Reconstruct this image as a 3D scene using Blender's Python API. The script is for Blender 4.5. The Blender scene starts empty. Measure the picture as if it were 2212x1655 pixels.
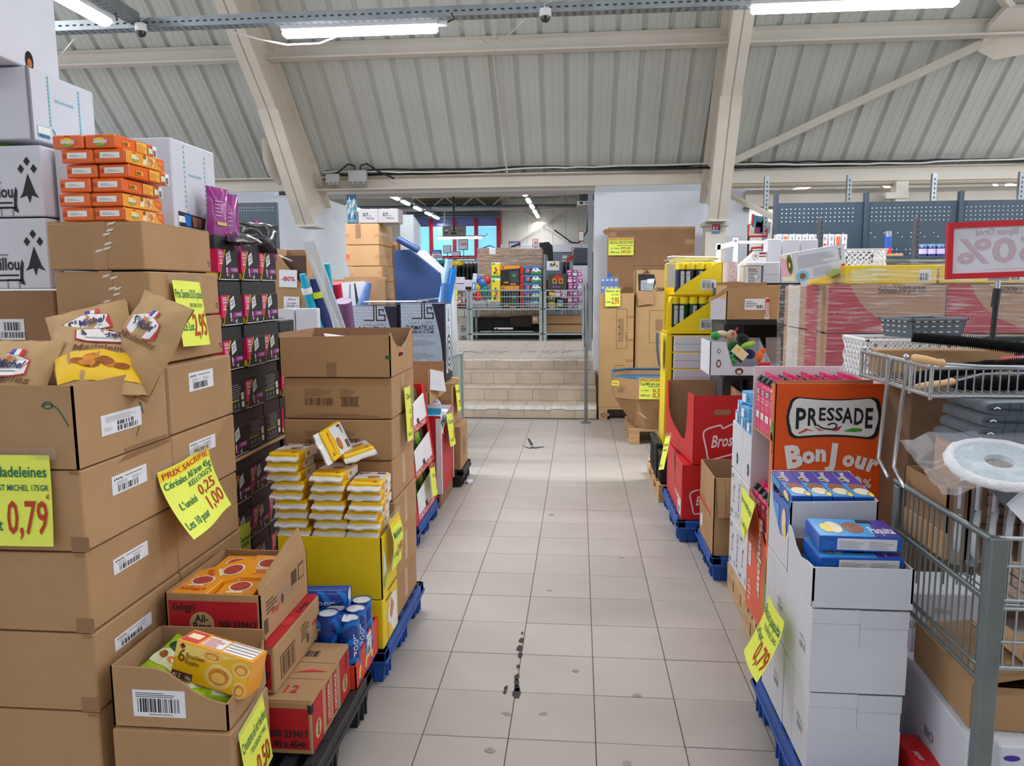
import bpy,math,random
from mathutils import Vector,Matrix
random.seed(11)
sc = bpy.context.scene
COL = sc.collection
# ---------------------------------------------------------------- camera
CF,CP = 1622.09,Vector((0,0,1.5438))
_y,_p,_r = 0.0892,-0.1272,-0.0058
_fw = Vector((-math.sin(_y) * math.cos(_p),math.cos(_y) * math.cos(_p),math.sin(_p)))
_rt = Vector((math.cos(_y),math.sin(_y),0))
_up = _rt.cross(_fw)
_rt,_up = _rt * math.cos(_r) + _up * math.sin(_r),_up * math.cos(_r) - _rt * math.sin(_r)
cam = bpy.data.cameras.new('camera')
cam.sensor_fit = 'HORIZONTAL'; cam.sensor_width = 36.0; cam.lens = CF / 2212 * 36
cam.clip_start = 0.05; cam.clip_end = 200
co = bpy.data.objects.new('camera',cam); COL.objects.link(co)
co.matrix_world = Matrix(((_rt.x,_up.x,-_fw.x,CP.x),(_rt.y,_up.y,-_fw.y,CP.y),(_rt.z,_up.z,-_fw.z,CP.z),(0,0,0,1)))
sc.camera = co
# ---------------------------------------------------------------- light
w = bpy.data.worlds.new('world'); sc.world = w; w.use_nodes = True
w.node_tree.nodes['Background'].inputs[0].default_value = (0.88,0.94,1.0,1)
w.node_tree.nodes['Background'].inputs[1].default_value = 1.15
sc.view_settings.view_transform = 'Standard'; sc.view_settings.look = 'None'
sc.view_settings.exposure = 0.32; sc.view_settings.gamma = 1.0; sc.view_settings.use_curve_mapping = False

def area(name,loc,sx,sy,power,rot=(0,0,0),col=(0.94,0.97,1.0)):
    l = bpy.data.lights.new(name,'AREA'); l.shape = 'RECTANGLE'; l.size = sx; l.size_y = sy; l.energy = power; l.color = col
    o = bpy.data.objects.new(name,l); COL.objects.link(o); o.location = loc; o.rotation_euler = rot
    return o
# rows of tube lamps over the aisles, above and behind the picture
for i,(x,yy,sx,sy,pw) in enumerate([(-2.2,2.2,5.0,0.25,24),(2.4,2.2,5.0,0.25,24),(-2.2,-1.6,5.0,0.25,36),(2.4,-1.6,5.0,0.25,36),
                                  (0.2,4.2,6.0,0.25,16),(5.2,5.0,0.3,6.0,70),(-5.0,4.0,0.3,6.0,60)]):
    area('tube_row',(x,yy,4.1),sx,sy,pw)
for x in (-5.2,-1.7,1.9,5.4): area('tube_row',(x,6.0,3.5),1.4,0.1,70)
# lamps of the back hall and of the right hand bay
area('tube_row',(-3.65,17.3,3.22),0.2,6,34); area('tube_row',(-1.05,17.3,3.22),0.2,6,38); area('tube_row',(-2.4,12.6,3.3),4.0,0.2,60)
area('tube_row',(4.5,11.2,3.3),6,0.3,90)

# ---------------------------------------------------------------- picture-plane helpers (a pixel and a depth give a point in the room)
def at(px,py,X=None,Y=None,Z=None):
    d = _fw + _rt * ((px - 1106) / CF) + _up * ((827.5 - py) / CF)
    t = (X - CP.x) / d.x if X is not None else (Y - CP.y) / d.y if Y is not None else (Z - CP.z) / d.z
    return CP + d * t
def R(px0,py0,px1,py1,Y):
    a = at(px0,py1,Y=Y); b = at(px1,py0,Y=Y)
    return a.x,b.x,a.z,b.z
# ---------------------------------------------------------------- materials
def lin(c): return tuple(((v / 255) / 12.92 if v / 255 <= .04045 else ((v / 255 + .055) / 1.055) ** 2.4) for v in c)
_M = {}
def mat(name,rgb,rough=.6,metal=0.0,noise=.06,scale=8.0,rnd=0.0,bump=0.0,emit=0.0,alpha=1.0,spec=.5,stretch=None,trans=0.0,coat=0.0,sheen=0.0,bscale=None):
    if name in _M: return _M[name]
    m = bpy.data.materials.new(name); m.use_nodes = True; nt = m.node_tree; N = nt.nodes; L = nt.links
    b = N['Principled BSDF']; c = lin(rgb)
    b.inputs['Roughness'].default_value = rough; b.inputs['Metallic'].default_value = metal
    b.inputs['Specular IOR Level'].default_value = spec; b.inputs['Coat Weight'].default_value = coat; b.inputs['Sheen Weight'].default_value = sheen
    tc = N.new('ShaderNodeTexCoord'); src = tc.outputs['Object']
    if stretch:
        mp = N.new('ShaderNodeMapping'); mp.inputs['Scale'].default_value = stretch; L.new(src,mp.inputs[0]); src = mp.outputs[0]
    nz = N.new('ShaderNodeTexNoise'); nz.inputs['Scale'].default_value = scale; nz.inputs['Detail'].default_value = 4; L.new(src,nz.inputs[0])
    mx = N.new('ShaderNodeMix'); mx.data_type = 'RGBA'
    mx.inputs['A'].default_value = tuple(v * (1 - noise) for v in c) + (1,); mx.inputs['B'].default_value = tuple(min(1,v * (1 + noise)) for v in c) + (1,)
    mr = N.new('ShaderNodeMapRange'); mr.inputs[1].default_value = .3; mr.inputs[2].default_value = .7; L.new(nz.outputs[0],mr.inputs[0]); L.new(mr.outputs[0],mx.inputs['Factor'])
    out = mx.outputs['Result']
    if rnd:
        oi = N.new('ShaderNodeObjectInfo'); r2 = N.new('ShaderNodeMapRange'); r2.inputs[3].default_value = 1 - rnd; r2.inputs[4].default_value = 1 + rnd
        L.new(oi.outputs['Random'],r2.inputs[0]); hv = N.new('ShaderNodeHueSaturation'); L.new(r2.outputs[0],hv.inputs['Value']); L.new(out,hv.inputs['Color']); out = hv.outputs[0]
    L.new(out,b.inputs['Base Color'])
    if bump:
        bp = N.new('ShaderNodeBump'); bp.inputs['Strength'].default_value = bump; bp.inputs['Distance'].default_value = .01
        n2 = nz
        if bscale:
            n2 = N.new('ShaderNodeTexNoise'); n2.inputs['Scale'].default_value = bscale; n2.inputs['Detail'].default_value = 3; L.new(src,n2.inputs[0])
        L.new(n2.outputs[0],bp.inputs['Height']); L.new(bp.outputs[0],b.inputs['Normal'])
    if emit:
        b.inputs['Emission Color'].default_value = c + (1,); b.inputs['Emission Strength'].default_value = emit
    if alpha < 1: b.inputs['Alpha'].default_value = alpha
    if trans: b.inputs['Transmission Weight'].default_value = trans
    _M[name] = m
    return m
# ---------------------------------------------------------------- flat lettering from the built-in face
_T = {}
def glyphs(s,bold=0.0):
    k = (s,bold)
    if k not in _T:
        cu = bpy.data.curves.new('t','FONT'); cu.body = s; cu.size = 1.0; cu.resolution_u = 2; cu.offset = bold
        o = bpy.data.objects.new('t',cu); me = o.to_mesh()
        vs = [(v.co.x,v.co.y) for v in me.vertices]; fs = [tuple(p.vertices) for p in me.polygons]
        o.to_mesh_clear(); bpy.data.objects.remove(o); bpy.data.curves.remove(cu)
        w_ = (max(v[0] for v in vs) if vs else 0)
        _T[k] = (vs,fs,w_)
    return _T[k]
class Face:
    """a flat (or curled) sheet: o its lower left corner, u to the right, v up, n out"""
    def __init__(s,o,u,v,bend=None):
        s.o = Vector(o); s.u = Vector(u).normalized(); s.v = Vector(v).normalized(); s.n = s.u.cross(s.v).normalized(); s.bend = bend
    def p(s,x,y,off=0.0):
        q = s.o + s.u * x + s.v * y
        return q + s.n * ((s.bend(x,y) if s.bend else 0) + off)
def front(x0,y,z): return Face((x0,y,z),(1,0,0),(0,0,1))
def right(x,y0,z): return Face((x,y0,z),(0,1,0),(0,0,1))
def left(x,y1,z): return Face((x,y1,z),(0,-1,0),(0,0,1))
def top(x0,y0,z): return Face((x0,y0,z),(1,0,0),(0,1,0))
class MB:
    def __init__(s): s.v = []; s.f = []; s.m = []; s.sm = []; s.mats = []
    def mi(s,m):
        if m not in s.mats: s.mats.append(m)
        return s.mats.index(m)
    def add(s,vs,fs,m,smooth=False):
        b = len(s.v); i = s.mi(m); s.v += [tuple(v) for v in vs]
        for f in fs: s.f.append(tuple(b + k for k in f)); s.m.append(i); s.sm.append(smooth)
        return s
    def hull(s,vs,fs,m,smooth=False):                      # closed convex: faces turned outward
        c = sum((Vector(v) for v in vs),Vector()) / len(vs); out = []
        for f in fs:
            a,b_,d = (Vector(vs[f[0]]),Vector(vs[f[1]]),Vector(vs[f[2]])); n = (b_ - a).cross(d - a)
            fc = sum((Vector(vs[k]) for k in f),Vector()) / len(f)
            out.append(f if n.dot(fc - c) >= 0 else tuple(reversed(f)))
        return s.add(vs,out,m,smooth)
    def box(s,x0,x1,y0,y1,z0,z1,m,b=0.0,M=None):
        if x1 < x0: x0,x1 = x1,x0
        if y1 < y0: y0,y1 = y1,y0
        if z1 < z0: z0,z1 = z1,z0
        if b <= 0:
            vs = [(x,y,z) for x in (x0,x1) for y in (y0,y1) for z in (z0,z1)]
            fs = [(0,1,3,2),(4,6,7,5),(0,4,5,1),(2,3,7,6),(0,2,6,4),(1,5,7,3)]
        else:
            vs = []; ix = {}
            for i,x in enumerate((x0,x1)):
                for j,y in enumerate((y0,y1)):
                    for k,z in enumerate((z0,z1)):
                        dx,dy,dz = (b if i == 0 else -b),(b if j == 0 else -b),(b if k == 0 else -b)
                        for a,v in enumerate(((x,y + dy,z + dz),(x + dx,y,z + dz),(x + dx,y + dy,z))):
                            ix[i,j,k,a] = len(vs); vs.append(v)
            fs = []
            for i in (0,1):
                fs.append((ix[i,0,0,0],ix[i,1,0,0],ix[i,1,1,0],ix[i,0,1,0]))
                fs.append((ix[0,i,0,1],ix[1,i,0,1],ix[1,i,1,1],ix[0,i,1,1]))
                fs.append((ix[0,0,i,2],ix[1,0,i,2],ix[1,1,i,2],ix[0,1,i,2]))
                for j in (0,1):
                    fs.append((ix[i,j,0,0],ix[i,j,1,0],ix[i,j,1,1],ix[i,j,0,1]))
                    fs.append((ix[i,0,j,0],ix[i,1,j,0],ix[i,1,j,2],ix[i,0,j,2]))
                    fs.append((ix[0,i,j,1],ix[1,i,j,1],ix[1,i,j,2],ix[0,i,j,2]))
            for i in (0,1):
                for j in (0,1):
                    for k in (0,1): fs.append((ix[i,j,k,0],ix[i,j,k,1],ix[i,j,k,2]))
        if M is not None: vs = [M @ Vector(v) for v in vs]
        return s.hull(vs,fs,m)
    def poly(s,pts,m): return s.add(pts,[tuple(range(len(pts)))],m)
    def prism(s,pts,d,m,smooth=False):                     # flat outline swept along d
        n = len(pts); d = Vector(d); P = [Vector(p) for p in pts]; Q = [p + d for p in P]
        nn = Vector()
        for i in range(n): nn += P[i].cross(P[(i + 1) % n])
        f0,f1 = tuple(range(n)),tuple(range(2 * n - 1,n - 1,-1)); sd = [(i,i + n,(i + 1) % n + n,(i + 1) % n) for i in range(n)]
        if nn.dot(d) > 0: f0 = tuple(reversed(f0)); f1 = tuple(reversed(f1)); sd = [tuple(reversed(q)) for q in sd]
        s.add(P + Q,[f0,f1],m)
        return s.add(P + Q,sd,m,smooth)
    def tube(s,pts,r,m,n=6,caps=True,smooth=True):
        P = [Vector(p) for p in pts]; K = len(P); rr = r if isinstance(r,(list,tuple)) else [r] * K
        vs = []; pa = None
        for i in range(K):
            t = (P[min(i + 1,K - 1)] - P[max(i - 1,0)]).normalized()
            if pa is None: a = t.orthogonal().normalized()
            else:
                a = pa - t * pa.dot(t); a = a.normalized() if a.length > 1e-6 else t.orthogonal().normalized()
            pa = a; b = t.cross(a)
            for k in range(n):
                g = 2 * math.pi * k / n; vs.append(P[i] + a * (rr[i] * math.cos(g)) + b * (rr[i] * math.sin(g)))
        fs = [(i * n + k,i * n + (k + 1) % n,(i + 1) * n + (k + 1) % n,(i + 1) * n + k) for i in range(K - 1) for k in range(n)]
        s.add(vs,fs,m,smooth)
        if caps: s.add(vs[:n],[tuple(reversed(range(n)))],m); s.add(vs[-n:],[tuple(range(n))],m)
        return s
    def lathe(s,c,prof,m,n=16,ax='z',smooth=True,M=None):          # prof: (radius, height); m one material or one per band
        vs = []
        for r_,h in prof:
            for k in range(n):
                g = 2 * math.pi * k / n; q = (r_ * math.cos(g),r_ * math.sin(g),h)
                if ax == 'x': q = (h,q[0],q[1])
                if ax == 'y': q = (q[1],h,q[0])
                q = Vector(q)
                if M is not None: q = M @ q
                vs.append(Vector(c) + q)
        for i in range(len(prof) - 1):
            mm = m[i] if isinstance(m,(list,tuple)) else m
            s.add(vs[i * n:(i + 2) * n],[(k,(k + 1) % n,n + (k + 1) % n,n + k) for k in range(n)],mm,smooth)
        m0 = m[0] if isinstance(m,(list,tuple)) else m; m1 = m[-1] if isinstance(m,(list,tuple)) else m
        if prof[0][0] > 1e-5: s.add(vs[:n],[tuple(reversed(range(n)))],m0)
        if prof[-1][0] > 1e-5: s.add(vs[-n:],[tuple(range(n))],m1)
        return s
    def sheet(s,F,w_,h,m,nx=6,ny=8,off=0.0):
        vs = [F.p(w_ * i / nx,h * j / ny,off) for j in range(ny + 1) for i in range(nx + 1)]
        return s.add(vs,[(j * (nx + 1) + i,j * (nx + 1) + i + 1,(j + 1) * (nx + 1) + i + 1,(j + 1) * (nx + 1) + i) for j in range(ny) for i in range(nx)],m,F.bend is not None)
    def rect(s,F,x,y,w_,h,m,off=.0012): return s.poly([F.p(x,y,off),F.p(x + w_,y,off),F.p(x + w_,y + h,off),F.p(x,y + h,off)],m)
    def pl(s,F,pts,m,off=.0012): return s.poly([F.p(x,y,off) for x,y in pts],m)
    def disc(s,F,x,y,rx,ry,m,off=.0012,n=20,a0=0): return s.pl(F,[(x + rx * math.cos(2 * math.pi * k / n + a0),y + ry * math.sin(2 * math.pi * k / n + a0)) for k in range(n)],m,off)
    def text(s,F,t,x,y,h,m,w_=None,bold=0.0,shear=0.0,off=.002,al='l',rot=0.0,arc=0.0):
        vs,fs,tw = glyphs(t,bold)
        if not fs: return s
        k = h / .70; kx = (w_ / tw) if w_ else k * .92
        ox = {'l': 0,'c': -tw * kx / 2,'r': -tw * kx}[al]; ca,sa = math.cos(rot),math.sin(rot); out = []
        for a,b in vs:
            xx = a * kx + ox + shear * b * k; yy = b * k
            if arc: yy += arc * (1 - ((a / tw - .5) * 2) ** 2)
            out.append(F.p(x + xx * ca - yy * sa,y + xx * sa + yy * ca,off))
        return s.add(out,fs,m)
    def bars(s,F,x,y,w_,h,m,n=16,off=.002,seed=1):
        rg = random.Random(seed); q = [rg.choice((1,1,2,3)) for _ in range(2 * n)]; t = sum(q); c = x
        for i,k in enumerate(q):
            ww = w_ * k / t
            if i % 2 == 0: s.rect(F,c,y,ww,h,m,off)
            c += ww
        return s
    def lines(s,F,x,y,w_,h,m,n=4,fill=.35,off=.002,seed=1):
        rg = random.Random(seed)
        for i in range(n): s.rect(F,x,y + h * (n - 1 - i) / n,w_ * rg.uniform(.55,1),h / n * fill,m,off)
        return s
    def build(s,name,parent=None,loc=(0,0,0),rot=0.0,kind=None):
        me = bpy.data.meshes.new(name); me.from_pydata(s.v,[],s.f)
        for m in s.mats: me.materials.append(m)
        me.polygons.foreach_set('material_index',s.m); me.polygons.foreach_set('use_smooth',s.sm); me.update()
        o = bpy.data.objects.new(name,me); COL.objects.link(o); o.location = loc
        o.rotation_euler = rot if isinstance(rot,(tuple,list)) else (0,0,rot)
        if parent: o.parent = parent
        if kind: o['kind'] = kind
        return o
def tag(o,label,cat,group=None):
    o['label'] = label; o['category'] = cat
    if group: o['group'] = group
    return o
def thing(name,label,cat,loc=(0,0,0),rot=0.0,group=None):
    o = bpy.data.objects.new(name,None); COL.objects.link(o); o.location = loc; o.empty_display_size = .1
    o.rotation_euler = rot if isinstance(rot,(tuple,list)) else (0,0,rot)
    return tag(o,label,cat,group)
def tree_copy(o,parent=None):
    c = o.copy(); COL.objects.link(c)
    if parent: c.parent = parent
    for ch in list(o.children): tree_copy(ch,c)
    return c
def dup(o,loc,rot=0.0,label=None,group=None):
    c = tree_copy(o); c.location = loc; c.rotation_euler = rot if isinstance(rot,(tuple,list)) else (0,0,rot)
    if label: c['label'] = label
    if group: c['group'] = group
    return c
def piece(src,parent,loc,rot=0.0,scale=None):                 # one more part sharing src's mesh
    c = src.copy(); COL.objects.link(c); c.parent = parent; c.location = loc
    c.rotation_euler = rot if isinstance(rot,(tuple,list)) else (0,0,rot)
    if scale: c.scale = scale
    return c
ORD = ['first','second','third','fourth','fifth','sixth','seventh','eighth','ninth','tenth','eleventh','twelfth']
# palette
CARD = mat('cardboard',(177,138,98),.85,noise=.07,scale=5,rnd=.05,bump=.05,bscale=60)
CARDIN = mat('cardboard_inside',(168,130,98),.9,noise=.06,scale=6)
CARDD = mat('cardboard_dark',(150,112,80),.85,noise=.08,scale=5,rnd=.05)
WHITE = mat('white_board',(216,217,226),.55,noise=.02,scale=4,rnd=.02)
PAPER = mat('white_paper',(232,232,238),.6,noise=.02,scale=20)
INK = mat('black_ink',(38,36,38),.7,noise=.05)
GREY = mat('grey_ink',(140,138,142),.7,noise=.05)
CARDINK = mat('print_brown',(96,68,48),.85,noise=.1)
TAPE = mat('brown_tape',(176,132,92),.25,noise=.08,scale=14,spec=.7)
CLEAR = mat('clear_tape',(205,185,165),.12,noise=.1,scale=30,spec=.9,alpha=.14)
SIGN = mat('neon_yellow_paper',(238,246,92),.6,noise=.03,scale=6)
SIGNB = mat('orange_band',(250,214,40),.6,noise=.03)
GREENI = mat('green_ink',(16,110,84),.7,noise=.05)
REDI = mat('red_ink',(190,62,34),.7,noise=.05)
RED = mat('red_board',(200,22,30),.45,noise=.04,rnd=.03)
BLUEP = mat('blue_plastic',(24,78,160),.45,noise=.1,scale=6)
BLACKP = mat('black_plastic',(34,36,40),.5,noise=.12,scale=8)
STEEL = mat('galvanised_steel',(150,156,160),.38,metal=.7,noise=.12,scale=9)
CHROME = mat('chrome_wire',(190,192,196),.25,metal=.85,noise=.08)
CREAM = mat('cream_paint',(214,206,194),.55,noise=.04,scale=3)
WALLW = mat('white_wall',(224,228,236),.8,noise=.03,scale=2)
WOOD = mat('pallet_wood',(196,158,116),.8,noise=.18,scale=6,rnd=.1,stretch=(1,1,6))
YEL = mat('yellow_board',(240,206,18),.5,noise=.04,scale=4)
LED = mat('led_tube',(250,252,255),.4,emit=24,noise=0)
LEDB = mat('led_tube_back_hall',(250,252,255),.4,emit=6,noise=0)
# ================================================================= SETTING
TILE = mat('floor_tile',(175,166,160),.5,noise=.05,scale=3.5,rnd=.05,bump=.02,bscale=25,spec=.4)
STILE = mat('step_tile',(188,172,156),.55,noise=.12,scale=5,rnd=.06)
GROUT = mat('grout',(84,76,72),.9,noise=.15,scale=14)
WORN = mat('worn_white_paint',(222,220,212),.7,noise=.14,scale=16)
SMUDGE = mat('black_scuff',(52,50,52),.8,noise=.2,scale=30)
ROOFM = mat('roof_sheet',(197,199,193),.55,noise=.05,scale=2.2,stretch=(1,.35,.35))
FX,FY,TS = 0.0649,2.4006,0.3
fl = MB().box(-9,9,-6,10.2,-.12,-.003,GROUT).build('floor',kind='structure')
tl = MB().box(-.1485,.1485,-.1485,.1485,-.02,0,TILE,.0015)
t0 = None
for j in range(-1,21):
    for k in range(-5,5):
        loc = (FX + (k + .5) * TS,FY + (j + .5) * TS,random.uniform(-.0006,.0006))
        if t0 is None: t0 = tl.build('floor_tile',fl,loc)
        else: piece(t0,fl,loc)
m = MB()
for j in range(-14,24):
    for k in range(-20,24):
        if (-1 <= j < 21 and -5 <= k < 5) or (j >= 21 and k < 1): continue
        x,y = FX + k * TS,FY + j * TS
        m.poly([(x + .0015,y + .0015,0),(x + .2985,y + .0015,0),(x + .2985,y + .2985,0),(x + .0015,y + .2985,0)],TILE)
m.build('outer_floor_tiles',fl,kind='stuff')
# worn marks on the floor
F0 = top(0,0,0)
m = MB(); rg = random.Random(3)
for (px,py,s) in [(1128,1368,.012),(1126,1385,.02),(1122,1402,.022),(1124,1415,.018),(1119,1440,.012),(1117,1462,.02),(1116,1475,.022),(1117,1488,.02),(1116,1498,.03),(1093,1488,.016),(1090,1497,.012)]:
    q = at(px,py,Z=0); n = 7
    m.pl(F0,[(q.x + s * .6 * rg.uniform(.6,1.2) * math.cos(6.283 * i / n),q.y + s * 1.5 * rg.uniform(.6,1.2) * math.sin(6.283 * i / n)) for i in range(n)],SMUDGE,.0014)
for (px,py,s) in [(1093,1543,.018),(1174,1542,.02),(1187,1276,.016),(1378,1502,.02),(1192,1112,.03),(1245,1450,.015),(1400,1007,.03),(1295,985,.02),(1355,1650,.02),(1060,1622,.02),(1340,1205,.02)]:
    q = at(px,py,Z=0); n = 7
    m.pl(F0,[(q.x + s * rg.uniform(.5,1.2) * math.cos(6.283 * i / n),q.y + s * .8 * rg.uniform(.5,1.2) * math.sin(6.283 * i / n)) for i in range(n)],mat('faint_scuff',(150,140,133),.7,noise=.15),.0014)
m.build('floor_scuffs',fl,kind='stuff')
m = MB()
def gp(px,py): q = at(px,py,Z=0); return (q.x,q.y)
m.pl(F0,[gp(1139,948),gp(1143,947),gp(1152,961),gp(1147,964)],SMUDGE,.0016); m.pl(F0,[gp(1129,964),gp(1146,968),gp(1150,970),gp(1140,969)],SMUDGE,.0016); m.pl(F0,[gp(1145,966),gp(1153,965),gp(1154,969),gp(1147,969)],SMUDGE,.0017); m.pl(F0,[gp(1152,967),gp(1176,964.5),gp(1176,966),gp(1154,970)],SMUDGE,.0016)
m.build('floor_arrow',fl)
# ---- steps
ST = [(8.76,0.0,.155),(9.15,.155,.304),(9.58,.304,.456),(9.934,.456,.613)]
stp = MB()
for i,(y,z0,z1) in enumerate(ST):
    ye = ST[i + 1][0] if i < 3 else 10.0
    stp.box(-3.55,.215,y + .012,ye + .012 if i < 3 else 10.2,z0 - .05,z1 - .004,GROUT)
steps = stp.build('stairs',kind='structure')
offs = [-1.245,-1.165,-1.09,-1.23]
rz = {}
for i,(y,z0,z1) in enumerate(ST):
    ye = ST[i + 1][0] if i < 3 else 9.934
    nz = []
    k0 = -8
    xs = sorted(set([-3.55] + [round(offs[i] + k * .3,4) for k in range(-7,6) if -3.5 < offs[i] + k * .3 < .19] + [.215]))
    for a,b in zip(xs,xs[1:]):
        if b < -2.2: continue
        MB().box(a + .0015,b - .0015,y,y + .012,z0 + .001,z1 - .008,STILE,.001).build('riser_tile',steps)
        if i < 3: MB().box(a + .03 + .0015,min(b + .03,.215) - .0015,y - .006,ye - .001,z1 - .008,z1,STILE,.002).build('tread_tile',steps)
    if i in (0,3):
        m = MB(); x = -3.4; rg = random.Random(5 + i)
        while x < .2:
            ww = rg.uniform(.05,.14); m.box(x,min(x + ww,.212),y - .0035 if i else y - .0075,y + .002,z1 - (.05 if i == 0 else .045) + rg.uniform(-.006,.006),z1 - .003,WORN); x += ww + (.004 if rg.random() < .4 else -.001)
        m.build('painted_nosing',steps)
pf = MB().box(-9,9,10.0,26,.35,.610,GROUT).build('floor_upper',kind='structure')
tp = MB().box(-.1485,.1485,-.1485,.1485,-.02,0,mat('upper_tile',(196,184,172),.4,noise=.06,scale=4,rnd=.05),.0015); t1 = None
for j in range(0,12):
    for k in range(-9,1):
        loc = (.07 + (k + .5) * .3,9.928 + (j + .5) * .3,.613)
        if t1 is None: t1 = tp.build('floor_tile',pf,loc)
        else: piece(t1,pf,loc)
m = MB(); rg = random.Random(8)
for (p0,p1,n) in ((992,1050,17),(1058,1098,12),(1142,1160,5),(1172,1206,9),(1216,1236,6)):
    for i in range(n):
        px = p0 + (p1 - p0) * i / n; py = 761 + rg.uniform(-2.5,2.5); a = at(px,py,Z=.613); s = .03 * rg.uniform(.5,1); g = rg.uniform(-.5,.5)
        m.pl(top(0,0,.613),[(a.x - s,a.y - .02 + g * .05),(a.x + s * .7,a.y - .015),(a.x + s,a.y + .03 + g * .05),(a.x - s * .5,a.y + .03)],SMUDGE,.0015)
m.build('worn_floor_lettering',pf)
# ---- walls
MB().box(.19,2.13,9.9,10.3,-.01,2.9,WALLW).build('wall_center_pier',kind='structure')
MB().box(-4.1,-3.535,9.9,10.2,-.01,2.77,WALLW).build('wall_left_pier',kind='structure')
lw = MB(); lw.box(-3.6,-3.52,10.201,11.4,.0,2.774,WALLW); lw.box(-3.534,-3.52,9.89,10.201,.0,2.774,WALLW); lw.box(-9,-4.1,10.05,10.2,0,2.95,WALLW); lw.build('wall_left',kind='structure')
MB().box(-3.53,.19,9.95,10.35,2.775,2.93,mat('lintel_paint',(196,192,190),.6,noise=.03)).build('trim_1',kind='structure')
MB().box(-9,9,-6.2,-6,0,7.2,mat('light_block_paint',(214,216,220),.8,noise=.05)).build('wall_light_block',kind='structure')  # unseen wall added behind the camera to cut world light from the rear
# eave beam with its flanges, and the two beams over the right hand bay
m = MB(); m.box(-9,1.5,9.62,9.66,2.79,2.93,CREAM); m.box(-3.5,.2,9.5,9.72,2.775,2.79,CREAM); m.box(-9,9,9.52,9.68,2.93,2.945,CREAM); m.build('trim_2',kind='structure')
m = MB(); m.box(1.7,9,9.56,9.60,2.78,2.945,CREAM); m.box(1.7,9,9.46,9.7,2.765,2.78,CREAM); m.tube([(1.7,9.5,2.745),(9,9.5,2.745)],.035,mat('beige_pipe',(176,164,146),.5,noise=.05)); m.build('trim_3',kind='structure')
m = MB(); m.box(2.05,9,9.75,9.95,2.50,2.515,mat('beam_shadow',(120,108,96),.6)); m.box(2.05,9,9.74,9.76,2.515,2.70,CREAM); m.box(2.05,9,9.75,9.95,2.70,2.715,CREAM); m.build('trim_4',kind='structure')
# ---- corrugated roof: a steep slope falling away from the camera, in sheets
TAN = .9325
def rz_(y): return 2.95 + (9.6 - y) * TAN
nrm = Vector((0,-TAN,-1)).normalized()                        # towards the room
rf = MB().box(-9,9,-6,5.0,7.26,7.3,ROOFM).build('ceiling',kind='structure')
prof = [(0,0),(.075,0),(.082,.004),(.09,0),(.155,0),(.163,.004),(.171,0),(.205,0),(.222,.032),(.255,.032),(.272,0)]
shm = MB(); P = [(i * .272 + a,d) for i in range(4) for a,d in prof[:-1]] + [(4 * .272,0)]
vs = []
for a,d in P:
    for yy in (9.72,5.0):
        vs.append(Vector((a,yy,rz_(yy))) + nrm * (-d))
shm.add(vs,[(2 * i,2 * i + 1,2 * i + 3,2 * i + 2) for i in range(len(P) - 1)],ROOFM)
s0 = None
for i in range(-8,9):
    loc = (i * 1.088 - .12,0,.003 * (i % 2))
    if s0 is None: s0 = shm.build('roof_sheet',rf,loc)
    else: piece(s0,rf,loc)
# purlin
m = MB()
for a,b,c,d in ((8.30,8.34,-.02,-.17),):
    for (x0,x1) in ((-9,9),):
        p = [(x0,8.27,rz_(8.27) - .015),(x0,8.40,rz_(8.40) - .015),(x0,8.385,rz_(8.40) - .04),(x0,8.255,rz_(8.27) - .04)]
        m.prism(p,(x1 - x0,0,0),CREAM)
        m.box(x0,x1,8.275,8.29,rz_(8.29) - .17,rz_(8.29) - .02,CREAM); m.box(x0,x1,8.17,8.29,rz_(8.29) - .185,rz_(8.29) - .165,CREAM)
m.build('trim_5',kind='structure')
def frame(xc,name,lean=0.0):
    m = MB(); h = .095
    LO = [(6.3,5.17),(7.28,4.27),(8.15,3.467),(9.066,2.303)]
    up = [(6.3,rz_(6.3) - .06),(9.38,rz_(9.38) - .06)]
    web = LO + [(9.5,2.45),(9.83,2.6),(9.55,rz_(9.55) - .1)] + up[::-1]
    m.prism([(xc - .008,y,z) for y,z in web],(.016,0,0),CREAM)
    fl_ = lambda pts,w_,t: [m.prism([(xc - w_,a[0],a[1]),(xc - w_,b[0],b[1]),(xc - w_,b[0] + t * .68,b[1] + t * .73),(xc - w_,a[0] + t * .68,a[1] + t * .73)],(2 * w_,0,0),CREAM) for a,b in zip(pts,pts[1:])]
    fl_(LO[:3],.1,.02); fl_(LO[2:],.112,.03); fl_(up,.085,-.02); fl_([(9.38,rz_(9.38) - .06),(9.86,2.6)],.085,-.02)
    m.box(xc - .115,xc + .115,9.03,9.5,2.288,2.303,CREAM)
    m.v = [(v[0] + lean * (v[2] - 2.3),v[1],v[2]) for v in m.v]
    o = m.build(name,kind='structure')
    b = MB()
    for i in range(4):
        y = 9.30 + .135 * i; z = rz_(y) - .10 - .015 * i; n_ = nrm
        for s in (-1,1): b.tube([Vector((xc + s * .05,y,z)),Vector((xc + s * .05,y,z)) + n_ * .03],.016,CREAM,6)
    b.build('bolts',o,kind='stuff')
    return o
frame(-3.33,'trim_6',-.03); frame(1.60,'trim_7',-.05)
# white casing at the foot of the right frame with a fire sign, column behind
m = MB(); m.box(1.50,1.74,9.3,9.5,0,2.27,CREAM); m.box(1.47,1.77,9.27,9.53,2.25,2.285,CREAM); m.build('trim_8',kind='structure')
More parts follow.
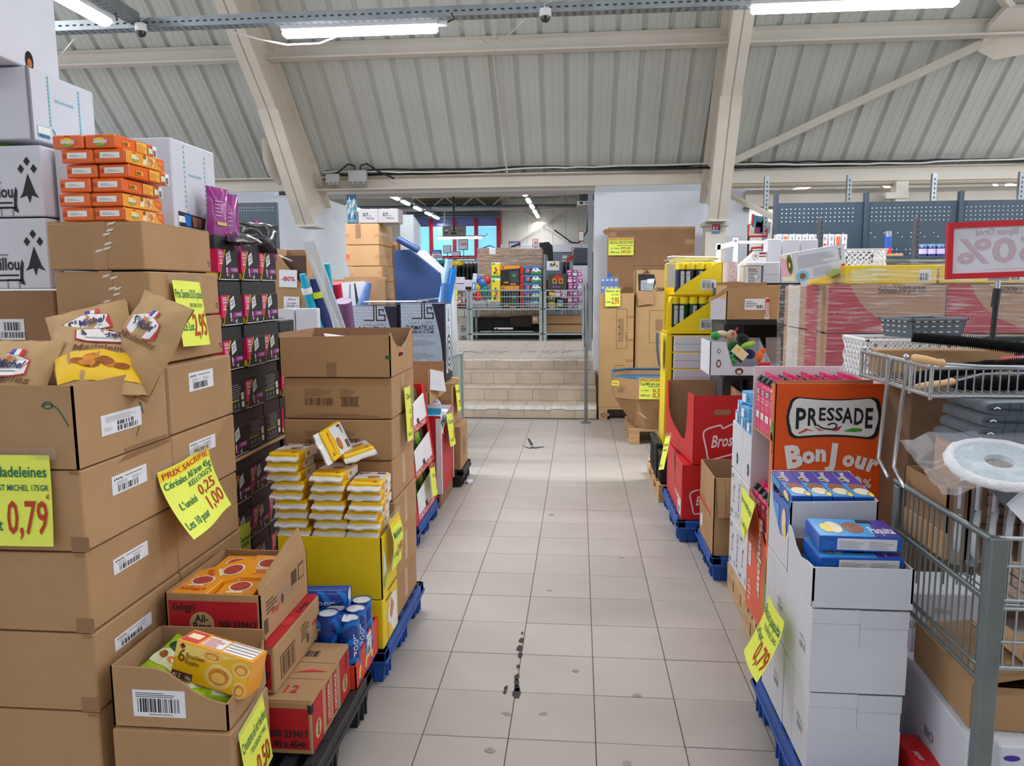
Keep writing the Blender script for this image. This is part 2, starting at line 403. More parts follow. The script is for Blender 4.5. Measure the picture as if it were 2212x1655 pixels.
# diagonal brace and node
a,b = Vector((1.75,9.42,rz_(9.42) - .14)),Vector((4.15,8.30,rz_(8.3) - .16))
m = MB(); m.tube([a,b],.055,CREAM,4,smooth=False); m.build('trim_9',kind='structure')
m = MB(); n0 = Vector((4.22,8.3,rz_(8.3) - .12)); u_ = Vector((0,1,-TAN)).normalized()
m.prism([n0 + Vector((dx,0,0)) + u_ * dy for dx,dy in ((-.2,-.1),(-.12,-.28),(.3,-.28),(.3,.2),(0,.26),(-.2,.16))],nrm * .06,CREAM); m.tube([n0 + u_ * -.2,n0 + Vector((-.55,0,0)) + u_ * -.7],.05,CREAM,4,smooth=False); m.build('trim_10',kind='structure')
# low brace from the frame foot to the right
q0,q1 = at(1583,425,Y=9.4),at(1672,470,Y=8.6); m = MB(); m.tube([q0,q1],.035,CREAM,4,smooth=False); m.build('trim_11',kind='structure')
# rods and wires under the roof
m = MB()
for p in (((1063,105),(1096,378)),):
    a = at(*p[0],Y=8.36); b = at(*p[1],Y=9.5); m.tube([a,b],.011,CREAM,5)
a = at(1067,0,Y=7.9); b = at(1069,85,Y=8.25); m.tube([a,b],.012,CREAM,5)
m.tube([at(975,42,Y=6.05),at(1052,92,Y=8.2)],.006,CREAM,5); m.tube([at(1142,34,Y=6.05),at(1085,90,Y=8.2)],.006,CREAM,5)
m.tube([at(160,85,Y=6.05),at(128,125,Y=8.2)],.008,CREAM,5)
m.build('trim_12',kind='structure')
# bundle of cables along the eave
CABLE = mat('black_cable',(26,26,30),.5,noise=.1); CABW = mat('white_cable',(214,210,204),.5)
rg = random.Random(4)
m = MB()
for c in range(5):
    pts = []; ph = rg.uniform(0,6)
    for i in range(70):
        x = -3.2 + i * .16; pts.append((x,9.48 - .012 * c,2.965 + .018 * math.sin(x * 1.3 + ph) + .02 * math.exp(-((x + .6) / .5) ** 2) + rg.uniform(-.006,.006) + .01 * (c % 3)))
    m.tube(pts,.011,CABLE if c < 4 else CABW,5)
m.build('cable_bundle'); tag(bpy.data.objects['cable_bundle'],'bundle of black cables running along the eave beam under the roof','cable')
for i,(p,s,lb) in enumerate([((719,386),.085,'small grey junction box left of the bigger one on the eave beam'),((773,381),.115,'larger grey electrical junction box on the eave beam with looping cables')]):
    q = at(*p,Y=9.36); m = MB(); m.box(-s,s,-.04,.04,-s * .62,s * .62,mat('grey_plastic',(176,176,176),.5),.008)
    for k in range(3): m.lathe((-s * .6 + k * s * .6,0,-s * .62 - .02),[(.016,0),(.016,.022)],mat('grey_plastic',(176,176,176),.5),8)
    o = tag(m.build('junction_box',None,q),lb,'junction box')
    if i: 
        m = MB()
        for sgn in (-1,1): m.tube([(sgn * .03,0,.07),(sgn * .04,0,.13),(sgn * .12,0,.15),(sgn * .25,.02,.06),(sgn * .45,.05,-.03)],.011,CABLE,6)
        m.build('cable_loop',o)
# beige flue pipe behind the left frame
p = [at(578,300,Y=9.05),at(582,345,Y=9.08),at(592,372,Y=9.12),at(612,392,Y=9.2)]
tag(MB().tube(p,.075,mat('beige_duct',(190,180,168),.55,noise=.08),12).build('duct_elbow'),'beige bent duct pipe behind the left steel roof frame','pipe')
# ---- cable trays
TRAYD = mat('tray_slot',(46,50,54),.7)
def tray(name,L_,loc,rot,label):
    m = MB(); m.box(0,L_,-.05,.05,-.03,-.027,STEEL); m.box(0,L_,-.052,-.049,-.03,.045,STEEL); m.box(0,L_,.049,.052,-.03,.045,STEEL)
    F1 = Face((0,-.052,-.03),(1,0,0),(0,0,1)); F2 = Face((0,.05,-.03),(1,0,0),(0,-1,0))
    i = 0
    while i * .06 < L_ - .1:
        m.rect(F1,.02 + i * .06,.03,.028,.012,TRAYD,.001)
        for k in range(3): m.rect(F2,.02 + i * .06,.02 + k * .026,.026,.008,TRAYD,.001)
        i += 1
    return tag(m.build(name,None,loc,rot),label,'cable tray')
tray('cable_tray',9.0,(-6.5,6.0,3.62),(0,0,0),'perforated steel cable tray running across the hall below the roof')
tray('cable_tray',7.0,(-3.5,5.93,3.65),(0,0,-math.pi / 2),'perforated steel cable tray coming from the camera to join the cross tray on the left')
HOUS = mat('lamp_housing',(196,198,202),.5)
def batten(L_,loc,rot,label,cat='lamp',group=None,led=None):
    t = thing('tube_lamp',label,cat,loc,rot,group)
    m = MB(); m.box(-L_ / 2,L_ / 2,-.04,.04,.0,.035,HOUS,.006); m.build('housing',t)
    m = MB(); m.box(-L_ / 2 + .01,L_ / 2 - .01,-.042,.042,-.045,-.001,led or LED,.014); m.build('diffuser',t)
    m = MB(); m.box(L_ / 2,L_ / 2 + .07,-.025,.025,.0,.03,HOUS,.004); m.tube([(L_ / 2 + .06,0,.02),(L_ / 2 + .12,0,.045),(L_ / 2 + .1,0,.09)],.007,CABLE,5); m.build('connector',t)
    return t
c = (at(613,62,Y=5.93) + at(948,50,Y=5.93)) / 2
batten(1.22,(c.x,5.9,c.z - .03),0,'long glowing tube lamp under the cross tray, left of the centre')
c = at(1617,12,Y=5.93); batten(1.45,(c.x + .73,5.9,c.z - .02),0,'glowing tube lamp at the top edge, right of the right roof frame')
c = at(232,50,Y=5.35); batten(1.22,(c.x - .005,c.y - .6,c.z + .02),math.pi / 2,'glowing tube lamp pointing away along the left tray, above the white boxes')
def domecam(px,py,Y,label):
    q = at(px,py,Y=Y); t = thing('dome_camera',label,'camera',q)
    MB().lathe((0,0,0),[(.03,.052),(.043,.048),(.046,.0),(.04,-.008)],mat('camera_white',(226,226,226),.4),20).build('housing',t)
    MB().lathe((0,0,0),[(.037,-.008),(.034,-.028),(.022,-.044),(.0,-.05)],mat('camera_dome',(18,20,30),.08,spec=.9),20).build('dome',t)
    MB().tube([(0,0,.05),(-.01,.03,.09),(.05,.05,.12)],.005,CABW,5).build('cable',t)
domecam(305,66,5.9,'white dome security camera hanging under the tray junction on the left'); domecam(1178,34,5.9,'white dome security camera hanging from the tray near the middle')
pts = [at(500,68,Y=6.07),at(560,85,Y=6.07),at(620,97,Y=6.07),at(690,94,Y=6.07),at(755,68,Y=6.07)]
tag(MB().tube(pts,.007,CABW,6).build('slack_cable'),'thin white cable sagging below the long tube lamp','cable')
# fire equipment sign on the column
t = thing('fire_sign','small red and blue fire equipment sign on the cream column','sign',(0,0,0))
x0,x1,z0,z1 = R(1538,485,1556,503,9.26); F = front(x0,9.262,z0); W_,H_ = x1 - x0,z1 - z0
m = MB(); m.box(x0,x1,9.262,9.268,z0,z1,PAPER); m.rect(F,0,H_ * .3,W_ * .48,H_ * .7,RED); m.rect(F,W_ * .5,H_ * .3,W_ * .27,H_ * .7,RED); m.rect(F,W_ * .79,H_ * .62,W_ * .2,H_ * .38,RED); m.rect(F,W_ * .79,H_ * .3,W_ * .2,H_ * .3,INK)
m.rect(F,0,0,W_ * .48,H_ * .24,mat('sign_blue',(20,120,200),.6)); m.rect(F,W_ * .5,0,W_ * .5,H_ * .24,mat('sign_blue',(20,120,200),.6))
m.pl(F,[(W_ * .14,H_ * .36),(W_ * .3,H_ * .36),(W_ * .3,H_ * .75),(W_ * .22,H_ * .92),(W_ * .14,H_ * .75)],PAPER,.002); m.pl(F,[(W_ * .55,H_ * .36),(W_ * .72,H_ * .5),(W_ * .6,H_ * .62),(W_ * .74,H_ * .9),(W_ * .62,H_ * .9),(W_ * .53,H_ * .6)],PAPER,.002)
m.build('panel',t)
# ================================================================= PACKING HELPERS
class Bx:
    """size of a box and the sheets of its faces in its own space"""
    def __init__(s,o,W,D,H): s.o = o; s.W = W; s.D = D; s.H = H; s.front = front(-W / 2,-D / 2,0); s.right = right(W / 2,-D / 2,0); s.left = left(-W / 2,D / 2,0); s.top = top(-W / 2,-D / 2,H); s.back = Face((W / 2,D / 2,0),(-1,0,0),(0,0,1))
def closed(label,x0,x1,y0,y1,z0,z1,m=None,rot=0.0,group=None,name='cardboard_box',cat='box',seam=True,b=.004):
    m = m or CARD; g = .001; W,D,H = x1 - x0 - 2 * g,y1 - y0 - 2 * g,z1 - z0 - 2 * g
    q = MB(); q.box(-W / 2,W / 2,-D / 2,D / 2,0,H - .003,m,b)
    if seam:
        if D >= W: q.box(-W / 2 + .002,-.0015,-D / 2 + .002,D / 2 - .002,H - .0035,H,m); q.box(.0015,W / 2 - .002,-D / 2 + .002,D / 2 - .002,H - .0035,H,m)
        else: q.box(-W / 2 + .002,W / 2 - .002,-D / 2 + .002,-.0015,H - .0035,H,m); q.box(-W / 2 + .002,W / 2 - .002,.0015,D / 2 - .002,H - .0035,H,m)
    o = q.build(name,None,((x0 + x1) / 2,(y0 + y1) / 2,z0 + g),rot); tag(o,label,cat,group)
    return Bx(o,W,D,H)
def opened(label,x0,x1,y0,y1,z0,z1,m=None,inner=None,rot=0.0,group=None,name='open_cardboard_box',cat='box',t=.005,front_=None,right_=None,left_=None,back_=None,floor_z=0.0):
    """an open box; each wall may have its own outline as a list of (x, z) fractions"""
    m = m or CARD; inner = inner or CARDIN; g = .001; W,D,H = x1 - x0 - 2 * g,y1 - y0 - 2 * g,z1 - z0 - 2 * g
    q = MB(); bx = Bx(None,W,D,H)
    for F,L_,pr in ((bx.front,W,front_),(bx.right,D,right_),(bx.left,D,left_),(bx.back,W,back_)):
        pr = pr or [(0,0),(1,0),(1,1),(0,1)]
        q.prism([F.p(a * L_,c * H,0) for a,c in pr],F.n * -t,m)
        q.poly([F.p(min(max(a * L_,t),L_ - t),c * H,-t - .0006) for a,c in reversed(pr)],inner)
    q.box(-W / 2 + t,W / 2 - t,-D / 2 + t,D / 2 - t,floor_z,floor_z + .004,inner)
    bx.o = tag(q.build(name,None,((x0 + x1) / 2,(y0 + y1) / 2,z0 + g),rot),label,cat,group)
    return bx
def sticker(bx,F,x,y,w_,h,seed=1,hand=False,name='label_sticker',style=0):
    q = MB(); q.prism([F.p(x,y,.0005),F.p(x + w_,y,.0005),F.p(x + w_,y + h,.0005),F.p(x,y + h,.0005)],F.n * .0008,PAPER)
    G = lambda a,b: (x + w_ * a,y + h * b)
    if style == 0:
        q.bars(F,*G(.16,.1),w_ * .58,h * .34,INK,14,.0018,seed); q.lines(F,*G(.12,.5),w_ * .34,h * .2,GREY,3,.3,.0018,seed); q.lines(F,*G(.56,.5),w_ * .3,h * .2,GREY,3,.3,.0018,seed + 3); q.rect(F,*G(.36,.80),w_ * .5,h * .035,INK,.0018)
        for i in range(5): q.rect(F,*G(.06 + i * .05,.74 + .03 * (i % 2)),w_ * .03,h * .09,INK,.0018)
    elif style == 1:
        q.bars(F,*G(.09,.17),w_ * .8,h * .52,INK,22,.0018,seed); q.lines(F,*G(.06,.74),w_ * .86,h * .2,INK,3,.35,.0018,seed); q.rect(F,*G(.3,.07),w_ * .45,h * .035,GREY,.0018)
    elif style == 2:
        q.bars(F,*G(.38,.08),w_ * .52,h * .24,INK,14,.0018,seed); q.bars(F,*G(.38,.36),w_ * .42,h * .2,INK,9,.0018,seed + 1); q.lines(F,*G(.1,.62),w_ * .8,h * .28,GREY,5,.3,.0018,seed); q.lines(F,*G(.06,.2),w_ * .22,h * .22,GREY,3,.25,.0018,seed + 2)
    return q.build(name,bx.o)
def stroke(q,F,pts,w_,m,off=.0012):
    for (a,b),(c,d) in zip(pts,pts[1:]):
        L_ = math.hypot(c - a,d - b) or 1e-6; nx,ny = -(d - b) / L_ * w_ / 2,(c - a) / L_ * w_ / 2
        q.pl(F,[(a + nx,b + ny),(a - nx,b - ny),(c - nx,d - ny),(c + nx,d + ny)],m,off)
    return q
def smooth_pts(pts,n=5):
    out = []
    for i in range(len(pts) - 1):
        p0,p1,p2,p3 = pts[max(i - 1,0)],pts[i],pts[i + 1],pts[min(i + 2,len(pts) - 1)]
        for k in range(n):
            t = k / n; out.append(tuple(.5 * (2 * b + (c - a) * t + (2 * a - 5 * b + 4 * c - d) * t * t + (3 * b - a - 3 * c + d) * t ** 3) for a,b,c,d in zip(p0,p1,p2,p3)))
    return out + [tuple(pts[-1])]
def tape_strip(bx,F,x,y,w_,h,m=None,name='tape'):
    q = MB(); q.prism([F.p(x,y,.0003),F.p(x + w_,y,.0003),F.p(x + w_,y + h,.0003),F.p(x,y + h,.0003)],F.n * .0006,m or TAPE); return q.build(name,bx.o)
def price_sign(label,F,w_,h,rows,band=False,tape=True,name='price_sign',m=None):
    q = MB(); q.sheet(F,w_,h,m or SIGN,8,10); o = tag(q.build(name),label,'sign',None)
    q = MB()
    if band: q.sheet(Face(F.p(0,0) * 0 + F.o + F.v * h * .84,F.u,F.v,(lambda x,y: F.bend(x,y + h * .84)) if F.bend else None),w_,h * .14,SIGNB,6,3,.001)
    for (t,x,y,hh,mm,ww,al,sh) in rows: q.text(F,t,x * w_,y * h,hh * h,mm,ww * w_ if ww else None,.012,sh,.0022,al)
    if q.f: q.build('print',o)
    if tape:
        q = MB(); q.prism([F.p(-.02,h - .012,.002),F.p(w_ + .02,h - .012,.002),F.p(w_ + .02,h + .02,.002),F.p(-.02,h + .02,.002)],F.n * .0006,CLEAR); q.build('tape',o)
    return o
def pillow(q,w_,h,t,m,nx=8,ny=10,seed=1,wr=.12):
    """a filled bag lying flat, crimped at both ends; returns the sheet of its upper side"""
    rg = random.Random(seed); ph = [rg.uniform(0,6) for _ in range(4)]
    def bz(x,y):
        a,b = abs(2 * x / w_ - 1),abs(2 * y / h - 1)
        f = max(0,1 - a ** 3) ** .6 * max(0,1 - b ** 2.6) ** .7
        return t / 2 * f * (1 + wr * math.sin(14 * x / w_ + ph[0]) * math.sin(11 * y / h + ph[1])) + .05 * t * wr * 4 * math.sin(20 * x / w_ + ph[2] + 9 * y / h) * (b ** 2)
    Fu = Face((-w_ / 2,-h / 2,0),(1,0,0),(0,1,0),bz)
    for sg in (1,-1):
        vs = []
        for j in range(ny + 1):
            for i in range(nx + 1):
                x,y = w_ * i / nx,h * j / ny; pin = 1 - .06 * (1 - abs(2 * y / h - 1) ** 2)
                vs.append((-w_ / 2 * pin + x * pin,-h / 2 + y,sg * bz(x,y)))
        fs = [(j * (nx + 1) + i,j * (nx + 1) + i + 1,(j + 1) * (nx + 1) + i + 1,(j + 1) * (nx + 1) + i) for j in range(ny) for i in range(nx)]
        q.add(vs,fs if sg > 0 else [tuple(reversed(f)) for f in fs],m,True)
    return Fu
def patch(q,F,x,y,w_,h,m,off=.002,n=5): return q.sheet(Face(F.o + F.u * x + F.v * y,F.u,F.v,(lambda a,b: F.bend(x + a,y + b)) if F.bend else None),w_,h,m,n,n,off)
def blue_pallet(label,x0,x1,y0,y1,h=.13,m=None,name='plastic_pallet',z=0.0):
    m = m or BLUEP; t = thing(name,label,'pallet',((x0 + x1) / 2,(y0 + y1) / 2,z)); W,D = x1 - x0,y1 - y0
    q = MB(); zt = h
    for (a,b,c,d) in ((-W / 2,W / 2,-D / 2,-D / 2 + .06),(-W / 2,W / 2,D / 2 - .06,D / 2),(-W / 2,-W / 2 + .05,-D / 2,D / 2),(W / 2 - .05,W / 2,-D / 2,D / 2)): q.box(a,b,c,d,zt - .045,zt,m,.004)
    n = max(3,int(W / .09))
    for i in range(n): x = -W / 2 + .06 + (W - .12) * (i + .5) / n; q.box(x - .02,x + .02,-D / 2 + .05,D / 2 - .05,zt - .03,zt - .003,m)
    q.box(-W / 2 - .006,W / 2 + .006,-D / 2 - .006,D / 2 + .006,zt - .05,zt - .035,m,.003)
    dk = mat('pallet_slot_shade',(12,30,62),.7) if m is BLUEP else INK
    Fl,Ff = left(-W / 2 - .0065,D / 2,0),top(-W / 2,-D / 2,zt)
    for i in range(int(D / .12)):
        q.rect(Ff,.012,.03 + i * .12,.022,.07,dk,.0008); q.rect(Ff,W - .034,.03 + i * .12,.022,.07,dk,.0008)
    q.build('deck',t)
    for ix in (-1,0,1):
        for iy in (-1,0,1):
            cx,cy = ix * (W / 2 - .065),iy * (D / 2 - .075); q = MB(); a,b,c,d = .06,.07,.048,.055
            q.hull([(cx - a,cy - b,zt - .04),(cx + a,cy - b,zt - .04),(cx + a,cy + b,zt - .04),(cx - a,cy + b,zt - .04),(cx - c,cy - d,0),(cx + c,cy - d,0),(cx + c,cy + d,0),(cx - c,cy + d,0)],[(0,1,2,3),(4,5,6,7),(0,1,5,4),(1,2,6,5),(2,3,7,6),(3,0,4,7)],m)
            for k in (-.02,.02): q.box(cx + k - .004,cx + k + .004,cy - b - .001,cy - b + .02,.01,zt - .05,m); q.box(cx - a - .001,cx - a + .02,cy + k - .004,cy + k + .004,.01,zt - .05,m); q.box(cx + a - .02,cx + a + .001,cy + k - .004,cy + k + .004,.01,zt - .05,m)
            q.build('leg',t)
    return t
def wood_pallet(label,x0,x1,y0,y1,h=.144,along='y',stamp=False,z=0.0):
    t = thing('wooden_pallet',label,'pallet',((x0 + x1) / 2,(y0 + y1) / 2,z)); W,D = x1 - x0,y1 - y0; sw = along == 'x'
    if sw: W,D = D,W
    def bd(name,a,b,c,d,e,f):
        q = MB(); 
        if sw: q.box(c,d,a,b,e,f,WOOD,.002)
        else: q.box(a,b,c,d,e,f,WOOD,.002)
        return q.build(name,t)
    for i in range(5): y = -D / 2 + .05 + (D - .1) * i / 4; bd('deck_board',-W / 2,W / 2,y - .048,y + .048,h - .022,h)
    for i in (-1,0,1):
        x = i * (W / 2 - .05); bd('stringer_board',x - .05,x + .05,-D / 2,D / 2,h - .044,h - .0225); bd('bottom_board',x - .05,x + .05,-D / 2,D / 2,0,.022)
        for j in (-1,0,1): y = j * (D / 2 - .0725); bd('block',x - .0495,x + .0495,y - .072,y + .072,.0225,h - .0445)
    if stamp:
        q = MB(); F = front(x0 - (x0 + x1) / 2,y0 - (y0 + y1) / 2 - .001,0); q.disc(F,.075,.06,.055,.03,CARDINK,.001); q.disc(F,.075,.06,.046,.023,WOOD,.0015); q.text(F,'EPAL',.075,.05,.022,CARDINK,.07,.03,0,.002,'c'); q.build('stamp',t)
    return t
# ================================================================= LEFT, NEAREST
XT = -1.28
def px_sticker(bx,X,y0,z0,pl,pb,pr,pt,seed,style=0):
    a = at(pl,pb,X=X); b = at(pr,pt,X=X)
    return sticker(bx,bx.right,a.y - y0,a.z - z0,b.y - a.y,b.z - a.z,seed,style=style)
PENM = mat('green_pen',(52,100,84),.7)
# bare pallets under the tall stack
blue_pallet('black plastic pallet under the kraft carton stack at the left edge',-1.72,-1.27,1.74,2.68,.15,BLACKP)
LV = [.152,.416,.639,.862,1.083,1.305]
lbl = ['lowest','second from the bottom','third from the bottom','fourth from the bottom']
for i in range(4):
    bx = closed('plain kraft carton in the front left stack, %s' % lbl[i],-1.70 + .004 * i,XT + (.003 if i % 2 else 0),1.782,2.222,LV[i],LV[i + 1],seam=False)
    z0 = LV[i]
    if i == 1: px_sticker(bx,XT,1.782,z0,247,1410,324,1322,3)
    if i == 2: px_sticker(bx,XT,1.782,z0,246,1245,318,1168,4)
    if i == 3:
        px_sticker(bx,XT,1.782,z0,241,1073,313,1002,5)
        q = MB(); q.pl(bx.right,[(.16,.2),(.42,.205),(.43,.213),(.38,.2195),(.2,.215)],mat('torn_liner',(146,106,74),.9)); q.build('torn_flap',bx.o)
    q = MB(); q.rect(bx.front,.37,.0,.05,.04,mat('faint_crease',(150,112,82),.9)); q.rect(bx.front,bx.W - .03,bx.H - .012,.028,.008,CARDD); q.build('corner_wear',bx.o)
for i in range(4):
    bx = closed('kraft carton in the second stack back on the left, %s' % ['lowest','second from the bottom','third from the bottom','topmost with a label by the open box'][i],-1.70,XT - .002 + .004 * (i % 2),2.226,2.662,LV[i] if i < 4 else 0,LV[i + 1],seam=False) if i < 3 else None
bx = closed('kraft carton in the second stack back on the left, fourth from the bottom',-1.70,XT,2.226,2.662,LV[3],LV[4],seam=False); px_sticker(bx,XT,2.226,LV[3],410,990,464,937,7)
bx = closed('kraft carton in the second stack back, topmost with a white label beside the open box',-1.70,XT,2.226,2.662,LV[4],LV[5],seam=False); px_sticker(bx,XT,2.226,LV[4],409,848,459,796,8)
bx = [o for o in COL.objects if o.get('label') == 'kraft carton in the second stack back on the left, third from the bottom'][0]
b2 = Bx(bx,.418,.434,.221); px_sticker(b2,XT,2.226,LV[2],422,1272,472,1212,9)
# open box of cake bags on top of the front stack
bx = opened('open kraft box full of paper cake bags at the left edge',-1.70,XT,1.782,2.222,LV[4],LV[5],right_=[(0,0),(1,0),(1,1),(.97,1.0),(0,.985)],front_=[(0,0),(1,0),(1,.985),(0,1)],floor_z=.0)
a,b = at(220,945,X=XT),at(303,877,X=XT); sticker(bx,bx.right,a.y - 1.782,a.z - LV[4],b.y - a.y,b.z - a.z,11,style=2)
q = MB(); W_,H_ = bx.W,bx.H
stroke(q,bx.front,smooth_pts([(.332,.162),(.338,.172),(.352,.175),(.362,.166),(.352,.158),(.338,.160),(.345,.170),(.372,.160),(.392,.130),(.400,.112)]),.0035,PENM)
stroke(q,bx.right,smooth_pts([(.285,.135),(.292,.125),(.298,.105),(.306,.096)]),.003,PENM); stroke(q,bx.right,smooth_pts([(.29,.13),(.286,.09),(.275,.06),(.258,.035)]),.0035,PENM)
q.build('pen_mark',bx.o)
q = MB(); q.rect(bx.right,.2,.002,.22,.01,CARDD); q.rect(bx.right,.438 - .008,0,.006,bx.H * .97,CARDD); q.build('fold_line',bx.o)
KRAFT = mat('kraft_paper',(192,154,108),.75,noise=.08,scale=18,bump=.25,bscale=22)
BAGY = mat('bag_yellow',(246,196,20),.45,noise=.05); CAKE = mat('cake_golden',(214,132,40),.6,noise=.25,scale=40); CAKED = mat('cake_brown',(164,84,24),.6,noise=.2,scale=40)
NAVY = mat('navy_ink',(44,40,92),.6); LOGOR = mat('logo_red',(206,44,50),.5); LOGOW = mat('logo_white',(240,238,236),.5)
def michel(q,F,x,y,s,patchxy=None,word=True):
    """white shield with red edge, a name and a small flag"""
    pts = [(-.5,-.2),(-.46,.14),(0,.3),(.46,.14),(.5,-.2),(.28,-.27),(-.3,-.27)]
    q.pl(F,[(x + a * s * 1.06,y + b * s * 1.12) for a,b in pts],LOGOR,.003); q.pl(F,[(x + a * s,y + b * s) for a,b in pts],LOGOW,.0036)
    for i,c in enumerate((mat('flag_blue',(40,70,170),.5),LOGOW,LOGOR)): q.rect(F,x + s * (.0 + i * .1),y + s * .25,s * .1,s * .16,c,.0042 + .0002 * i)
    q.text(F,'S',x - .40 * s,y - .06 * s,.21 * s,NAVY,None,.03,.1,.0046); q.text(F,'t',x - .25 * s,y + .06 * s,.13 * s,NAVY,None,.03,.1,.0046); q.text(F,'Michel',x - .17 * s,y - .08 * s,.2 * s,NAVY,.56 * s,.03,.1,.0046); q.rect(F,x - .32 * s,y - .17 * s,.64 * s,.025 * s,GREY,.0046)
    q.disc(F,x + .05 * s,y + .16 * s,.04 * s,.05 * s,mat('rooster_orange',(226,92,30),.5),.0048,8)
def cakebag(label,loc,rot,kind,seed):
    t = thing('cake_bag',label,'bag',loc,rot,'paper cake bags in the open kraft box'); q = MB(); w_,h = .235,.30
    F = pillow(q,w_,h,.085,KRAFT,9,12,seed,.16); q.build('bag',t)
    q = MB()
    if kind != 2:
        patch(q,F,.0,.03,w_ * .98,.11,BAGY,.0022,6); 
        rg = random.Random(seed)
        for i in range(7): q.disc(F,.05 + .13 * rg.random(),.05 + .06 * rg.random(),.022,.014,CAKE if i % 2 else CAKED,.0032 + .0004 * i,10,rg.random())
    michel(q,F,w_ * .5,.215 if kind != 2 else .2,.15 if kind == 0 else .13)
    q.text(F,'Madeleines',w_ * .5,.145,.022,mat('brown_script',(120,76,40),.7),.16,.01,.3,.004,'c')
    q.build('print',t)
zt = LV[4]
cakebag('paper cake bag with yellow corner lying uppermost in the middle of the open box',at(218,778,Y=2.06),(.62,.12,.75),1,3)
cakebag('paper cake bag with shield logo standing at the right back corner of the open box',at(316,745,Y=2.12),(1.15,.25,-.45),2,5)
cakebag('paper cake bag with shield logo lying at the left front of the open box',at(20,838,Y=1.93),(.98,.0,-.02),2,8)
cakebag('paper cake bag with yellow printed end at the back left of the open box',at(205,752,Y=2.13),(.95,-.25,.42),1,12)
cakebag('paper cake bag sunk under the others in the middle of the open box',Vector((-1.5,2.0,1.2)),(.25,.1,1.2),1,15)
# ---- cartons with tape, carrying the orange cake packs
T3 = [(1.307,1.452,-1.632,-1.318,2.245,2.685,.01),(1.453,1.602,-1.636,-1.322,2.235,2.680,0),(1.603,1.752,-1.648,-1.338,2.230,2.672,.015)]
for i,(z0,z1,x0,x1,y0,y1,r) in enumerate(T3):
    bx = closed('taped kraft carton under the orange packs, %s' % ('lowest of three','middle of three','topmost of three')[i],x0,x1,y0,y1,z0,z1,rot=r,seam=i == 2)
    tape_strip(bx,bx.front,.145,.0,.045,bx.H,TAPE if i == 0 else None); 
    if i: 
        q = MB(); rg = random.Random(i)
        for k in range(6): x,z = .15 + rg.random() * .05,bx.H * (.3 + .65 * rg.random()); q.pl(bx.front,[(x,z),(x + .02,z + .004),(x + .03,z + .012),(x + .006,z + .008)],mat('tape_glint',(236,226,214),.1,spec=.9),.0016)
        q.build('torn_tape_glints',bx.o)  # pale flecks painted on as light glinting off the tape
    q = MB(); stroke(q,bx.right,smooth_pts([(bx.D - .03,.03),(bx.D - .022,.038),(bx.D - .014,.03),(bx.D - .022,.024),(bx.D - .008,.02)]),.003,PENM); q.build('pen_mark',bx.o)
ORG = mat('orange_pack',(240,104,26),.18,noise=.05,coat=.4); ORGL = mat('orange_pack_light',(248,166,40),.2,noise=.06,coat=.4); FILM = mat('shiny_film',(250,190,160),.06,alpha=.22,spec=1.0)
LEAF = mat('green_leaf',(120,176,50),.4); PINKM = mat('pink_spot',(232,110,130),.4)
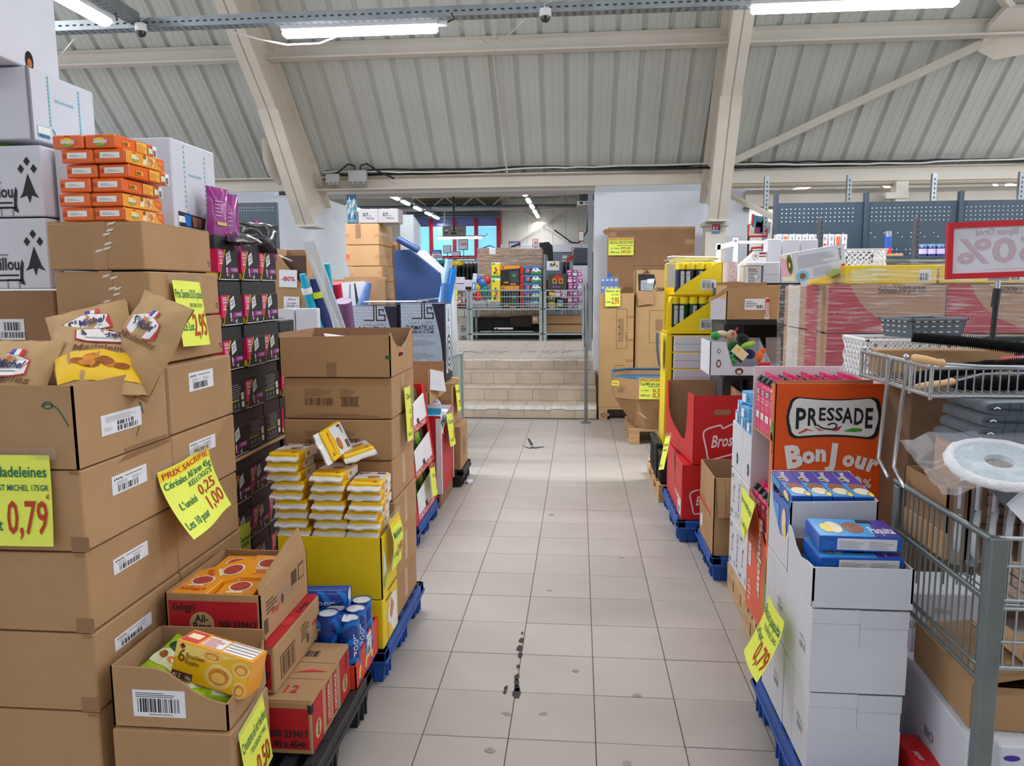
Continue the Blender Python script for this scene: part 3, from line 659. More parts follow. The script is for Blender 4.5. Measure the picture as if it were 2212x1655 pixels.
def savane(kind):
    w_,d,h = .104,.21,.0415; t = thing('cake_pack','orange cake pack','cake pack',(0,0,0),0,'orange cake packs on the kraft cartons')
    q = MB(); q.box(-w_ / 2 + .001,w_ / 2 - .001,-d / 2,d / 2,.0005,h - .0005,ORG,.004); q.build('carton',t)
    b = Bx(t,w_,d,h); q = MB()
    def logo(F,x,y,s,sx=1.0):
        q.disc(F,x,y,s * .85 * sx,s * .62,mat('logo_yellow',(248,214,30),.3),.0012); q.pl(F,[(x - s * 1.0 * sx,y - s * .2),(x - s * .2 * sx,y - s * .75),(x + s * .9 * sx,y - s * .55),(x + s * .2 * sx,y - s * .25)],LEAF,.0016)
        q.disc(F,x + s * sx,y - s * .1,s * .4 * sx,s * .4,PINKM,.0018,10); q.text(F,'Savane',x,y - s * .22,s * .62,LOGOW,s * 2.1 * sx,.03,.15,.0024,'c'); q.rect(F,x - s * .45 * sx,y + s * .62,s * .9 * sx,s * .22,LOGOR,.0016)
    if kind == 0: logo(b.front,w_ / 2,h * .48,.021)
    else: q.rect(b.front,.022,h * .33,.064,h * .42,LOGOW); q.lines(b.front,.03,h * .45,.045,h * .2,GREY,2,.3,.0018); q.rect(b.front,.006,h * .35,.01,h * .3,mat('dark_orange',(190,66,20),.4))
    D = b.right
    if kind == 1:
        q.rect(D,0,.001,d * .98,h * .9,ORGL,.0008); logo(D,.045,h * .5,.019); q.pl(D,[(.085,h * .2),(.1,h * .9),(.115,h * .85),(.11,h * .15)],mat('pack_cream',(250,226,180),.4),.0014); q.disc(D,.1,h * .75,.008,.008,CAKED,.0018,8); q.pl(D,[(.118,h * .3),(.13,h * .85),(.155,h * .75),(.145,h * .15)],LOGOW,.0014); q.disc(D,.136,h * .5,.012,.012,CAKE,.002,10)
        q.pl(D,[(.165,h * .9),(.175,h * .4),(.21,.002),(.209,h * .9)],mat('dark_orange2',(232,96,24),.4),.0016); q.lines(D,.172,h * .5,.03,h * .25,mat('gold_ink',(250,190,50),.5),3,.4,.002)
    else:
        q.rect(D,.1,h * .12,.055,h * .76,mat('gold_ink',(250,190,50),.5)); q.lines(D,.103,h * .18,.05,h * .6,ORG,5,.35,.0018); q.rect(D,.03,h * .3,.038,h * .3,ORGL); q.bars(D,.034,h * .34,.022,h * .2,INK,7,.0018); q.rect(D,.163,h * .25,.022,h * .4,mat('mint',(214,232,196),.5)); q.rect(D,.186,h * .05,.022,h * .85,LOGOW,.0016); q.bars(D,.189,h * .1,.016,h * .5,INK,8,.002)
    q.build('print',t)
    q = MB(); q.box(-w_ / 2 - .0003,w_ / 2 + .0003,-d / 2 - .0024,-d / 2 - .002,h * .05,h * .97,FILM); q.box(w_ / 2 + .002,w_ / 2 + .0024,-d / 2,d / 2,h * .03,h * .97,FILM); 
    return t
sv = [savane(0),savane(1),savane(2)]
for s_ in sv: s_['tmp'] = 1
lay = [(1,0,0),(1,-.006,.0),(2,-.0,.0),(2,.018,-.014),(1,.012,.012),(0,-.012,-.012)]
used = set()
for i,(k,dx,rt) in enumerate(lay):
    for j in range(2):
        lab = 'orange cake pack on the kraft carton, %s layer from the bottom, %s of the two' % (ORD[i],('left','right')[j])
        loc = (-1.545 + j * .1055 + dx,2.345 + (.012 if i == 3 else 0),1.7535 + i * .0435); rot = rt - .02
        if k in used: dup(sv[k],loc,rot,lab)
        else: used.add(k); sv[k].location = loc; sv[k].rotation_euler = (0,0,rot); sv[k]['label'] = lab
for s_ in list(COL.objects):
    if 'tmp' in s_: del s_['tmp']
# ---- white cartons behind
WSH = mat('white_carton',(214,215,224),.5,noise=.02,rnd=.01); CYAN = mat('cyan_ink',(90,180,200),.6)
def perforated(bx,F,L_,H_,seed=0,notch=None):
    q = MB(); pts = [(L_ * .27,H_ * (.93 - .055 * i)) for i in range(13)] + [(L_ * (.30 + .012 * i),H_ * (.20 - .025 * i)) for i in range(3)] + [(L_ * .74,H_ * (.88 - .055 * i)) for i in range(14)]
    for i,(x,y) in enumerate(pts): q.pl(F,[(x - .006,y - .004),(x + .006,y - .004),(x,y + .008)],CYAN)
    q.text(F,'Ultra extra sensible',L_ * .5,H_ * .62,.012,CYAN,L_ * .3,.005,0,.0016,'c')
    x = L_ * .16; q.rect(F,x - .03,.012,.06,.04,CYAN,.0012); q.rect(F,x - .03,.026,.06,.024,LOGOW,.0018); q.text(F,'express',x,.015,.012,mat('sticker_navy',(50,60,120),.6),.05,.01,0,.002,'c')
    q.build('print',bx.o)
# support under the white pile, then the pile
bx = closed('brown carton with white barcode sheet at the left edge below the white crates',-2.28,-1.80,2.452,2.90,1.322,1.545,CARDD,seam=False); a = at(0,735,Y=2.45); b = at(50,690,Y=2.45)
q = MB(); zz = a.z - 1.322; q.prism([bx.front.p(x,y,.0005) for x,y in ((a.x + 2.28,zz),(b.x + 2.28,zz),(b.x + 2.28,b.z - 1.322),(a.x + 2.28,b.z - 1.322))],(0,-.001,0),PAPER)
hh = b.z - a.z; q.bars(bx.front,b.x + 2.28 - .075,zz + hh * .45,.062,hh * .4,INK,12,.002,3); q.bars(bx.front,a.x + 2.28 + .005,zz + hh * .1,.09,hh * .28,INK,16,.002,4); q.build('label_sticker',bx.o)
bx = closed('brown carton at the left edge, lower one under the barcode sheet',-2.28,-1.80,2.452,2.90,1.09,1.321,CARDD,seam=False); q = MB(); q.rect(bx.front,.0,bx.H - .012,bx.W,.01,CARDIN); q.build('fold_line',bx.o)
bx = closed('brown carton at the left edge, bottom of the pile behind the open box',-2.28,-1.80,2.452,2.90,0,1.089,CARDD,seam=False)
def ermine(label,z0,z1,seed):
    bx = closed(label,-2.28,-1.806,2.452,2.88,z0,z1,WSH,seam=False,name='vegetable_crate',cat='crate'); F = bx.front; W_,H_ = bx.W,bx.H
    q = MB(); x = W_ - .052; y = H_ * .52; s = H_ * .13
    for dx,dy in ((0,1.9),(-.75,1.1),(.75,1.1)): q.pl(F,[(x + dx * s - s * .38,y + dy * s),(x + dx * s,y + dy * s - s * .5),(x + dx * s + s * .38,y + dy * s),(x + dx * s,y + dy * s + s * .5)],INK)
    q.pl(F,[(x,y + s * .6),(x - s * .75,y - s * 1.5),(x - s * 1.15,y - s * 2.05),(x - s * .25,y - s * 1.75)],INK); q.pl(F,[(x,y + s * .6),(x - s * .25,y - s * 1.75),(x,y - s * 2.6),(x + s * .3,y - s * 1.75)],INK); q.pl(F,[(x,y + s * .6),(x + s * .3,y - s * 1.75),(x + s * 1.15,y - s * 2.05),(x + s * .75,y - s * 1.5)],INK)
    q.text(F,'uillou',W_ - .205,H_ * .27,H_ * .17,INK,.095,.02); q.rect(F,W_ - .2,H_ * .18,.085,.006,INK); q.rect(F,W_ - .19,H_ * .11,.085,.006,INK); q.lines(F,W_ - .21,H_ * .47,.1,.008,GREY,1,.6)
    q.pl(F,[(W_ - .112,H_ * .08),(W_ - .108,H_ * .3),(W_ - .1,H_ * .42),(W_ - .094,H_ * .36),(W_ - .1,H_ * .16),(W_ - .094,H_ * .05)],INK)
    q.build('print',bx.o)
    q = MB(); pts = [(W_ - .245 + .052 * math.cos(g) * (1.0),H_ * .68 + .021 * math.sin(g)) for g in [2 * math.pi * k / 16 for k in range(16)]]; q.pl(F,pts,mat('handle_dark',(40,24,16),.9),.0012); q.pl(F,[(a_ - .01,b_ * .985) for a_,b_ in pts[8:16]],mat('lettuce_green',(90,160,30),.6),.0016); q.build('handle_hole',bx.o)
    q = MB(); q.rect(F,W_ - .16,0,.004,.03,GREY); q.rect(F,W_ - .16,.03,.045,.004,GREY); q.rect(F,W_ - .118,0,.004,.03,GREY); q.build('tab_cut',bx.o)
    return bx
ermine('white vegetable crate with a black ermine emblem, lower one at the left edge',1.546,1.79,1)
ermine('white vegetable crate with a black ermine emblem, upper one at the left edge',1.791,2.03,2)
q = MB(); 
for i in range(5): q.prism([(-2.18 + .03 * i,2.5,2.031),(-2.12 + .03 * i,2.46,2.031),(-2.06 + .02 * i,2.6,2.032 + .004 * i)],(0,0,.012 + .004 * i),LEAF)
tag(q.build('lettuce_leaf'),'bright green leaf showing over the upper ermine crate','leaf')
y1 = at(205,250,X=-1.83).y
bx = closed('white carton with dotted blue tear line, lower one at the upper left',-2.35,-1.83,2.455,y1,2.046,2.285,WSH,seam=False,name='white_box'); perforated(bx,bx.right,bx.D,bx.H)
q = MB(); q.box(bx.W / 2 - .008,bx.W / 2 + .001,-bx.D / 2 - .001,-bx.D / 2 + .008,0,bx.H,GREY); q.build('edge_seam',bx.o)
bx = closed('plain white carton with a small handle hole at the top left corner',-2.40,-1.86,2.28,2.66,2.288,2.60,WSH,seam=False,name='white_box')
q = MB(); a = at(64,132,X=-1.858); q.disc(bx.right,a.y - 2.28,a.z - 2.288 ,.02,.032,mat('handle_dark',(40,24,16),.9),.0014,12); q.disc(bx.right,a.y - 2.28,a.z - 2.288 - .008,.012,.016,mat('hole_orange',(200,110,50),.8),.002,8); q.build('handle_hole',bx.o)
bx = closed('white carton standing behind the ermine crates beside the orange packs',-1.795,-1.66,2.50,2.79,1.31,2.03,WSH,seam=False,name='white_box'); q = MB(); q.rect(bx.front,.0,.22,bx.W,.003,GREY); q.rect(bx.front,0,.45,bx.W,.003,GREY); q.build('seam',bx.o)
y1 = at(466,400,X=-1.54).y
bx = closed('white carton underneath the dotted white box behind the orange packs',-1.79,-1.545,2.81,y1 - .01,.0,1.772,WSH,seam=False,name='white_box')
bx = closed('white carton with dotted blue tear line behind the orange packs',-1.79,-1.54,2.80,y1,1.774,2.116,WSH,seam=False,name='white_box')
F = bx.right; L_,H_ = bx.D,bx.H; perforated(bx,F,L_,H_)
q = MB(); q.pl(F,[(L_ * .1,H_ * .03),(L_ * .66,H_ * .03),(L_ * .70,H_ * .16),(L_ * .08,H_ * .2)],mat('display_dark',(60,24,20),.6),.0014); q.pl(F,[(L_ * .24,H_ * .04),(L_ * .34,H_ * .04),(L_ * .36,H_ * .17),(L_ * .2,H_ * .17)],mat('display_blue',(40,130,210),.4),.002); q.pl(F,[(L_ * .4,H_ * .04),(L_ * .58,H_ * .04),(L_ * .6,H_ * .15),(L_ * .38,H_ * .16)],mat('display_tan',(196,130,100),.4),.002); q.build('window_cut',bx.o)
q = MB(); q.prism([F.p(L_ * .66,0),F.p(L_ * 1.0,0),F.p(L_ * 1.0,H_ * .12),F.p(L_ * .72,H_ * .24)],F.n * .05,WSH); q.build('bent_flap',bx.o)
# ---- price signs on the stack
a = at(108,983,Y=1.775); zt_,zb_ = a.z,at(112,1178,Y=1.77).z; Hs = zt_ - zb_
F = Face((a.x - Hs * 1.41,1.776,zb_),(1,0,0),(0,0,1),lambda x,y: .004 + .012 * (1 - y / Hs) ** 2 + .004 * math.sin(9 * x))
price_sign('yellow price sign for madeleines at 0,79 at the left edge',F,Hs * 1.41,Hs,[('Mini Madeleines',.97,.76,.12,GREENI,.62,'r',0),('ST MICHEL 175GR',.98,.61,.065,GREENI,.40,'r',0),('0,79',.965,.14,.36,REDI,.33,'r',0),('€',.985,.52,.05,REDI,None,'r',0),('Le Paquet',.60,.17,.13,GREENI,.34,'r',0)])
def facing_sign(px,Xp,lean,tilt,W_,H_,amp):
    a = at(px[0],px[1],X=Xp); u = Vector((lean,1,tilt)).normalized(); v = Vector((0,-tilt,1)).normalized()
    return Face(a - v * H_ + Vector((.004,0,0)),u,v,amp)
F = facing_sign((334,1022),XT,.0,.04,.33,.21,lambda x,y: .003 + .10 * max(0,1 - y / .21) ** 1.6 * (1 - .3 * x / .33) + .008 * math.sin(16 * x))
price_sign('yellow sacrificed price sign for bran cereal at 0,25 and 1,00',F,.33,.21,[('PRIX SACRIFIE',.5,.865,.085,REDI,.92,'c',0),('Céréales All bran 45g',.5,.71,.1,GREENI,.95,'c',0),('KELLOGG\'S',.95,.60,.075,GREENI,.56,'r',.15),('0,25',.92,.40,.15,REDI,.40,'r',0),('1,00',.96,.15,.2,REDI,.42,'r',0),("L'unité",.1,.38,.1,GREENI,.32,'l',0),('Les 10 pour',.03,.12,.11,GREENI,.46,'l',0)],band=True)
F = facing_sign((366,605),-1.318,.0,-.035,.185,.215,lambda x,y: .004 + .03 * (1 - y / .215) + .006 * math.sin(20 * x))
price_sign('yellow price sign for cake packs at 2,95 hanging on the taped cartons',F,.185,.215,[('Prix Savane DUO pocket',.5,.74,.13,GREENI,.97,'c',0),('BROSSARD DUO/30',.9,.60,.06,GREENI,.5,'r',0),('2,95',.95,.16,.34,REDI,.55,'r',0),('€',.98,.5,.05,REDI,None,'r',0),('Le Lot',.08,.24,.13,GREENI,.34,'l',0)])
# ================================================================= LEFT, ON THE BLACK PALLET
blue_pallet('black plastic pallet on the floor under the red and brown cereal cartons',-1.26,-.755,1.72,2.55,.15,BLACKP)
closed('kraft carton under the open box of pastry packs',-1.235,-.905,1.765,2.01,.152,.385,seam=False)
b2 = Bx([o for o in COL.objects if o.get('label') == 'kraft carton under the open box of pastry packs'][0],.328,.243,.231)
tape_strip(b2,b2.right,.01,.07,.22,.05)
bx = opened('open kraft box with a curved cut front holding pastry packs and green bags',-1.232,-.912,1.772,2.018,.387,.555,front_=[(0,0),(1,0),(1,.44),(.86,.5),(.72,.62),(.6,.8),(.5,.93),(.4,.99),(.28,1),(0,1)],right_=[(0,0),(1,0),(1,.85),(.95,.80),(.9,.62),(.8,.66),(.72,.54),(.5,.5),(0,.44)],left_=[(0,0),(1,0),(1,1),(0,1)])
sticker(bx,bx.front,.058,.03,.145,.075,21,style=1)
LIME = mat('lime_foil',(176,214,40),.22,noise=.12,scale=12,coat=.3); LIMEW = mat('lime_foil_white',(226,234,190),.3,noise=.1,scale=20)
def limebag(label,loc,rot,seed,w_=.13,h=.17):
    t = thing('crouton_bag',label,'bag',loc,rot,'green crouton bags in the open kraft box'); q = MB(); F = pillow(q,w_,h,.05,LIME,8,9,seed,.25); q.build('bag',t); q = MB(); patch(q,F,.02,.03,.08,.05,LIMEW,.002,5); q.disc(F,.06,.1,.03,.02,mat('dark_green',(30,70,30),.5),.003,10); q.rect(F,.05,.125,.04,.012,INK,.004); q.disc(F,.045,.06,.014,.01,CAKED,.004,8); q.disc(F,.08,.055,.014,.01,mat('orange_dot',(236,120,40),.5),.004,8); q.build('print',t); return t
limebag('green crouton bag standing at the right front of the cut open box',at(478,1480,Y=1.87),(1.0,.3,.5),4,.09,.12)
limebag('green crouton bag lying in front under the pastry pack',Vector((-1.05,1.86,.455)),(.2,.1,.9),5,.11,.13)
limebag('green crouton bag at the left back of the cut open box',Vector((-1.15,1.93,.50)),(.3,.2,-.3),6,.11,.15)
limebag('green crouton bag at the right back behind the pastry pack',Vector((-.97,1.95,.46)),(.4,.3,.2),7,.09,.12)
limebag('green crouton bag buried in the middle of the cut open box',Vector((-1.07,1.9,.425)),(.05,0,.0),9,.24,.2)
# the pastry pack, lying tilted
t = thing('pastry_pack','yellow and orange pastry shell pack lying in the cut open box','pack',(0,0,0)); o_ = at(358,1470,Y=1.82); u = (at(545,1497,Y=1.80) - o_); w_ = .225; h = .105; d = .085
PKO = mat('pack_orange',(246,160,28),.3,noise=.05,coat=.3); PKY = mat('pack_yellow',(238,184,22),.3,noise=.05,coat=.3); CREAMP = mat('pack_cream',(250,226,180),.4)
q = MB(); q.box(0,w_,0,d,0,h,PKO,.002); q.build('carton',t)
q = MB(); F = front(0,0,0); q.rect(F,.002,.002,w_ - .004,h - .004,PKY,.001); q.pl(F,[(.002,.06),(.10,.075),(.19,.103),(.002,.103)],mat('pack_pale',(244,214,110),.3),.0014)
for (x,y,rx,ry) in ((.14,.04,.042,.034),(.11,.088,.03,.016),(.20,.075,.026,.022),(.205,.02,.02,.024)):
    q.disc(F,x,y,rx,ry,mat('pastry_light',(244,200,110),.5,noise=.15,scale=50),.002); q.disc(F,x,y,rx * .72,ry * .66,CAKE,.0024); q.disc(F,x,y - ry * .1,rx * .5,ry * .42,mat('pastry_pale',(240,188,90),.5),.0028)
BRN = mat('brown_type',(104,62,20),.6); q.text(F,'6',.012,.052,.036,BRN,None,0,0,.003); q.text(F,'Bouchées',.036,.066,.014,BRN,.055,.004,0,.003); q.text(F,'Royales',.036,.049,.014,BRN,.042,.004,0,.003); q.rect(F,.003,.004,.062,.02,mat('dark_brown',(84,50,40),.5),.002); q.text(F,'41',.007,.008,.011,LOGOW,.012,.01,0,.003); q.text(F,'2',.024,.008,.011,LOGOW,None,.01,0,.003); q.text(F,'150g',.044,.008,.009,LOGOW,.018,.01,0,.003)
q.pl(F,[(.012,.094),(.021,.1025),(.03,.094),(.021,.0855)],INK,.002); q.pl(F,[(.012,.094),(.021,.0855),(.026,.09),(.018,.097)],LOGOR,.0026)
Ft = top(0,0,h); q.rect(Ft,.005,.01,.05,d - .02,LOGOR,.001); q.rect(Ft,.012,.03,.036,.03,CREAMP,.0016); q.rect(Ft,.065,.012,.06,d - .025,LOGOW,.001); q.lines(Ft,.068,.016,.052,d - .035,LOGOR,6,.4,.0016); q.rect(Ft,.13,.008,.088,d - .015,LOGOW,.001)
for k in range(4): q.rect(Ft,.132,.02 + k * .017,.084,.003,mat('brown_line',(120,60,50),.6),.0016)
q.text(Ft,'BOUCHEES ROYALES',.065,.076,.006,BRN,.06,.005,0,.0016)
q.build('print',t)
t.location = o_ + Vector((0,.02,.0)); t.rotation_euler = (-.12,.2,-.1)
F = Face((0,0,0),(.12,1,0),(0,0,1)); a = at(508,1625,Y=1.78); 
F = Face((-.903,1.80,.165),(0.0,.19,.035),(0,-.03,1),lambda x,y: .004 + .02 * (1 - y / .2))
price_sign('yellow price sign for garlic and herb croutons at the bottom edge',F,.16,.2,[('Croutons ail et herbes',.5,.66,.15,GREENI,.94,'c',0),('TOUSSAINT 90G',.9,.5,.08,GREENI,.6,'r',0),('0,50',.92,.08,.3,REDI,.5,'r',0)])
# ---- cereal cartons
KR = mat('carton_red',(188,24,38),.6,noise=.06,scale=10)
def cereal(label,x0,x1,y0,y1,z0,z1,op=False,tall=False):
    if op: bx = opened(label,x0,x1,y0,y1,z0,z1,name='cereal_carton',cat='carton',back_=[(0,0),(1,0),(1,1),(0,1)])
    else: bx = closed(label,x0,x1,y0,y1,z0,z1,name='cereal_carton',cat='carton')
    F = bx.front; W_,H_,D_ = bx.W,bx.H,bx.D; q = MB()
    q.rect(F,.01,H_ * .1,W_ - .02,H_ * .76,KR); q.rect(F,.01,H_ * .86,W_ - .02,H_ * .05,CARD,.0008)
    q.text(F,"Kellogg's",.018,H_ * .66,H_ * .15,INK,W_ * .25,.02,.3); q.disc(F,W_ * .38,H_ * .38,H_ * .26,H_ * .26,mat('carton_tan',(196,160,112),.8),.0018); q.text(F,'All-',W_ * .38,H_ * .43,H_ * .15,INK,None,.02,0,.0024,'c'); q.text(F,'Bran',W_ * .38,H_ * .26,H_ * .16,INK,None,.02,0,.0024,'c'); q.text(F,'Original',W_ * .38,H_ * .17,H_ * .07,INK,None,0,.2,.0024,'c')
    q.text(F,'500 339417',W_ * .96,H_ * .33,H_ * .13,INK,W_ * .40,.03,0,.0024,'r'); q.text(F,'40 x 45g℮',W_ * .93,H_ * .14,H_ * .13,INK,W_ * .33,.03,0,.0024,'r')
    q.build('print',bx.o); return bx
def side_print(bx,style):
    F = bx.right; D_,H_ = bx.D,bx.H; q = MB()
    if style == 0:
        for x0,x1 in ((.01,.25),(.72,.97)): q.rect(F,D_ * x0,H_ * .04,D_ * (x1 - x0),H_ * .9,KR)
        q.rect(F,D_ * .34,H_ * .1,D_ * .1,H_ * .8,KR); q.rect(F,D_ * .52,H_ * .1,D_ * .1,H_ * .8,KR)
        for x,t_ in ((.37,'LOPA MOULINDA'),(.55,'PORTION-PACK')): q.text(F,t_,D_ * (x + .05),H_ * .16,D_ * .05,LOGOW,H_ * .7,.01,0,.002,'l',math.pi / 2)
        for x in (.13,.84): q.disc(F,D_ * x,H_ * .35,D_ * .07,H_ * .18,mat('carton_tan',(196,160,112),.8),.0018); q.text(F,'All-Bran',D_ * (x + .02),H_ * .22,.016,INK,H_ * .28,.01,0,.0024,'l',math.pi / 2)
        q.text(F,"Kellogg's",D_ * .9,H_ * .62,.018,INK,H_ * .3,.01,.2,.0024,'l',math.pi / 2)
        F2 = bx.top
        q.rect(F2,0,D_ * .34,bx.W,.002,CARDD); q.rect(F2,0,D_ * .62,bx.W,.002,CARDD); q.bars(F2,bx.W * .6,D_ * .72,.05,.04,INK,8); q.text(F2,'12',bx.W * .62,D_ * .12,.04,LOGOR,None,.01)
        q.pl(F2,[(bx.W * .6,D_ * .44),(bx.W * .98,D_ * .47),(bx.W * .8,D_ * .5)],LOGOR)
        q.rect(F,0,H_ - .04,.012,.028,INK,.002); q.rect(bx.front,bx.W - .012,H_ - .04,.012,.028,INK,.002)
    else:
        q.rect(F,D_ * .12,H_ * .15,D_ * .3,H_ * .5,CARDINK,.0010); q.rect(F,D_ * .13,H_ * .18,D_ * .28,H_ * .44,CARD,.0014); q.bars(F,D_ * .15,H_ * .2,D_ * .24,H_ * .4,CARDINK,12,.002); q.lines(F,D_ * .55,H_ * .4,D_ * .2,H_ * .4,CARDINK,5,.35); q.disc(F,D_ * .7,H_ * .3,.012,.016,CARDINK); q.text(F,"Kellogg's",D_ * .8,H_ * .45,.016,LOGOR,D_ * .16,.01,.2)
        q.rect(bx.top,bx.W - .05,0,.048,D_,KR); q.text(bx.top,"Kellogg's",bx.W - .012,D_ * .62,.018,INK,.09,.01,.2,.002,'l',math.pi / 2); q.disc(bx.top,bx.W - .025,D_ * .45,.019,.03,LOGOR,.002)
    q.build('side_print',bx.o)
k1 = cereal('red printed cereal carton lying lowest on the black pallet',-1.085,-.785,2.03,2.40,.152,.326); side_print(k1,0)
k2 = cereal('brown and red cereal carton in the middle under the open one',-1.205,-.905,2.055,2.455,.328,.476); side_print(k2,1)
k3 = cereal('open cereal carton on top holding orange packs',-1.245,-.945,2.07,2.46,.478,.632,True)
q = MB(); F = k3.right; D_,H_ = k3.D,k3.H
q.lines(F,D_ * .1,H_ * .5,D_ * .22,H_ * .3,CARDINK,4,.4); q.disc(F,D_ * .42,H_ * .5,.01,.016,CARDINK); q.rect(F,D_ * .05,H_ * .12,D_ * .07,H_ * .3,CARDINK); q.text(F,"Kellogg's",D_ * .2,H_ * .4,.016,LOGOR,.06,.01,.2); q.rect(F,D_ * .62,H_ * .55,D_ * .12,H_ * .3,CARDINK,.001); q.rect(F,D_ * .78,H_ * .52,D_ * .13,H_ * .36,CARDINK,.001); q.rect(F,D_ * .79,H_ * .56,D_ * .11,H_ * .28,CARD,.0016)
q.build('side_print',k3.o)
q = MB(); a = k3.right; q.prism([a.p(.01,H_ - .004,-.004),a.p(D_,H_ - .004,-.004),a.p(D_ + .0,H_ + .085,-.025),a.p(D_ * .8,H_ + .07,-.03),a.p(.06,H_ + .008,-.03)],(-.004,0,0),CARD); q.lines(Face(a.p(.1,H_,-.0),(0,1,.1),(-.3,0,1)),.02,.02,.08,.02,CARDINK,3,.3,-.004) if False else None; q.build('flap',k3.o)
tape_strip(k3,k3.right,D_ * .3,H_ * .42,D_ * .35,.045,CLEAR)
OPK = mat('cereal_orange',(244,156,24),.3,noise=.05,coat=.2); OPD = mat('cereal_rust',(206,96,22),.4)
def cerpack(label,loc,rot):
    t = thing('cereal_pack',label,'cereal box',loc,rot,'orange cereal packs in the open carton'); q = MB(); q.box(-.06,.06,-.085,.085,0,.036,OPK,.002); q.build('carton',t); F = top(-.06,-.085,.036); q = MB()
    q.disc(F,.06,.105,.036,.036,LOGOW,.0012); q.disc(F,.06,.105,.031,.031,mat('bran_red',(176,60,34),.7,noise=.4,scale=80),.0018); q.text(F,"Kellogg's",.02,.03,.02,LOGOR,.08,.012,.2); q.rect(F,.03,.06,.05,.012,CREAMP); Fr = right(.06,-.085,0); q.rect(Fr,.11,.006,.03,.024,LOGOW); q.bars(Fr,.113,.008,.024,.016,INK,8); q.rect(Fr,.145,.01,.018,.018,CREAMP); q.build('print',t); return t
cerpack('orange cereal pack lying on top at the left of the open carton',at(495,1256,Y=2.27),(.12,.10,-1.05))
cerpack('orange cereal pack lying flat at the right of the open carton',Vector((-1.03,2.32,.592)),(.06,.04,.1))
cerpack('orange cereal pack lying near the front of the open carton',Vector((-1.06,2.17,.572)),(.05,0,.05))
cerpack('orange cereal pack at the front left corner of the open carton',Vector((-1.19,2.18,.585)),(0,.02,.0))
cerpack('orange cereal pack under the top one at the back left',Vector((-1.16,2.36,.578)),(0,0,.03))
# ---- tube cans of crisps in a red tray
tr = opened('low red tray holding blue crisp tubes on the black pallet',-1.0,-.765,2.404,2.70 - .005,.152,.29,mat('tray_red',(226,60,40),.5),mat('tray_red_in',(200,60,46),.6),name='red_tray',cat='tray',right_=[(0,0),(1,0),(1,1),(.6,1),(.5,.9),(0,.62)],front_=[(0,0),(1,0),(1,.62),(0,.62)])
sticker(tr,tr.right,.125,.045,.07,.085,31,style=0)
CANB = mat('can_blue',(18,62,150),.3,noise=.05,coat=.3); CANL = mat('can_light',(16,120,214),.3); CANW = mat('can_lid',(226,228,232),.35); CHIP = mat('chip_yellow',(236,196,92),.5)
def can():
    t = thing('crisp_tube','x','can',(0,0,0),0,'blue crisp tubes in the red tray'); q = MB(); r = .036; h = .235
    q.lathe((0,0,0),[(r,0),(r,h - .004),(r + .001,h - .002),(r + .001,h),(r - .003,h),(r - .003,h - .006)],CANB,24); q.build('body',t)
    q = MB(); q.lathe((0,0,h - .004),[(r - .003,0),(r - .003,.0012),(0,.0012)],CANW,24); F = top(0,0,h - .0025)
    for a in (0,2.2): q.disc(F,.018 * math.cos(a),.018 * math.sin(a),.003,.002,GREY,.0006,6)
    q.build('lid',t)
    q = MB(); F = Face((0,0,0),(1,0,0),(0,0,1))
    class Cy(Face):
        def p(s,x,y,off=0.0): g = x / r; return Vector(((r + off) * math.sin(g),-(r + off) * math.cos(g),y))
    C_ = Cy((0,0,0),(1,0,0),(0,0,1))
    for k in range(3): 
        q.sheet(C_,.001,.001,CANL,1,1,.0004)
        for i in range(7): x0 = -.03 + .012 * i; q.pl(C_,[(x0,.05 + .07 * k + .03 * math.sin(i * .5)),(x0 + .012,.05 + .07 * k + .03 * math.sin(i * .5 + .5)),(x0 + .012,.072 + .07 * k + .03 * math.sin(i * .5 + .5)),(x0,.072 + .07 * k + .03 * math.sin(i * .5))],CANL,.0005)
    for i,(x,y) in enumerate(((.0,.03),(.018,.045),(.03,.028),(.04,.05))): q.disc(C_,x,y,.011,.015,CHIP,.0008 + .0001 * i,10)
    for i,ch in enumerate('LOOP'): q.text(C_,ch,.008,.17 - .022 * i,.018,LOGOW,None,.02,0,.0012)
    q.build('print',t); return t
c0 = can(); n = 0
spots = [(-.80,2.455),(-.873,2.452),(-.80,2.535),(-.873,2.533),(-.946,2.46),(-.80,2.612),(-.873,2.61),(-.946,2.54),(-.946,2.62)]
words = ['nearest by the aisle','nearest, second from the aisle','second row by the aisle','second row, second from the aisle','nearest at the back wall side','last row by the aisle','last row, second from the aisle','second row farthest from the aisle','last row farthest from the aisle']
for i,(x,y) in enumerate(spots):
    lab = 'blue crisp tube standing in the red tray, %s' % words[i]; loc = (x,y,.158 + .018 * (i % 3 == 1)); rt = .4 + .9 * (i % 2)
    if i == 0: c0.location = loc; c0.rotation_euler = (0,0,rt); c0['label'] = lab
    else: dup(c0,loc,rt,lab)
dup(c0,(-1.05,2.50,.445),(0,math.pi / 2,.1),'upper blue crisp tube lying on its side over the standing ones'); dup(c0,(-1.05,2.47,.372 + .0),(0,math.pi / 2,-.08),'lower blue crisp tube lying on its side over the standing ones')
# ================================================================= LEFT, FARTHER BACK
blue_pallet('blue plastic pallet under the yellow cake display and the kraft stack',-1.24,-.745,2.715,3.44,.13)
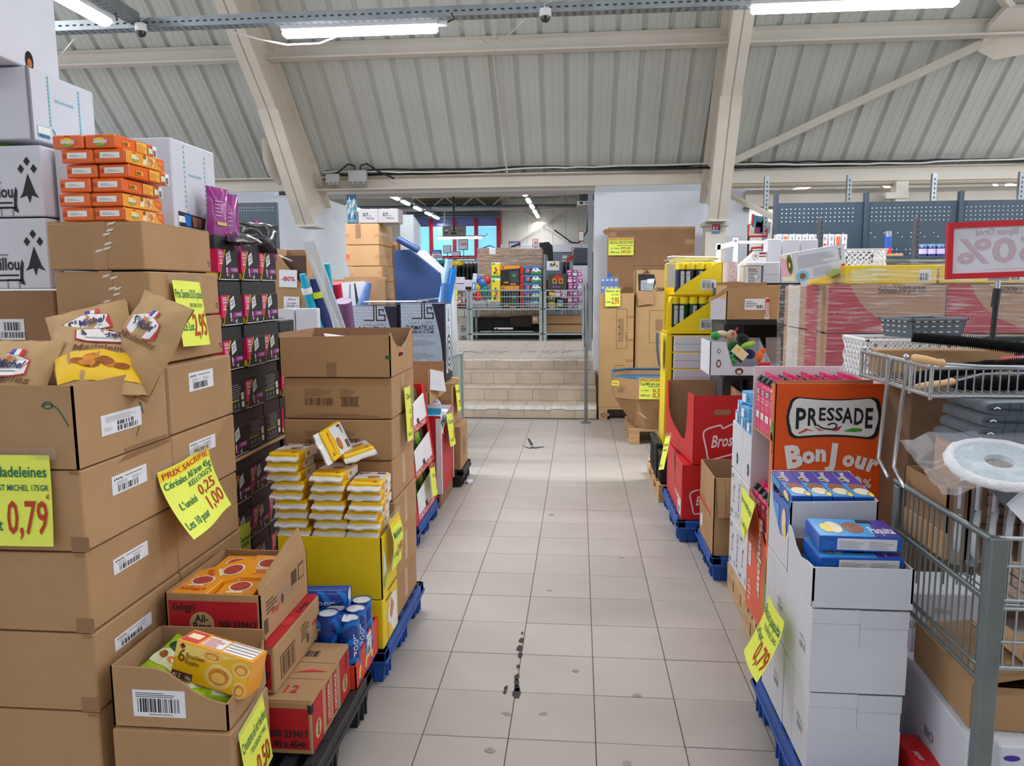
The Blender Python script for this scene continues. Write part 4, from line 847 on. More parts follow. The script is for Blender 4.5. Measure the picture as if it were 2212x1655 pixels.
# ---- yellow display
dl = closed('lower yellow tray of the cake display on the blue pallet',-1.17,-.755,2.735,2.975,.132,.338,YEL,name='display_tray',cat='tray',seam=False)
F = dl.right; D_,H_ = dl.D,dl.H; q = MB(); q.pl(F,[(.07,H_ * .05),(D_ - .02,H_ * .05),(D_ - .02,H_ * .8),(.12,H_ * .86),(.07,H_ * .6)],LOGOW); q.pl(F,[(.07,H_ * .05),(.15,H_ * .05),(.11,H_ * .3),(.07,H_ * .4)],BAGY,.0018); q.pl(F,[(.10,H_ * .5),(.13,H_ * .8),(.17,H_ * .6),(.13,H_ * .35)],mat('biscuit_brown',(206,140,80),.6),.002); q.lines(F,.05,H_ * .86,.14,.012,mat('dark_gold',(150,120,20),.6),1,.8); q.build('window_print',dl.o)
du = opened('upper yellow tray of the cake display, filled with white and yellow packs',-1.172,-.753,2.735,2.975,.339,.588,YEL,PAPER,name='display_tray',cat='tray',floor_z=.226)
F = du.right; H_ = du.H; q = MB(); q.pl(F,[(.02,.03),(.06,.06),(.06,.13),(.03,.19),(.02,.19)],LOGOW); q.pl(F,[(.02,.03),(.06,.06),(.05,.1),(.02,.08)],mat('lime_spot',(160,190,60),.5),.002); q.rect(F,.08,.0,.14,.012,mat('dark_gold',(150,120,20),.6)); q.build('window_print',du.o)
PKW = mat('pack_white',(236,236,238),.3,noise=.04,coat=.2,bump=.15,bscale=30); PKYL = mat('pack_yellow_foil',(250,202,10),.3,noise=.05,coat=.2)
def sponge():
    w_,d,h = .126,.17,.036; t = thing('sponge_cake_pack','x','cake pack',(0,0,0),0,'white and yellow sponge cake packs on the yellow display')
    q = MB(); q.box(-w_ / 2,w_ / 2,-d / 2,d / 2,0,h,PKYL,.006); q.build('pack',t)
    q = MB(); rg = random.Random(2); n = 8; vs = []
    for i in range(n + 1):
        x = -w_ / 2 - .002 + (w_ + .004) * i / n; j = rg.uniform(-.002,.002); vs += [(x,-d / 2 + .002,h * .62 + j * .4),(x,-d / 2 - .022 + j,h * .32 + j),(x,-d / 2 - .02 + j,h * .12 + j),(x,-d / 2 + .002,h * .02)]
    fs = []
    for i in range(n): a = 4 * i; fs += [(a,a + 1,a + 5,a + 4)[::-1],(a + 1,a + 2,a + 6,a + 5)[::-1],(a + 2,a + 3,a + 7,a + 6)[::-1]]
    q.add(vs,[tuple(reversed(f)) for f in fs],PKW); q.build('crimp',t)
    q = MB(); F = top(-w_ / 2,-d / 2,h); q.pl(F,[(.005,d * .33),(w_ * .5,d * .40),(w_ - .005,d * .33),(w_ - .005,d - .004),(.005,d - .004)],PKW,.001)
    q.disc(F,w_ * .62,d * .52,.026,.018,CAKED,.0018,12); q.disc(F,w_ * .62,d * .53,.022,.014,CAKE,.0022,12); q.rect(F,w_ * .62,d * .78,.034,.026,mat('pack_grey',(110,96,104),.5),.0018); q.text(F,'Jean',w_ * .14,d * .82,.016,INK,.03,.008,.2,.002); q.disc(F,w_ * .11,d * .8,.005,.016,mat('wine_red',(150,20,40),.5),.0022,8,.5); q.text(F,'Madeleines',w_ * .1,d * .16,.016,mat('pack_orange2',(236,120,30),.5),w_ * .75,.012,.1,.002); q.disc(F,w_ * .8,d * .08,.008,.006,mat('olive',(120,120,40),.5),.002,8)
    F = right(w_ / 2,-d / 2,0); q.rect(F,d * .34,.002,d * .65,h - .004,PKW,.001); q.disc(F,d * .52,h * .5,.016,.009,CAKE,.002,10); q.rect(F,d * .1,.004,d * .2,h * .5,mat('pack_orange3',(240,160,30),.5),.001)
    q.build('print',t); return t
c0 = sponge(); first = True; rg = random.Random(6)
cols = [(-1.112,9,'left'),(-.968,7,'middle'),(-.83,6,'right')]
for x,n,nm in cols:
    for i in range(n):
        lean = -.006 * max(0,i - 2) if nm == 'left' else 0; loc = (x + rg.uniform(-.008,.008) + (-.004 * i if nm == 'left' else 0),2.858 + rg.uniform(-.01,.006),.572 + .0375 * i); rot = (0,rg.uniform(-.02,.02) + (.012 if nm == 'right' else 0),rg.uniform(-.06,.06) - (.1 if (nm,i) == ('left',8) else 0))
        lab = 'sponge cake pack in the %s pile on the yellow display, %s from the bottom' % (nm,ORD[i]) if i < n - 1 else 'sponge cake pack on top of the %s pile on the yellow display' % nm
        if first: c0.location = loc; c0.rotation_euler = rot; c0['label'] = lab; first = False
        else: dup(c0,loc,rot,lab)
dup(c0,(-.985,2.86,.93),(.25,1.15,.12),'sponge cake pack standing tilted on the middle pile'); dup(c0,(-.90,2.93,.868),(.0,-.25,.5),'sponge cake pack lying askew behind the tilted one')
F = facing_sign((834,1128),-.75,.0,-.02,.16,.2,lambda x,y: .004 + .016 * math.sin(14 * y) ** 2 + .012 * (1 - y / .2))
price_sign('yellow price sign on the aisle side of the yellow cake display',F,.16,.2,[('Madeleines',.5,.62,.14,GREENI,.8,'c',0),('0,99',.9,.2,.25,REDI,.5,'r',0),('Le Lot',.08,.25,.1,GREENI,.3,'l',0)],band=True)
# ---- tall kraft stack behind it
n = 7; hz = (1.355 - .132) / n; X0,X1,Y0,Y1 = -1.225,-.765,2.99,3.405
for i in range(6):
    z0 = .132 + hz * i; bx = closed('kraft carton of the tall stack behind the yellow display, %s from the bottom' % ORD[i],X0 + (.004 if i % 2 else 0),X1 + .003 * (i % 3) - .003,Y0 + .004 * (i % 2),Y1,z0,z0 + hz,seam=False)
    F = bx.front; H_ = bx.H; q = MB()
    if i in (3,4,5):
        if i != 4 or True:
            q.bars(F,.09,.055,.12,.032,CARDINK,18,.0012,i); q.rect(F,.24,.052,.08,.003,CARDINK); q.rect(F,.24,.088,.08,.003,CARDINK); q.bars(F,.245,.056,.07,.031,CARDINK,12,.0012,i + 9); q.lines(F,.09,.098,.12,.03,mat('print_faint',(138,104,78),.85),4,.3); q.lines(F,.24,.098,.07,.03,mat('print_faint',(138,104,78),.85),4,.3)
        q.pl(F,[(.02,.0),(.42,0),(.4,.012),(.3,.02),(.1,.02),(.04,.012)],CARDD)
        q.build('print',bx.o)
    tape_strip(bx,bx.right,.17,.03,.05,H_ - .04,mat('tan_tape',(196,158,122),.3,noise=.06))
bx = opened('open kraft box of chocolate bars topping the tall stack',X0 - .005,X1 + .004,Y0 - .006,Y1,.132 + 6 * hz,1.362,right_=[(0,0),(1,0),(1,1),(.9,.93),(.72,.72),(.5,.60),(.28,.66),(.12,.84),(.04,1),(0,1)],front_=[(0,0),(1,0),(1,.93),(.97,.96),(0,.90)],back_=[(0,0),(1,0),(1,1),(.0,1)],floor_z=.0)
q = MB(); q.rect(bx.front,bx.W - .022,.075,.022,.014,mat('green_tab',(44,92,40),.6)); q.rect(bx.right,0,.075,.008,.014,mat('green_tab',(44,92,40),.6)); q.rect(bx.front,.2,0,.04,.06,mat('faint_crease',(150,112,82),.9)); q.build('green_tab',bx.o)
CHOC = mat('choc_red',(186,38,44),.3,coat=.3); CHOCB = mat('choc_brown',(80,36,30),.4)
def chocbar(label,loc,rot):
    t = thing('chocolate_pack',label,'chocolate',loc,rot,'red chocolate packs in the open kraft box'); q = MB(); q.box(-.06,.06,-.035,.035,-.011,.011,CHOC,.006); q.build('pack',t); q = MB(); F = top(-.06,-.035,.011); q.rect(F,.05,.008,.06,.05,LOGOW); q.rect(F,.062,.018,.03,.026,mat('choc_pink',(214,150,150),.5),.002); q.rect(F,.008,.01,.035,.045,CHOCB); q.text(F,'choco',.05,.05,.01,CHOCB,.04,.01,.1,.002); F = front(-.06,-.035,-.011); q.rect(F,.01,.004,.1,.014,CHOCB); q.build('print',t)
for i,(p,r,l) in enumerate([((-1.11,3.1,1.305),(.3,-.1,.3),'nearest the left front'),((-1.03,3.13,1.325),(.3,.15,.5),'uppermost at the front'),((-1.05,3.25,1.305),(.1,.1,.2),'in the middle'),((-.90,3.14,1.305),(.2,-.35,.9),'tilted at the right'),((-.81,3.13,1.258),(.2,-.3,.7),'showing in the side cut'),((-.95,3.05,1.29),(.1,.1,.1),'behind the front wall'),((-1.16,3.28,1.29),(0,.1,.6),'at the back left')]): chocbar('red chocolate pack in the open kraft box, %s' % l,p,r)
q = MB(); q.box(-1.21,-.79,3.03,3.37,1.19,1.27,CHOCB,.01); tag(q.build('chocolate_layer'),'lower layer of dark chocolate packs filling the open kraft box','chocolate')
F = facing_sign((869,838),-.757,.0,-.03,.13,.235,lambda x,y: .004 + .012 * (1 - y / .235) + .006 * math.sin(30 * x))
price_sign('yellow price sign on the aisle side of the tall kraft stack',F,.13,.235,[('Chocolat',.5,.78,.1,GREENI,.8,'c',0),('L\'U',.5,.5,.08,INK,.3,'c',0),('1,00',.9,.22,.2,REDI,.6,'r',0),('Le Lot',.1,.1,.08,GREENI,.4,'l',0)])
# ---- coffee cases
COF = mat('coffee_black',(34,33,35),.55,noise=.08); COFT = mat('coffee_top',(44,43,46),.55,noise=.08); MAG = mat('coffee_pink',(222,24,92),.5); PUR = mat('coffee_purple',(140,34,124),.45); CYE = mat('coffee_yellow',(236,190,20),.5); CWH = mat('coffee_white',(226,228,230),.5); CGR = mat('coffee_green',(130,160,60),.5)
def coffee(kind):
    w_,d,h = .188,.30,.181; t = thing('coffee_case','x','case',(0,0,0),0,'black coffee cases stacked on the pallet'); q = MB()
    q.box(-d,-.001,-w_ / 2 + .001,w_ / 2 - .001,0,h,COFT,.003); q.build('tray',t)
    q = MB(); q.box(-d + .02,.005,-w_ / 2 + .001,w_ / 2 - .001,.001,.128,COF,.002); q.build('front_panel',t)
    q = MB(); F = right(.005,-w_ / 2,0); N = Face((-d + .02,-w_ / 2 + .001,0),(1,0,0),(0,0,1)); L_ = d - .015
    if kind == 0:
        q.pl(F,[(.0,.125),(.062,.125),(.03,.035),(.0,.035)],MAG); q.pl(F,[(.062,.125),(.072,.125),(.012,.004),(.0,.012),(.0,.035),(.03,.035)][:3] + [(.002,.004),(.028,.035)],CYE,.0016); q.pl(N,[(L_ - .05,.125),(L_,.125),(L_,.03),(L_ - .05,.04)],MAG); q.pl(N,[(L_ - .05,.04),(L_,.03),(L_,.005),(L_ - .05,.018)],CYE)
        q.text(F,'GIGA',.01,.104,.014,CWH,.038,.03,0,.002); q.rect(F,.012,.094,.034,.005,CWH,.002); q.text(F,'16',.014,.074,.016,CWH,.024,.02,0,.002); q.rect(F,.014,.066,.026,.005,CWH,.002)
        q.pl(F,[(.075,.068),(.085,.115),(.125,.120),(.115,.076)][0:0] + [(.074,.062),(.072,.106),(.108,.124),(.118,.082)],CWH); q.text(F,'TIMES',.079,.092,.010,GREY,.03,.008,0,.002,'l',.35); q.text(F,'NOIRE',.082,.078,.010,GREY,.03,.008,0,.002,'l',.35)
        q.rect(F,.10,.034,.08,.022,PUR); q.text(F,'CORSE',.115,.04,.011,CWH,.05,.012,0,.002); q.pl(F,[(.07,.052),(.08,.056),(.082,.034),(.072,.03)],CWH,.0018); q.pl(F,[(.085,.05),(.098,.052),(.098,.014),(.088,.012)],PUR,.0016); q.disc(F,.078,.024,.006,.006,mat('peach',(240,190,150),.5),.002,8); q.text(F,'x6',.112,.012,.018,CWH,.018,.02,0,.002); q.rect(F,.02,.004,.16,.003,CWH)
    elif kind == 1:
        for k in range(7): q.rect(F,.03 + .01 * (k % 3),.118 - .009 * k,.09 + .012 * (k % 2),.003,mat('cof_line',(150,150,152),.6))
        q.rect(F,.02,.05,.10,.008,CGR); q.rect(F,.142,.052,.026,.03,mat('cof_cream',(206,214,176),.5)); q.rect(F,.146,.02,.022,.024,CWH)
        for k in range(3): q.disc(F,.045 + .034 * k,.032,.012,.011,mat('cof_slate',(96,104,110),.5),.0014,10)
        q.rect(F,.03,.012,.1,.003,mat('cof_line',(150,150,152),.6))
    else:
        q.pl(N,[(L_ - .08,.125),(L_,.125),(L_,.03),(L_ - .08,.04)],MAG)
        q.pl(F,[(.0,.125),(.02,.125),(.02,.03),(.0,.03)],MAG); q.pl(F,[(0,.03),(.02,.03),(.02,.005),(0,.012)],CYE)
    q.build('print',t); return t
protos = [coffee(0),coffee(1),coffee(2)]; seen = set()
rows = [(1.575,'000'),(1.392,'000'),(1.209,'0000'),(1.026,'1010'),(.843,'0112'),(.645,'0000'),(.462,'0000'),(.279,'0000')]
rg = random.Random(9)
for r_,(z,ks) in enumerate(rows):
    for c_,k in enumerate(ks):
        k = int(k); loc = (-1.425 + rg.uniform(-.008,.008) + (.012 * min(c_,1) if r_ < 3 else 0),2.975 + .1905 * c_,z); lab = 'black coffee case in row %s from the top, %s along from the camera' % (('one','two','three','four','five','six','seven','eight')[r_],ORD[c_]); rot = rg.uniform(-.02,.02)
        if k not in seen: seen.add(k); p = protos[k]; p.location = loc; p.rotation_euler = (0,0,rot); p['label'] = lab
        else: dup(protos[k],loc,rot,lab)
q = MB(); q.box(-1.75,-1.405,2.87,3.66,.831,.839,CARD,.002); tag(q.build('layer_sheet'),'brown cardboard sheet between the upper and lower coffee cases','sheet')
q = MB(); q.box(-1.75,-1.43,2.885,3.645,.15,.277,COF,.004); tag(q.build('coffee_layer'),'bottom layer of black coffee cases hidden low on the pallet','case')
blue_pallet('black plastic pallet under the coffee cases',-1.76,-1.40,2.87,3.67,.148,BLACKP)
F = facing_sign((508,1140),-1.39,.0,-.02,.1,.2,lambda x,y: .004 + .01 * math.sin(20 * x)); price_sign('narrow yellow price sign low on the coffee cases',F,.1,.2,[('Capsules',.5,.66,.1,GREENI,.9,'c',0),('café',.5,.54,.1,GREENI,.6,'c',0),('2,00',.95,.15,.25,REDI,.8,'r',0)])
FOILP = mat('purple_foil',(150,36,130),.25,noise=.15,scale=12,coat=.4); FOILB = mat('black_foil',(38,38,42),.2,noise=.2,scale=10,coat=.5)
def foilbag(label,loc,rot,w_,h,t_,m,seed,deco=True):
    t = thing('coffee_bag',label,'bag',loc,rot,'foil coffee bags on top of the black cases'); q = MB(); F = pillow(q,w_,h,t_,m,7,9,seed,.22); q.build('bag',t)
    if deco: q = MB(); q.rect(F,w_ * .3,h * .35,w_ * .4,h * .05,mat('gold_print',(230,200,110),.5),.006); q.lines(F,w_ * .25,h * .5,w_ * .45,h * .3,mat('bag_print',(226,180,220),.5),5,.25,.006,seed); q.build('print',t)
foilbag('purple coffee bag standing upright beside the white carton',at(489,490,Y=3.05),(1.5,0,.9),.12,.27,.05,FOILP,3)
foilbag('dark purple coffee bag standing upright at the left of its neighbour',at(470,470,Y=2.98),(1.5,.1,1.0),.1,.24,.05,FOILP,4)
foilbag('black and purple coffee bag lying on its side on the cases',at(545,512,Y=3.3),(1.2,.1,.5),.22,.14,.11,FOILB,5,False)
foilbag('purple coffee bag end at the right of the lying bag',at(573,520,Y=3.42),(1.3,.2,1.1),.12,.17,.07,FOILP,6)
foilbag('black foil coffee bag lying flat on the first case',at(515,517,Y=3.05),(.15,.0,.7),.14,.24,.05,FOILB,7,False)
foilbag('purple coffee bag tucked behind the third case',at(572,550,Y=3.45),(1.4,.4,1.2),.09,.16,.06,FOILP,8,False)
# ---- white cartons, column behind the coffee
for i in range(5):
    z0,z1 = .05 + .276 * i,.05 + .276 * (i + 1); l = ORD[i]
    bx = closed('plain white carton in the column behind the kraft stack, %s from the bottom' % l,-1.665,-1.53,4.305,4.36,z0,z1,WSH,seam=False,name='white_box'); 
bx = closed('printed white carton at the left of the white column, its top edge folded',-1.80,-1.668,4.30,4.50,1.02,1.425,WSH,seam=False,name='white_box'); q = MB(); q.lines(bx.front,.03,.26,.06,.1,GREY,8,.25); q.lines(bx.front,.03,.16,.05,.05,GREY,4,.25); q.box(-bx.W / 2,bx.W / 2,-bx.D / 2 - .002,-bx.D / 2,.31,bx.H,WSH); q.build('print',bx.o)
closed('white carton below the printed one in the white column',-1.80,-1.668,4.30,4.50,.0,1.018,WSH,seam=False,name='white_box')
closed('low white carton carrying the white column',-1.665,-1.53,4.305,4.36,.0,.049,WSH,seam=False,name='white_box')
# ---- cut-open brown display with discount notices
x0,x1,z0,z1 = R(600,535,668,662,4.9)
bx = opened('tall brown carton cut open at a slant with discount notices',x0 - .02,x1 - .02,4.9,5.15,0,z1,front_=[(0,0),(1,0),(.97,.80),(.83,.865),(.12,.985),(.04,1),(0,1)],floor_z=.0)
q = MB(); q.box(-.08,bx.W / 2 - .01,-.1,.1,.02,bx.H - .05,mat('dark_wood',(86,58,46),.5,noise=.2,scale=8,stretch=(1,1,.2))); tag(q.build('wood_board',None,bx.o.location),'dark brown wooden panel inside the slant-cut brown carton','panel')
q = MB(); q.tube([bx.front.p(.02,bx.H * .975,-.02),bx.front.p(bx.W * .5,bx.H * .955,-.03),bx.front.p(bx.W * .9,bx.H * .94,-.04),bx.front.p(bx.W * .93,bx.H * .80,-.04)],.008,mat('foam_edge',(222,212,196),.6),6); q.build('foam_edge',bx.o)
for k,(pa,pb,rws,nm) in enumerate([((603,620),(640,582),[('-80%',.5,.36,.26,mat('notice_red',(200,20,50),.6),.78,'c',0)],'white -80% notice on the slant-cut brown carton'),((613,665),(646,640),[('Prix public',.5,.36,.14,mat('notice_red',(200,20,50),.6),.6,'c',0),('Tables de',.5,.72,.12,INK,.5,'c',.1),('155,00',.4,.12,.14,INK,.6,'c',0),('€',.85,.12,.14,mat('notice_red',(200,20,50),.6),None,'c',0)],'white handwritten public price notice under the -80% notice')]):
    a,b = at(*pa,Y=4.893),at(*pb,Y=4.893); F = Face(a,(1,0,-.04),(0.04,0,1)); w_,h = b.x - a.x,b.z - a.z; price_sign(nm,F,w_,h,rws,m=PAPER,tape=False,name='notice')
# ---- folded parasols and wrapped poles leaning together
PCY = mat('parasol_cyan',(0,160,190),.5,noise=.08); PNA = mat('parasol_navy',(28,50,110),.45,noise=.1); PWH = mat('parasol_white',(224,224,222),.5); PPU = mat('parasol_purple',(120,84,130),.3,noise=.1,coat=.4); PRE = mat('parasol_red',(206,24,60),.4); PLAS = mat('plastic_sleeve',(198,202,206),.25,noise=.06,alpha=.55,spec=.8)
def parasol(label,a,b,r0,r1,m,cap=None,Y=4.72,tip=None):
    A,B = at(*a,Y=Y),at(*b,Y=Y + .1); B = B + (B - A) * ((B.z - .9) / max(A.z - B.z,.05)) * 1.0 if B.z > .95 else B
    t = thing('parasol',label,'parasol',(0,0,0),0,'folded parasols leaning together'); q = MB(); n = 9; pts = [A.lerp(B,i / n) for i in range(n + 1)]; q.tube(pts,[r0 + (r1 - r0) * (i / n) ** .8 for i in range(n + 1)],m,10); q.build('canopy',t)
    if cap: q = MB(); q.tube([A.lerp(B,.12),A.lerp(B,.17)],r0 * 1.5 + .004,cap,10); q.build('band',t)
    q = MB(); q.tube([B,B + (B - A).normalized() * max(.05,(B.z - .03) / max(.3,(A - B).normalized().z))],.014,STEEL,6); q.build('pole',t)
parasol('cyan folded parasol at the left of the bundle with a white band',(653,592),(688,715),.02,.05,PCY,PWH)
parasol('navy folded parasol in a plastic sleeve with a yellow tag',(679,600),(705,715),.035,.06,PNA,mat('tag_yellow',(220,230,40),.5),4.78)
parasol('white folded parasol in the middle of the bundle',(690,610),(716,715),.02,.04,PWH,None,4.85)
parasol('cyan folded parasol farther right behind the plastic sleeve',(706,570),(722,715),.02,.035,PCY,None,5.05)
parasol('red folded parasol end behind the plastic sleeve',(726,612),(738,690),.035,.03,PRE,None,5.15)
parasol('purple wrapped parasol at the right of the bundle',(742,650),(750,720),.055,.06,PPU,None,5.0)
q = MB(); P = [at(*p,Y=4.62) for i,p in enumerate([(653,527),(679,520),(745,712),(728,722)])]; q.prism(P,(0,.03,0),PLAS); q.tube([at(672,560,Y=4.64),at(735,715,Y=4.64)],.012,PWH,6); o = tag(q.build('plastic_sleeve'),'long clear plastic sleeve with a pole leaning over the parasols','sleeve')
# ---- white box of parasols, brown behind
x0,x1,z0,z1 = R(722,603,800,700,6.3)
bx = opened('brown box with a white front panel holding wrapped poles',x0,x1 + .06,6.3,6.6,.0,z1,front_=[(0,0),(.86,0),(.86,.84),(.8,.97),(.7,1),(0,.99)],back_=[(0,0),(1,0),(1,1.015),(0,1.015)])
q = MB(); q.prism([bx.front.p(bx.W * a,bx.H * c,.001) for a,c in ((0,.0),(.84,0),(.84,.84),(.78,.965),(.7,.99),(0,.98))],(0,-.004,0),WSH); q.build('white_panel',bx.o)
for i,(a,b,r_,m_,l) in enumerate([((756,613),(755,665),.012,STEEL,'grey metal pole in front of the white panel'),((766,612),(772,655),.013,INK,'black pole in front of the white panel'),((797,610),(783,660),.05,mat('blue_film',(90,120,180),.2,noise=.3,scale=20,coat=.5),'blue plastic wrapped roll at the right of the white panel')]):
    A,B = at(*a,Y=6.22),at(*b,Y=6.22); tag(MB().tube([A,B,A + (B - A) * ((A.z - .01) / (A.z - B.z))],[r_ * .5,r_,r_],m_,8).build('pole' if i < 2 else 'wrapped_roll'),l,'pole' if i < 2 else 'roll')
# ---- brown cartons against the passage, kits on top
zz = [2.142,1.944,1.746,1.60,1.43]
for i in range(4):
    x0 = -2.19 if i < 2 else -2.16; y1 = 7.5 if i < 2 else 7.45
    bx = closed('brown carton in the tall pile by the passage, %s from the top' % ORD[i],x0,-1.868 + (.02 if i > 1 else 0),7.0,y1,zz[i + 1],zz[i],CARD,seam=False)
    tape_strip(bx,bx.right,.02,bx.H * .45,.4,.03)
    q = MB()
    if i == 0: q.rect(bx.front,.1,.06,.05,.13,mat('print_faint',(138,104,78),.85)); q.lines(bx.front,.105,.07,.04,.11,CARDD,6,.4,.002)
    if i == 1: q.rect(bx.front,.0,.07,.03,.04,mat('orange_label',(226,84,40),.5)); 
    q.rect(bx.front,.0,.05 if i else .07,.04,.03,TAPE,.0008); q.rect(bx.front,bx.W - .04,.07,.04,.03,TAPE,.0008); q.build('tape_ends',bx.o)
closed('tall brown carton at the foot of the pile by the passage',-2.16,-1.848,7.0,7.45,0,1.428,CARD,seam=False)
KITM = mat('kit_grey',(158,154,156),.4,noise=.05); 
def kit(label,x,y,z):
    t = thing('kit_box',label,'kit box',(x,y,z),0,'grey household kit boxes'); q = MB(); q.box(-.094,.094,-.1,.1,0,.13,KITM,.004); q.build('box',t); q = MB(); F = front(-.094,-.1,0); q.text(F,'KIT',.045,.062,.032,INK,.052,.015); q.text(F,'DE',.102,.06,.014,INK,.02); q.text(F,'MENAGE',.075,.036,.014,INK,.075); q.disc(F,.05,.126,.014,.004,LOGOW); q.disc(F,.13,.126,.014,.004,LOGOW); q.build('print',t)
kit('grey KIT DE MENAGE box on the brown pile, left of two',-2.0 + .03,7.12,2.145); kit('grey KIT DE MENAGE box on the brown pile, right of two',-1.975 + .195,7.12,2.145)
q = MB(); 
for i in range(5): q.box(-1.80 + .004 * i,-1.66 + .006 * i,7.56 + .05 * i,7.60 + .05 * i,0.01,2.27 - .02 * i,mat('clear_blister',(206,214,220),.15,alpha=.5,spec=.9),.004)
tag(q.build('blister_stack',kind='stuff'),'rows of clear plastic blister packs behind the grey kit boxes','packaging')
closed('brown carton standing behind the pile by the passage',-2.15,-1.83,7.52,7.9,0,2.0,CARD,seam=False)
# ---- tall foam panels
def slab(label,pts,Y,th,m,name='foam_board'):
    P = [at(*p,Y=Y) for p in pts]; return tag(MB().prism(P,(0,th,0),m).build(name),label,'panel')
slab('navy blue slant-topped panel standing behind the mattress boxes',[(850,541),(884,539),(947,590),(953,655),(966,993),(868,993)],6.55,.12,mat('navy_foam',(34,62,112),.6,noise=.04))
slab('pale grey slant-topped panel behind the navy one',[(885,541),(915,541),(978,600),(984,670),(996,962),(905,962)],7.0,.1,mat('pale_foam',(200,200,202),.6,noise=.04))
for i,(a,b,r_,m_,l) in enumerate([((859,516),(904,541),.028,mat('navy_roll',(40,70,120),.4),'dark blue wrapped roll resting across the slant panels'),((970,560),(955,648),.03,mat('pale_noodle',(150,186,216),.5),'pale blue foam pole leaning left of the bright blue one'),((980,580),(968,648),.03,mat('sky_noodle',(20,120,210),.5),'bright blue foam pole leaning by the steps'),((963,612),(960,650),.04,mat('mid_noodle',(60,110,180),.5),'short blue foam pole by the bright blue one')]):
    A,B = at(*a,Y=6.5 if i == 0 else 6.3),at(*b,Y=6.5 if i == 0 else 6.3); tag(MB().tube([A,B] if i == 0 else [A,B,B + (B - A) * 2.2],r_,m_,8).build('foam_pole'),l,'pole')
# ---- mattress topper boxes
JB = mat('topper_blue',(172,192,214),.4,noise=.06,scale=30); JD = mat('topper_navy',(34,36,56),.45); JL = mat('topper_pale',(200,216,232),.4)
def topper(label,x0,x1,y0,y1,z0,z1):
    bx = closed(label,x0,x1,y0,y1,z0,z1,JD,name='mattress_box',cat='box',seam=False); F = bx.front; W_,H_ = bx.W,bx.H; q = MB()
    arc = [(W_ * .72,H_ * .985)] + [(W_ * (.72 + .22 * math.sin(t_ * math.pi * .62)),H_ * (.985 - .9 * t_)) for t_ in [i / 10 for i in range(1,11)]]
    q.pl(F,[(W_ * .015,H_ * .085),(W_ * .015,H_ * .985)] + arc,JB)
    for i in range(9):
        for j in range(7): 
            x,y = W_ * (.05 + .075 * i),H_ * (.96 - .04 * j)
            if x < W_ * .66 - .01 * j: q.disc(F,x + (.012 if j % 2 else 0),y,W_ * .025,H_ * .012,JL,.0018,8)
    t_ = .009; cx,cy = W_ * .42,H_ * .83
    for (a,b,c,d) in ((cx - .055,cy - .02,.075,t_),(cx + .02,cy - .02,t_,.12),(cx + .04,cy - .02,t_,.12),(cx + .04,cy - .02,.075,t_),(cx + .106,cy - .02,t_,.045),(cx + .065,cy + .02,.05,t_),(cx + .062,cy + .02,t_,.05),(cx + .062,cy + .062,.04,t_),(cx + .094,cy + .048,t_,.02)): q.rect(F,a,b,c,d,INK,.0022)
    q.text(F,'PARIS LITERIE',cx + .02,cy - .055,.014,GREY,.17,.004,0,.0022,'c')
    q.text(F,'SURMATELAS',W_ * .44,H_ * .66,.036,JD,W_ * .62,.015,0,.0022,'c'); q.text(F,'À MÉMOIRE DE FORME',W_ * .48,H_ * .615,.022,JD,W_ * .55,.01,0,.0022,'c'); q.text(F,'160 x 200 x 5 cm',W_ * .5,H_ * .575,.014,GREY,None,0,0,.0022,'c')
    q.lines(F,W_ * .25,H_ * .46,W_ * .58,H_ * .08,GREY,4,.3,.0022); q.lines(F,W_ * .3,H_ * .3,W_ * .5,H_ * .08,GREY,4,.25,.0022); q.rect(F,W_ * .48,H_ * .26,.03,.02,JL,.0022); q.text(F,'PARIS LITERIE',W_ * .66,H_ * .03,.022,LOGOW,.16,.01,0,.002,'c')
    F = bx.right; D_ = bx.D; q.rect(F,D_ * .12,H_ * .1,D_ * .8,H_ * .88,JL,.001)
    for i,m_ in enumerate((JD,JL,JD,JL,JD,JL)): k = 1 - .15 * i; q.disc(F,D_ * .52,H_ * .34,D_ * .36 * k,H_ * .25 * k,m_,.0016 + .0003 * i,24)
    q.lines(F,D_ * .3,H_ * .6,D_ * .4,H_ * .12,GREY,5,.35); q.rect(F,D_ * .45,H_ * .76,.02,.1,INK,.0016); q.rect(F,D_ * .4,H_ * .76,.06,.012,INK,.0016); q.build('print',bx.o); return bx
topper('pale blue and navy mattress topper box, right one by the steps',-1.36,-1.015,5.65,5.97,.822,1.43)
topper('pale blue and navy mattress topper box, left one behind the kraft box',-1.74,-1.385,5.66,5.97,.822,1.412)
q = MB(); q.box(-1.66,-1.2,5.70,5.95,1.431,1.44,WSH,.002); q.prism([(-1.25,5.7,1.44),(-1.1,5.72,1.455),(-1.1,5.9,1.455),(-1.25,5.9,1.44)],(0,0,.008),WSH); tag(q.build('card_sheet'),'loose white card sheet lying on the mattress topper boxes','sheet')
closed('kraft carton carrying the left mattress topper box',-1.74,-1.42,5.64,6.0,0,.82,CARD,seam=False)
bx = closed('kraft carton carrying the right mattress topper box',-1.41,-.965,5.63,6.02,.482,.82,CARD,seam=False); q = MB(); q.tube([bx.right.p(.0,bx.H - .01,.004),bx.right.p(.06,bx.H - .004,.01),bx.right.p(.1,bx.H - .012,.004)],.006,CARD,5); q.build('crushed_edge',bx.o)
bx = closed('brown carton on the black pallet by the steps',-1.35,-.905,5.64,6.0,.132,.48,CARD,seam=False,rot=.0); tape_strip(bx,bx.right,.02,.14,.3,.05,CLEAR); q = MB(); q.lines(bx.right,.13,.1,.09,.15,CARDD,5,.5,.002); q.build('print',bx.o)
blue_pallet('black plastic pallet under the brown carton by the steps',-1.4,-.89,5.62,6.05,.13,BLACKP)
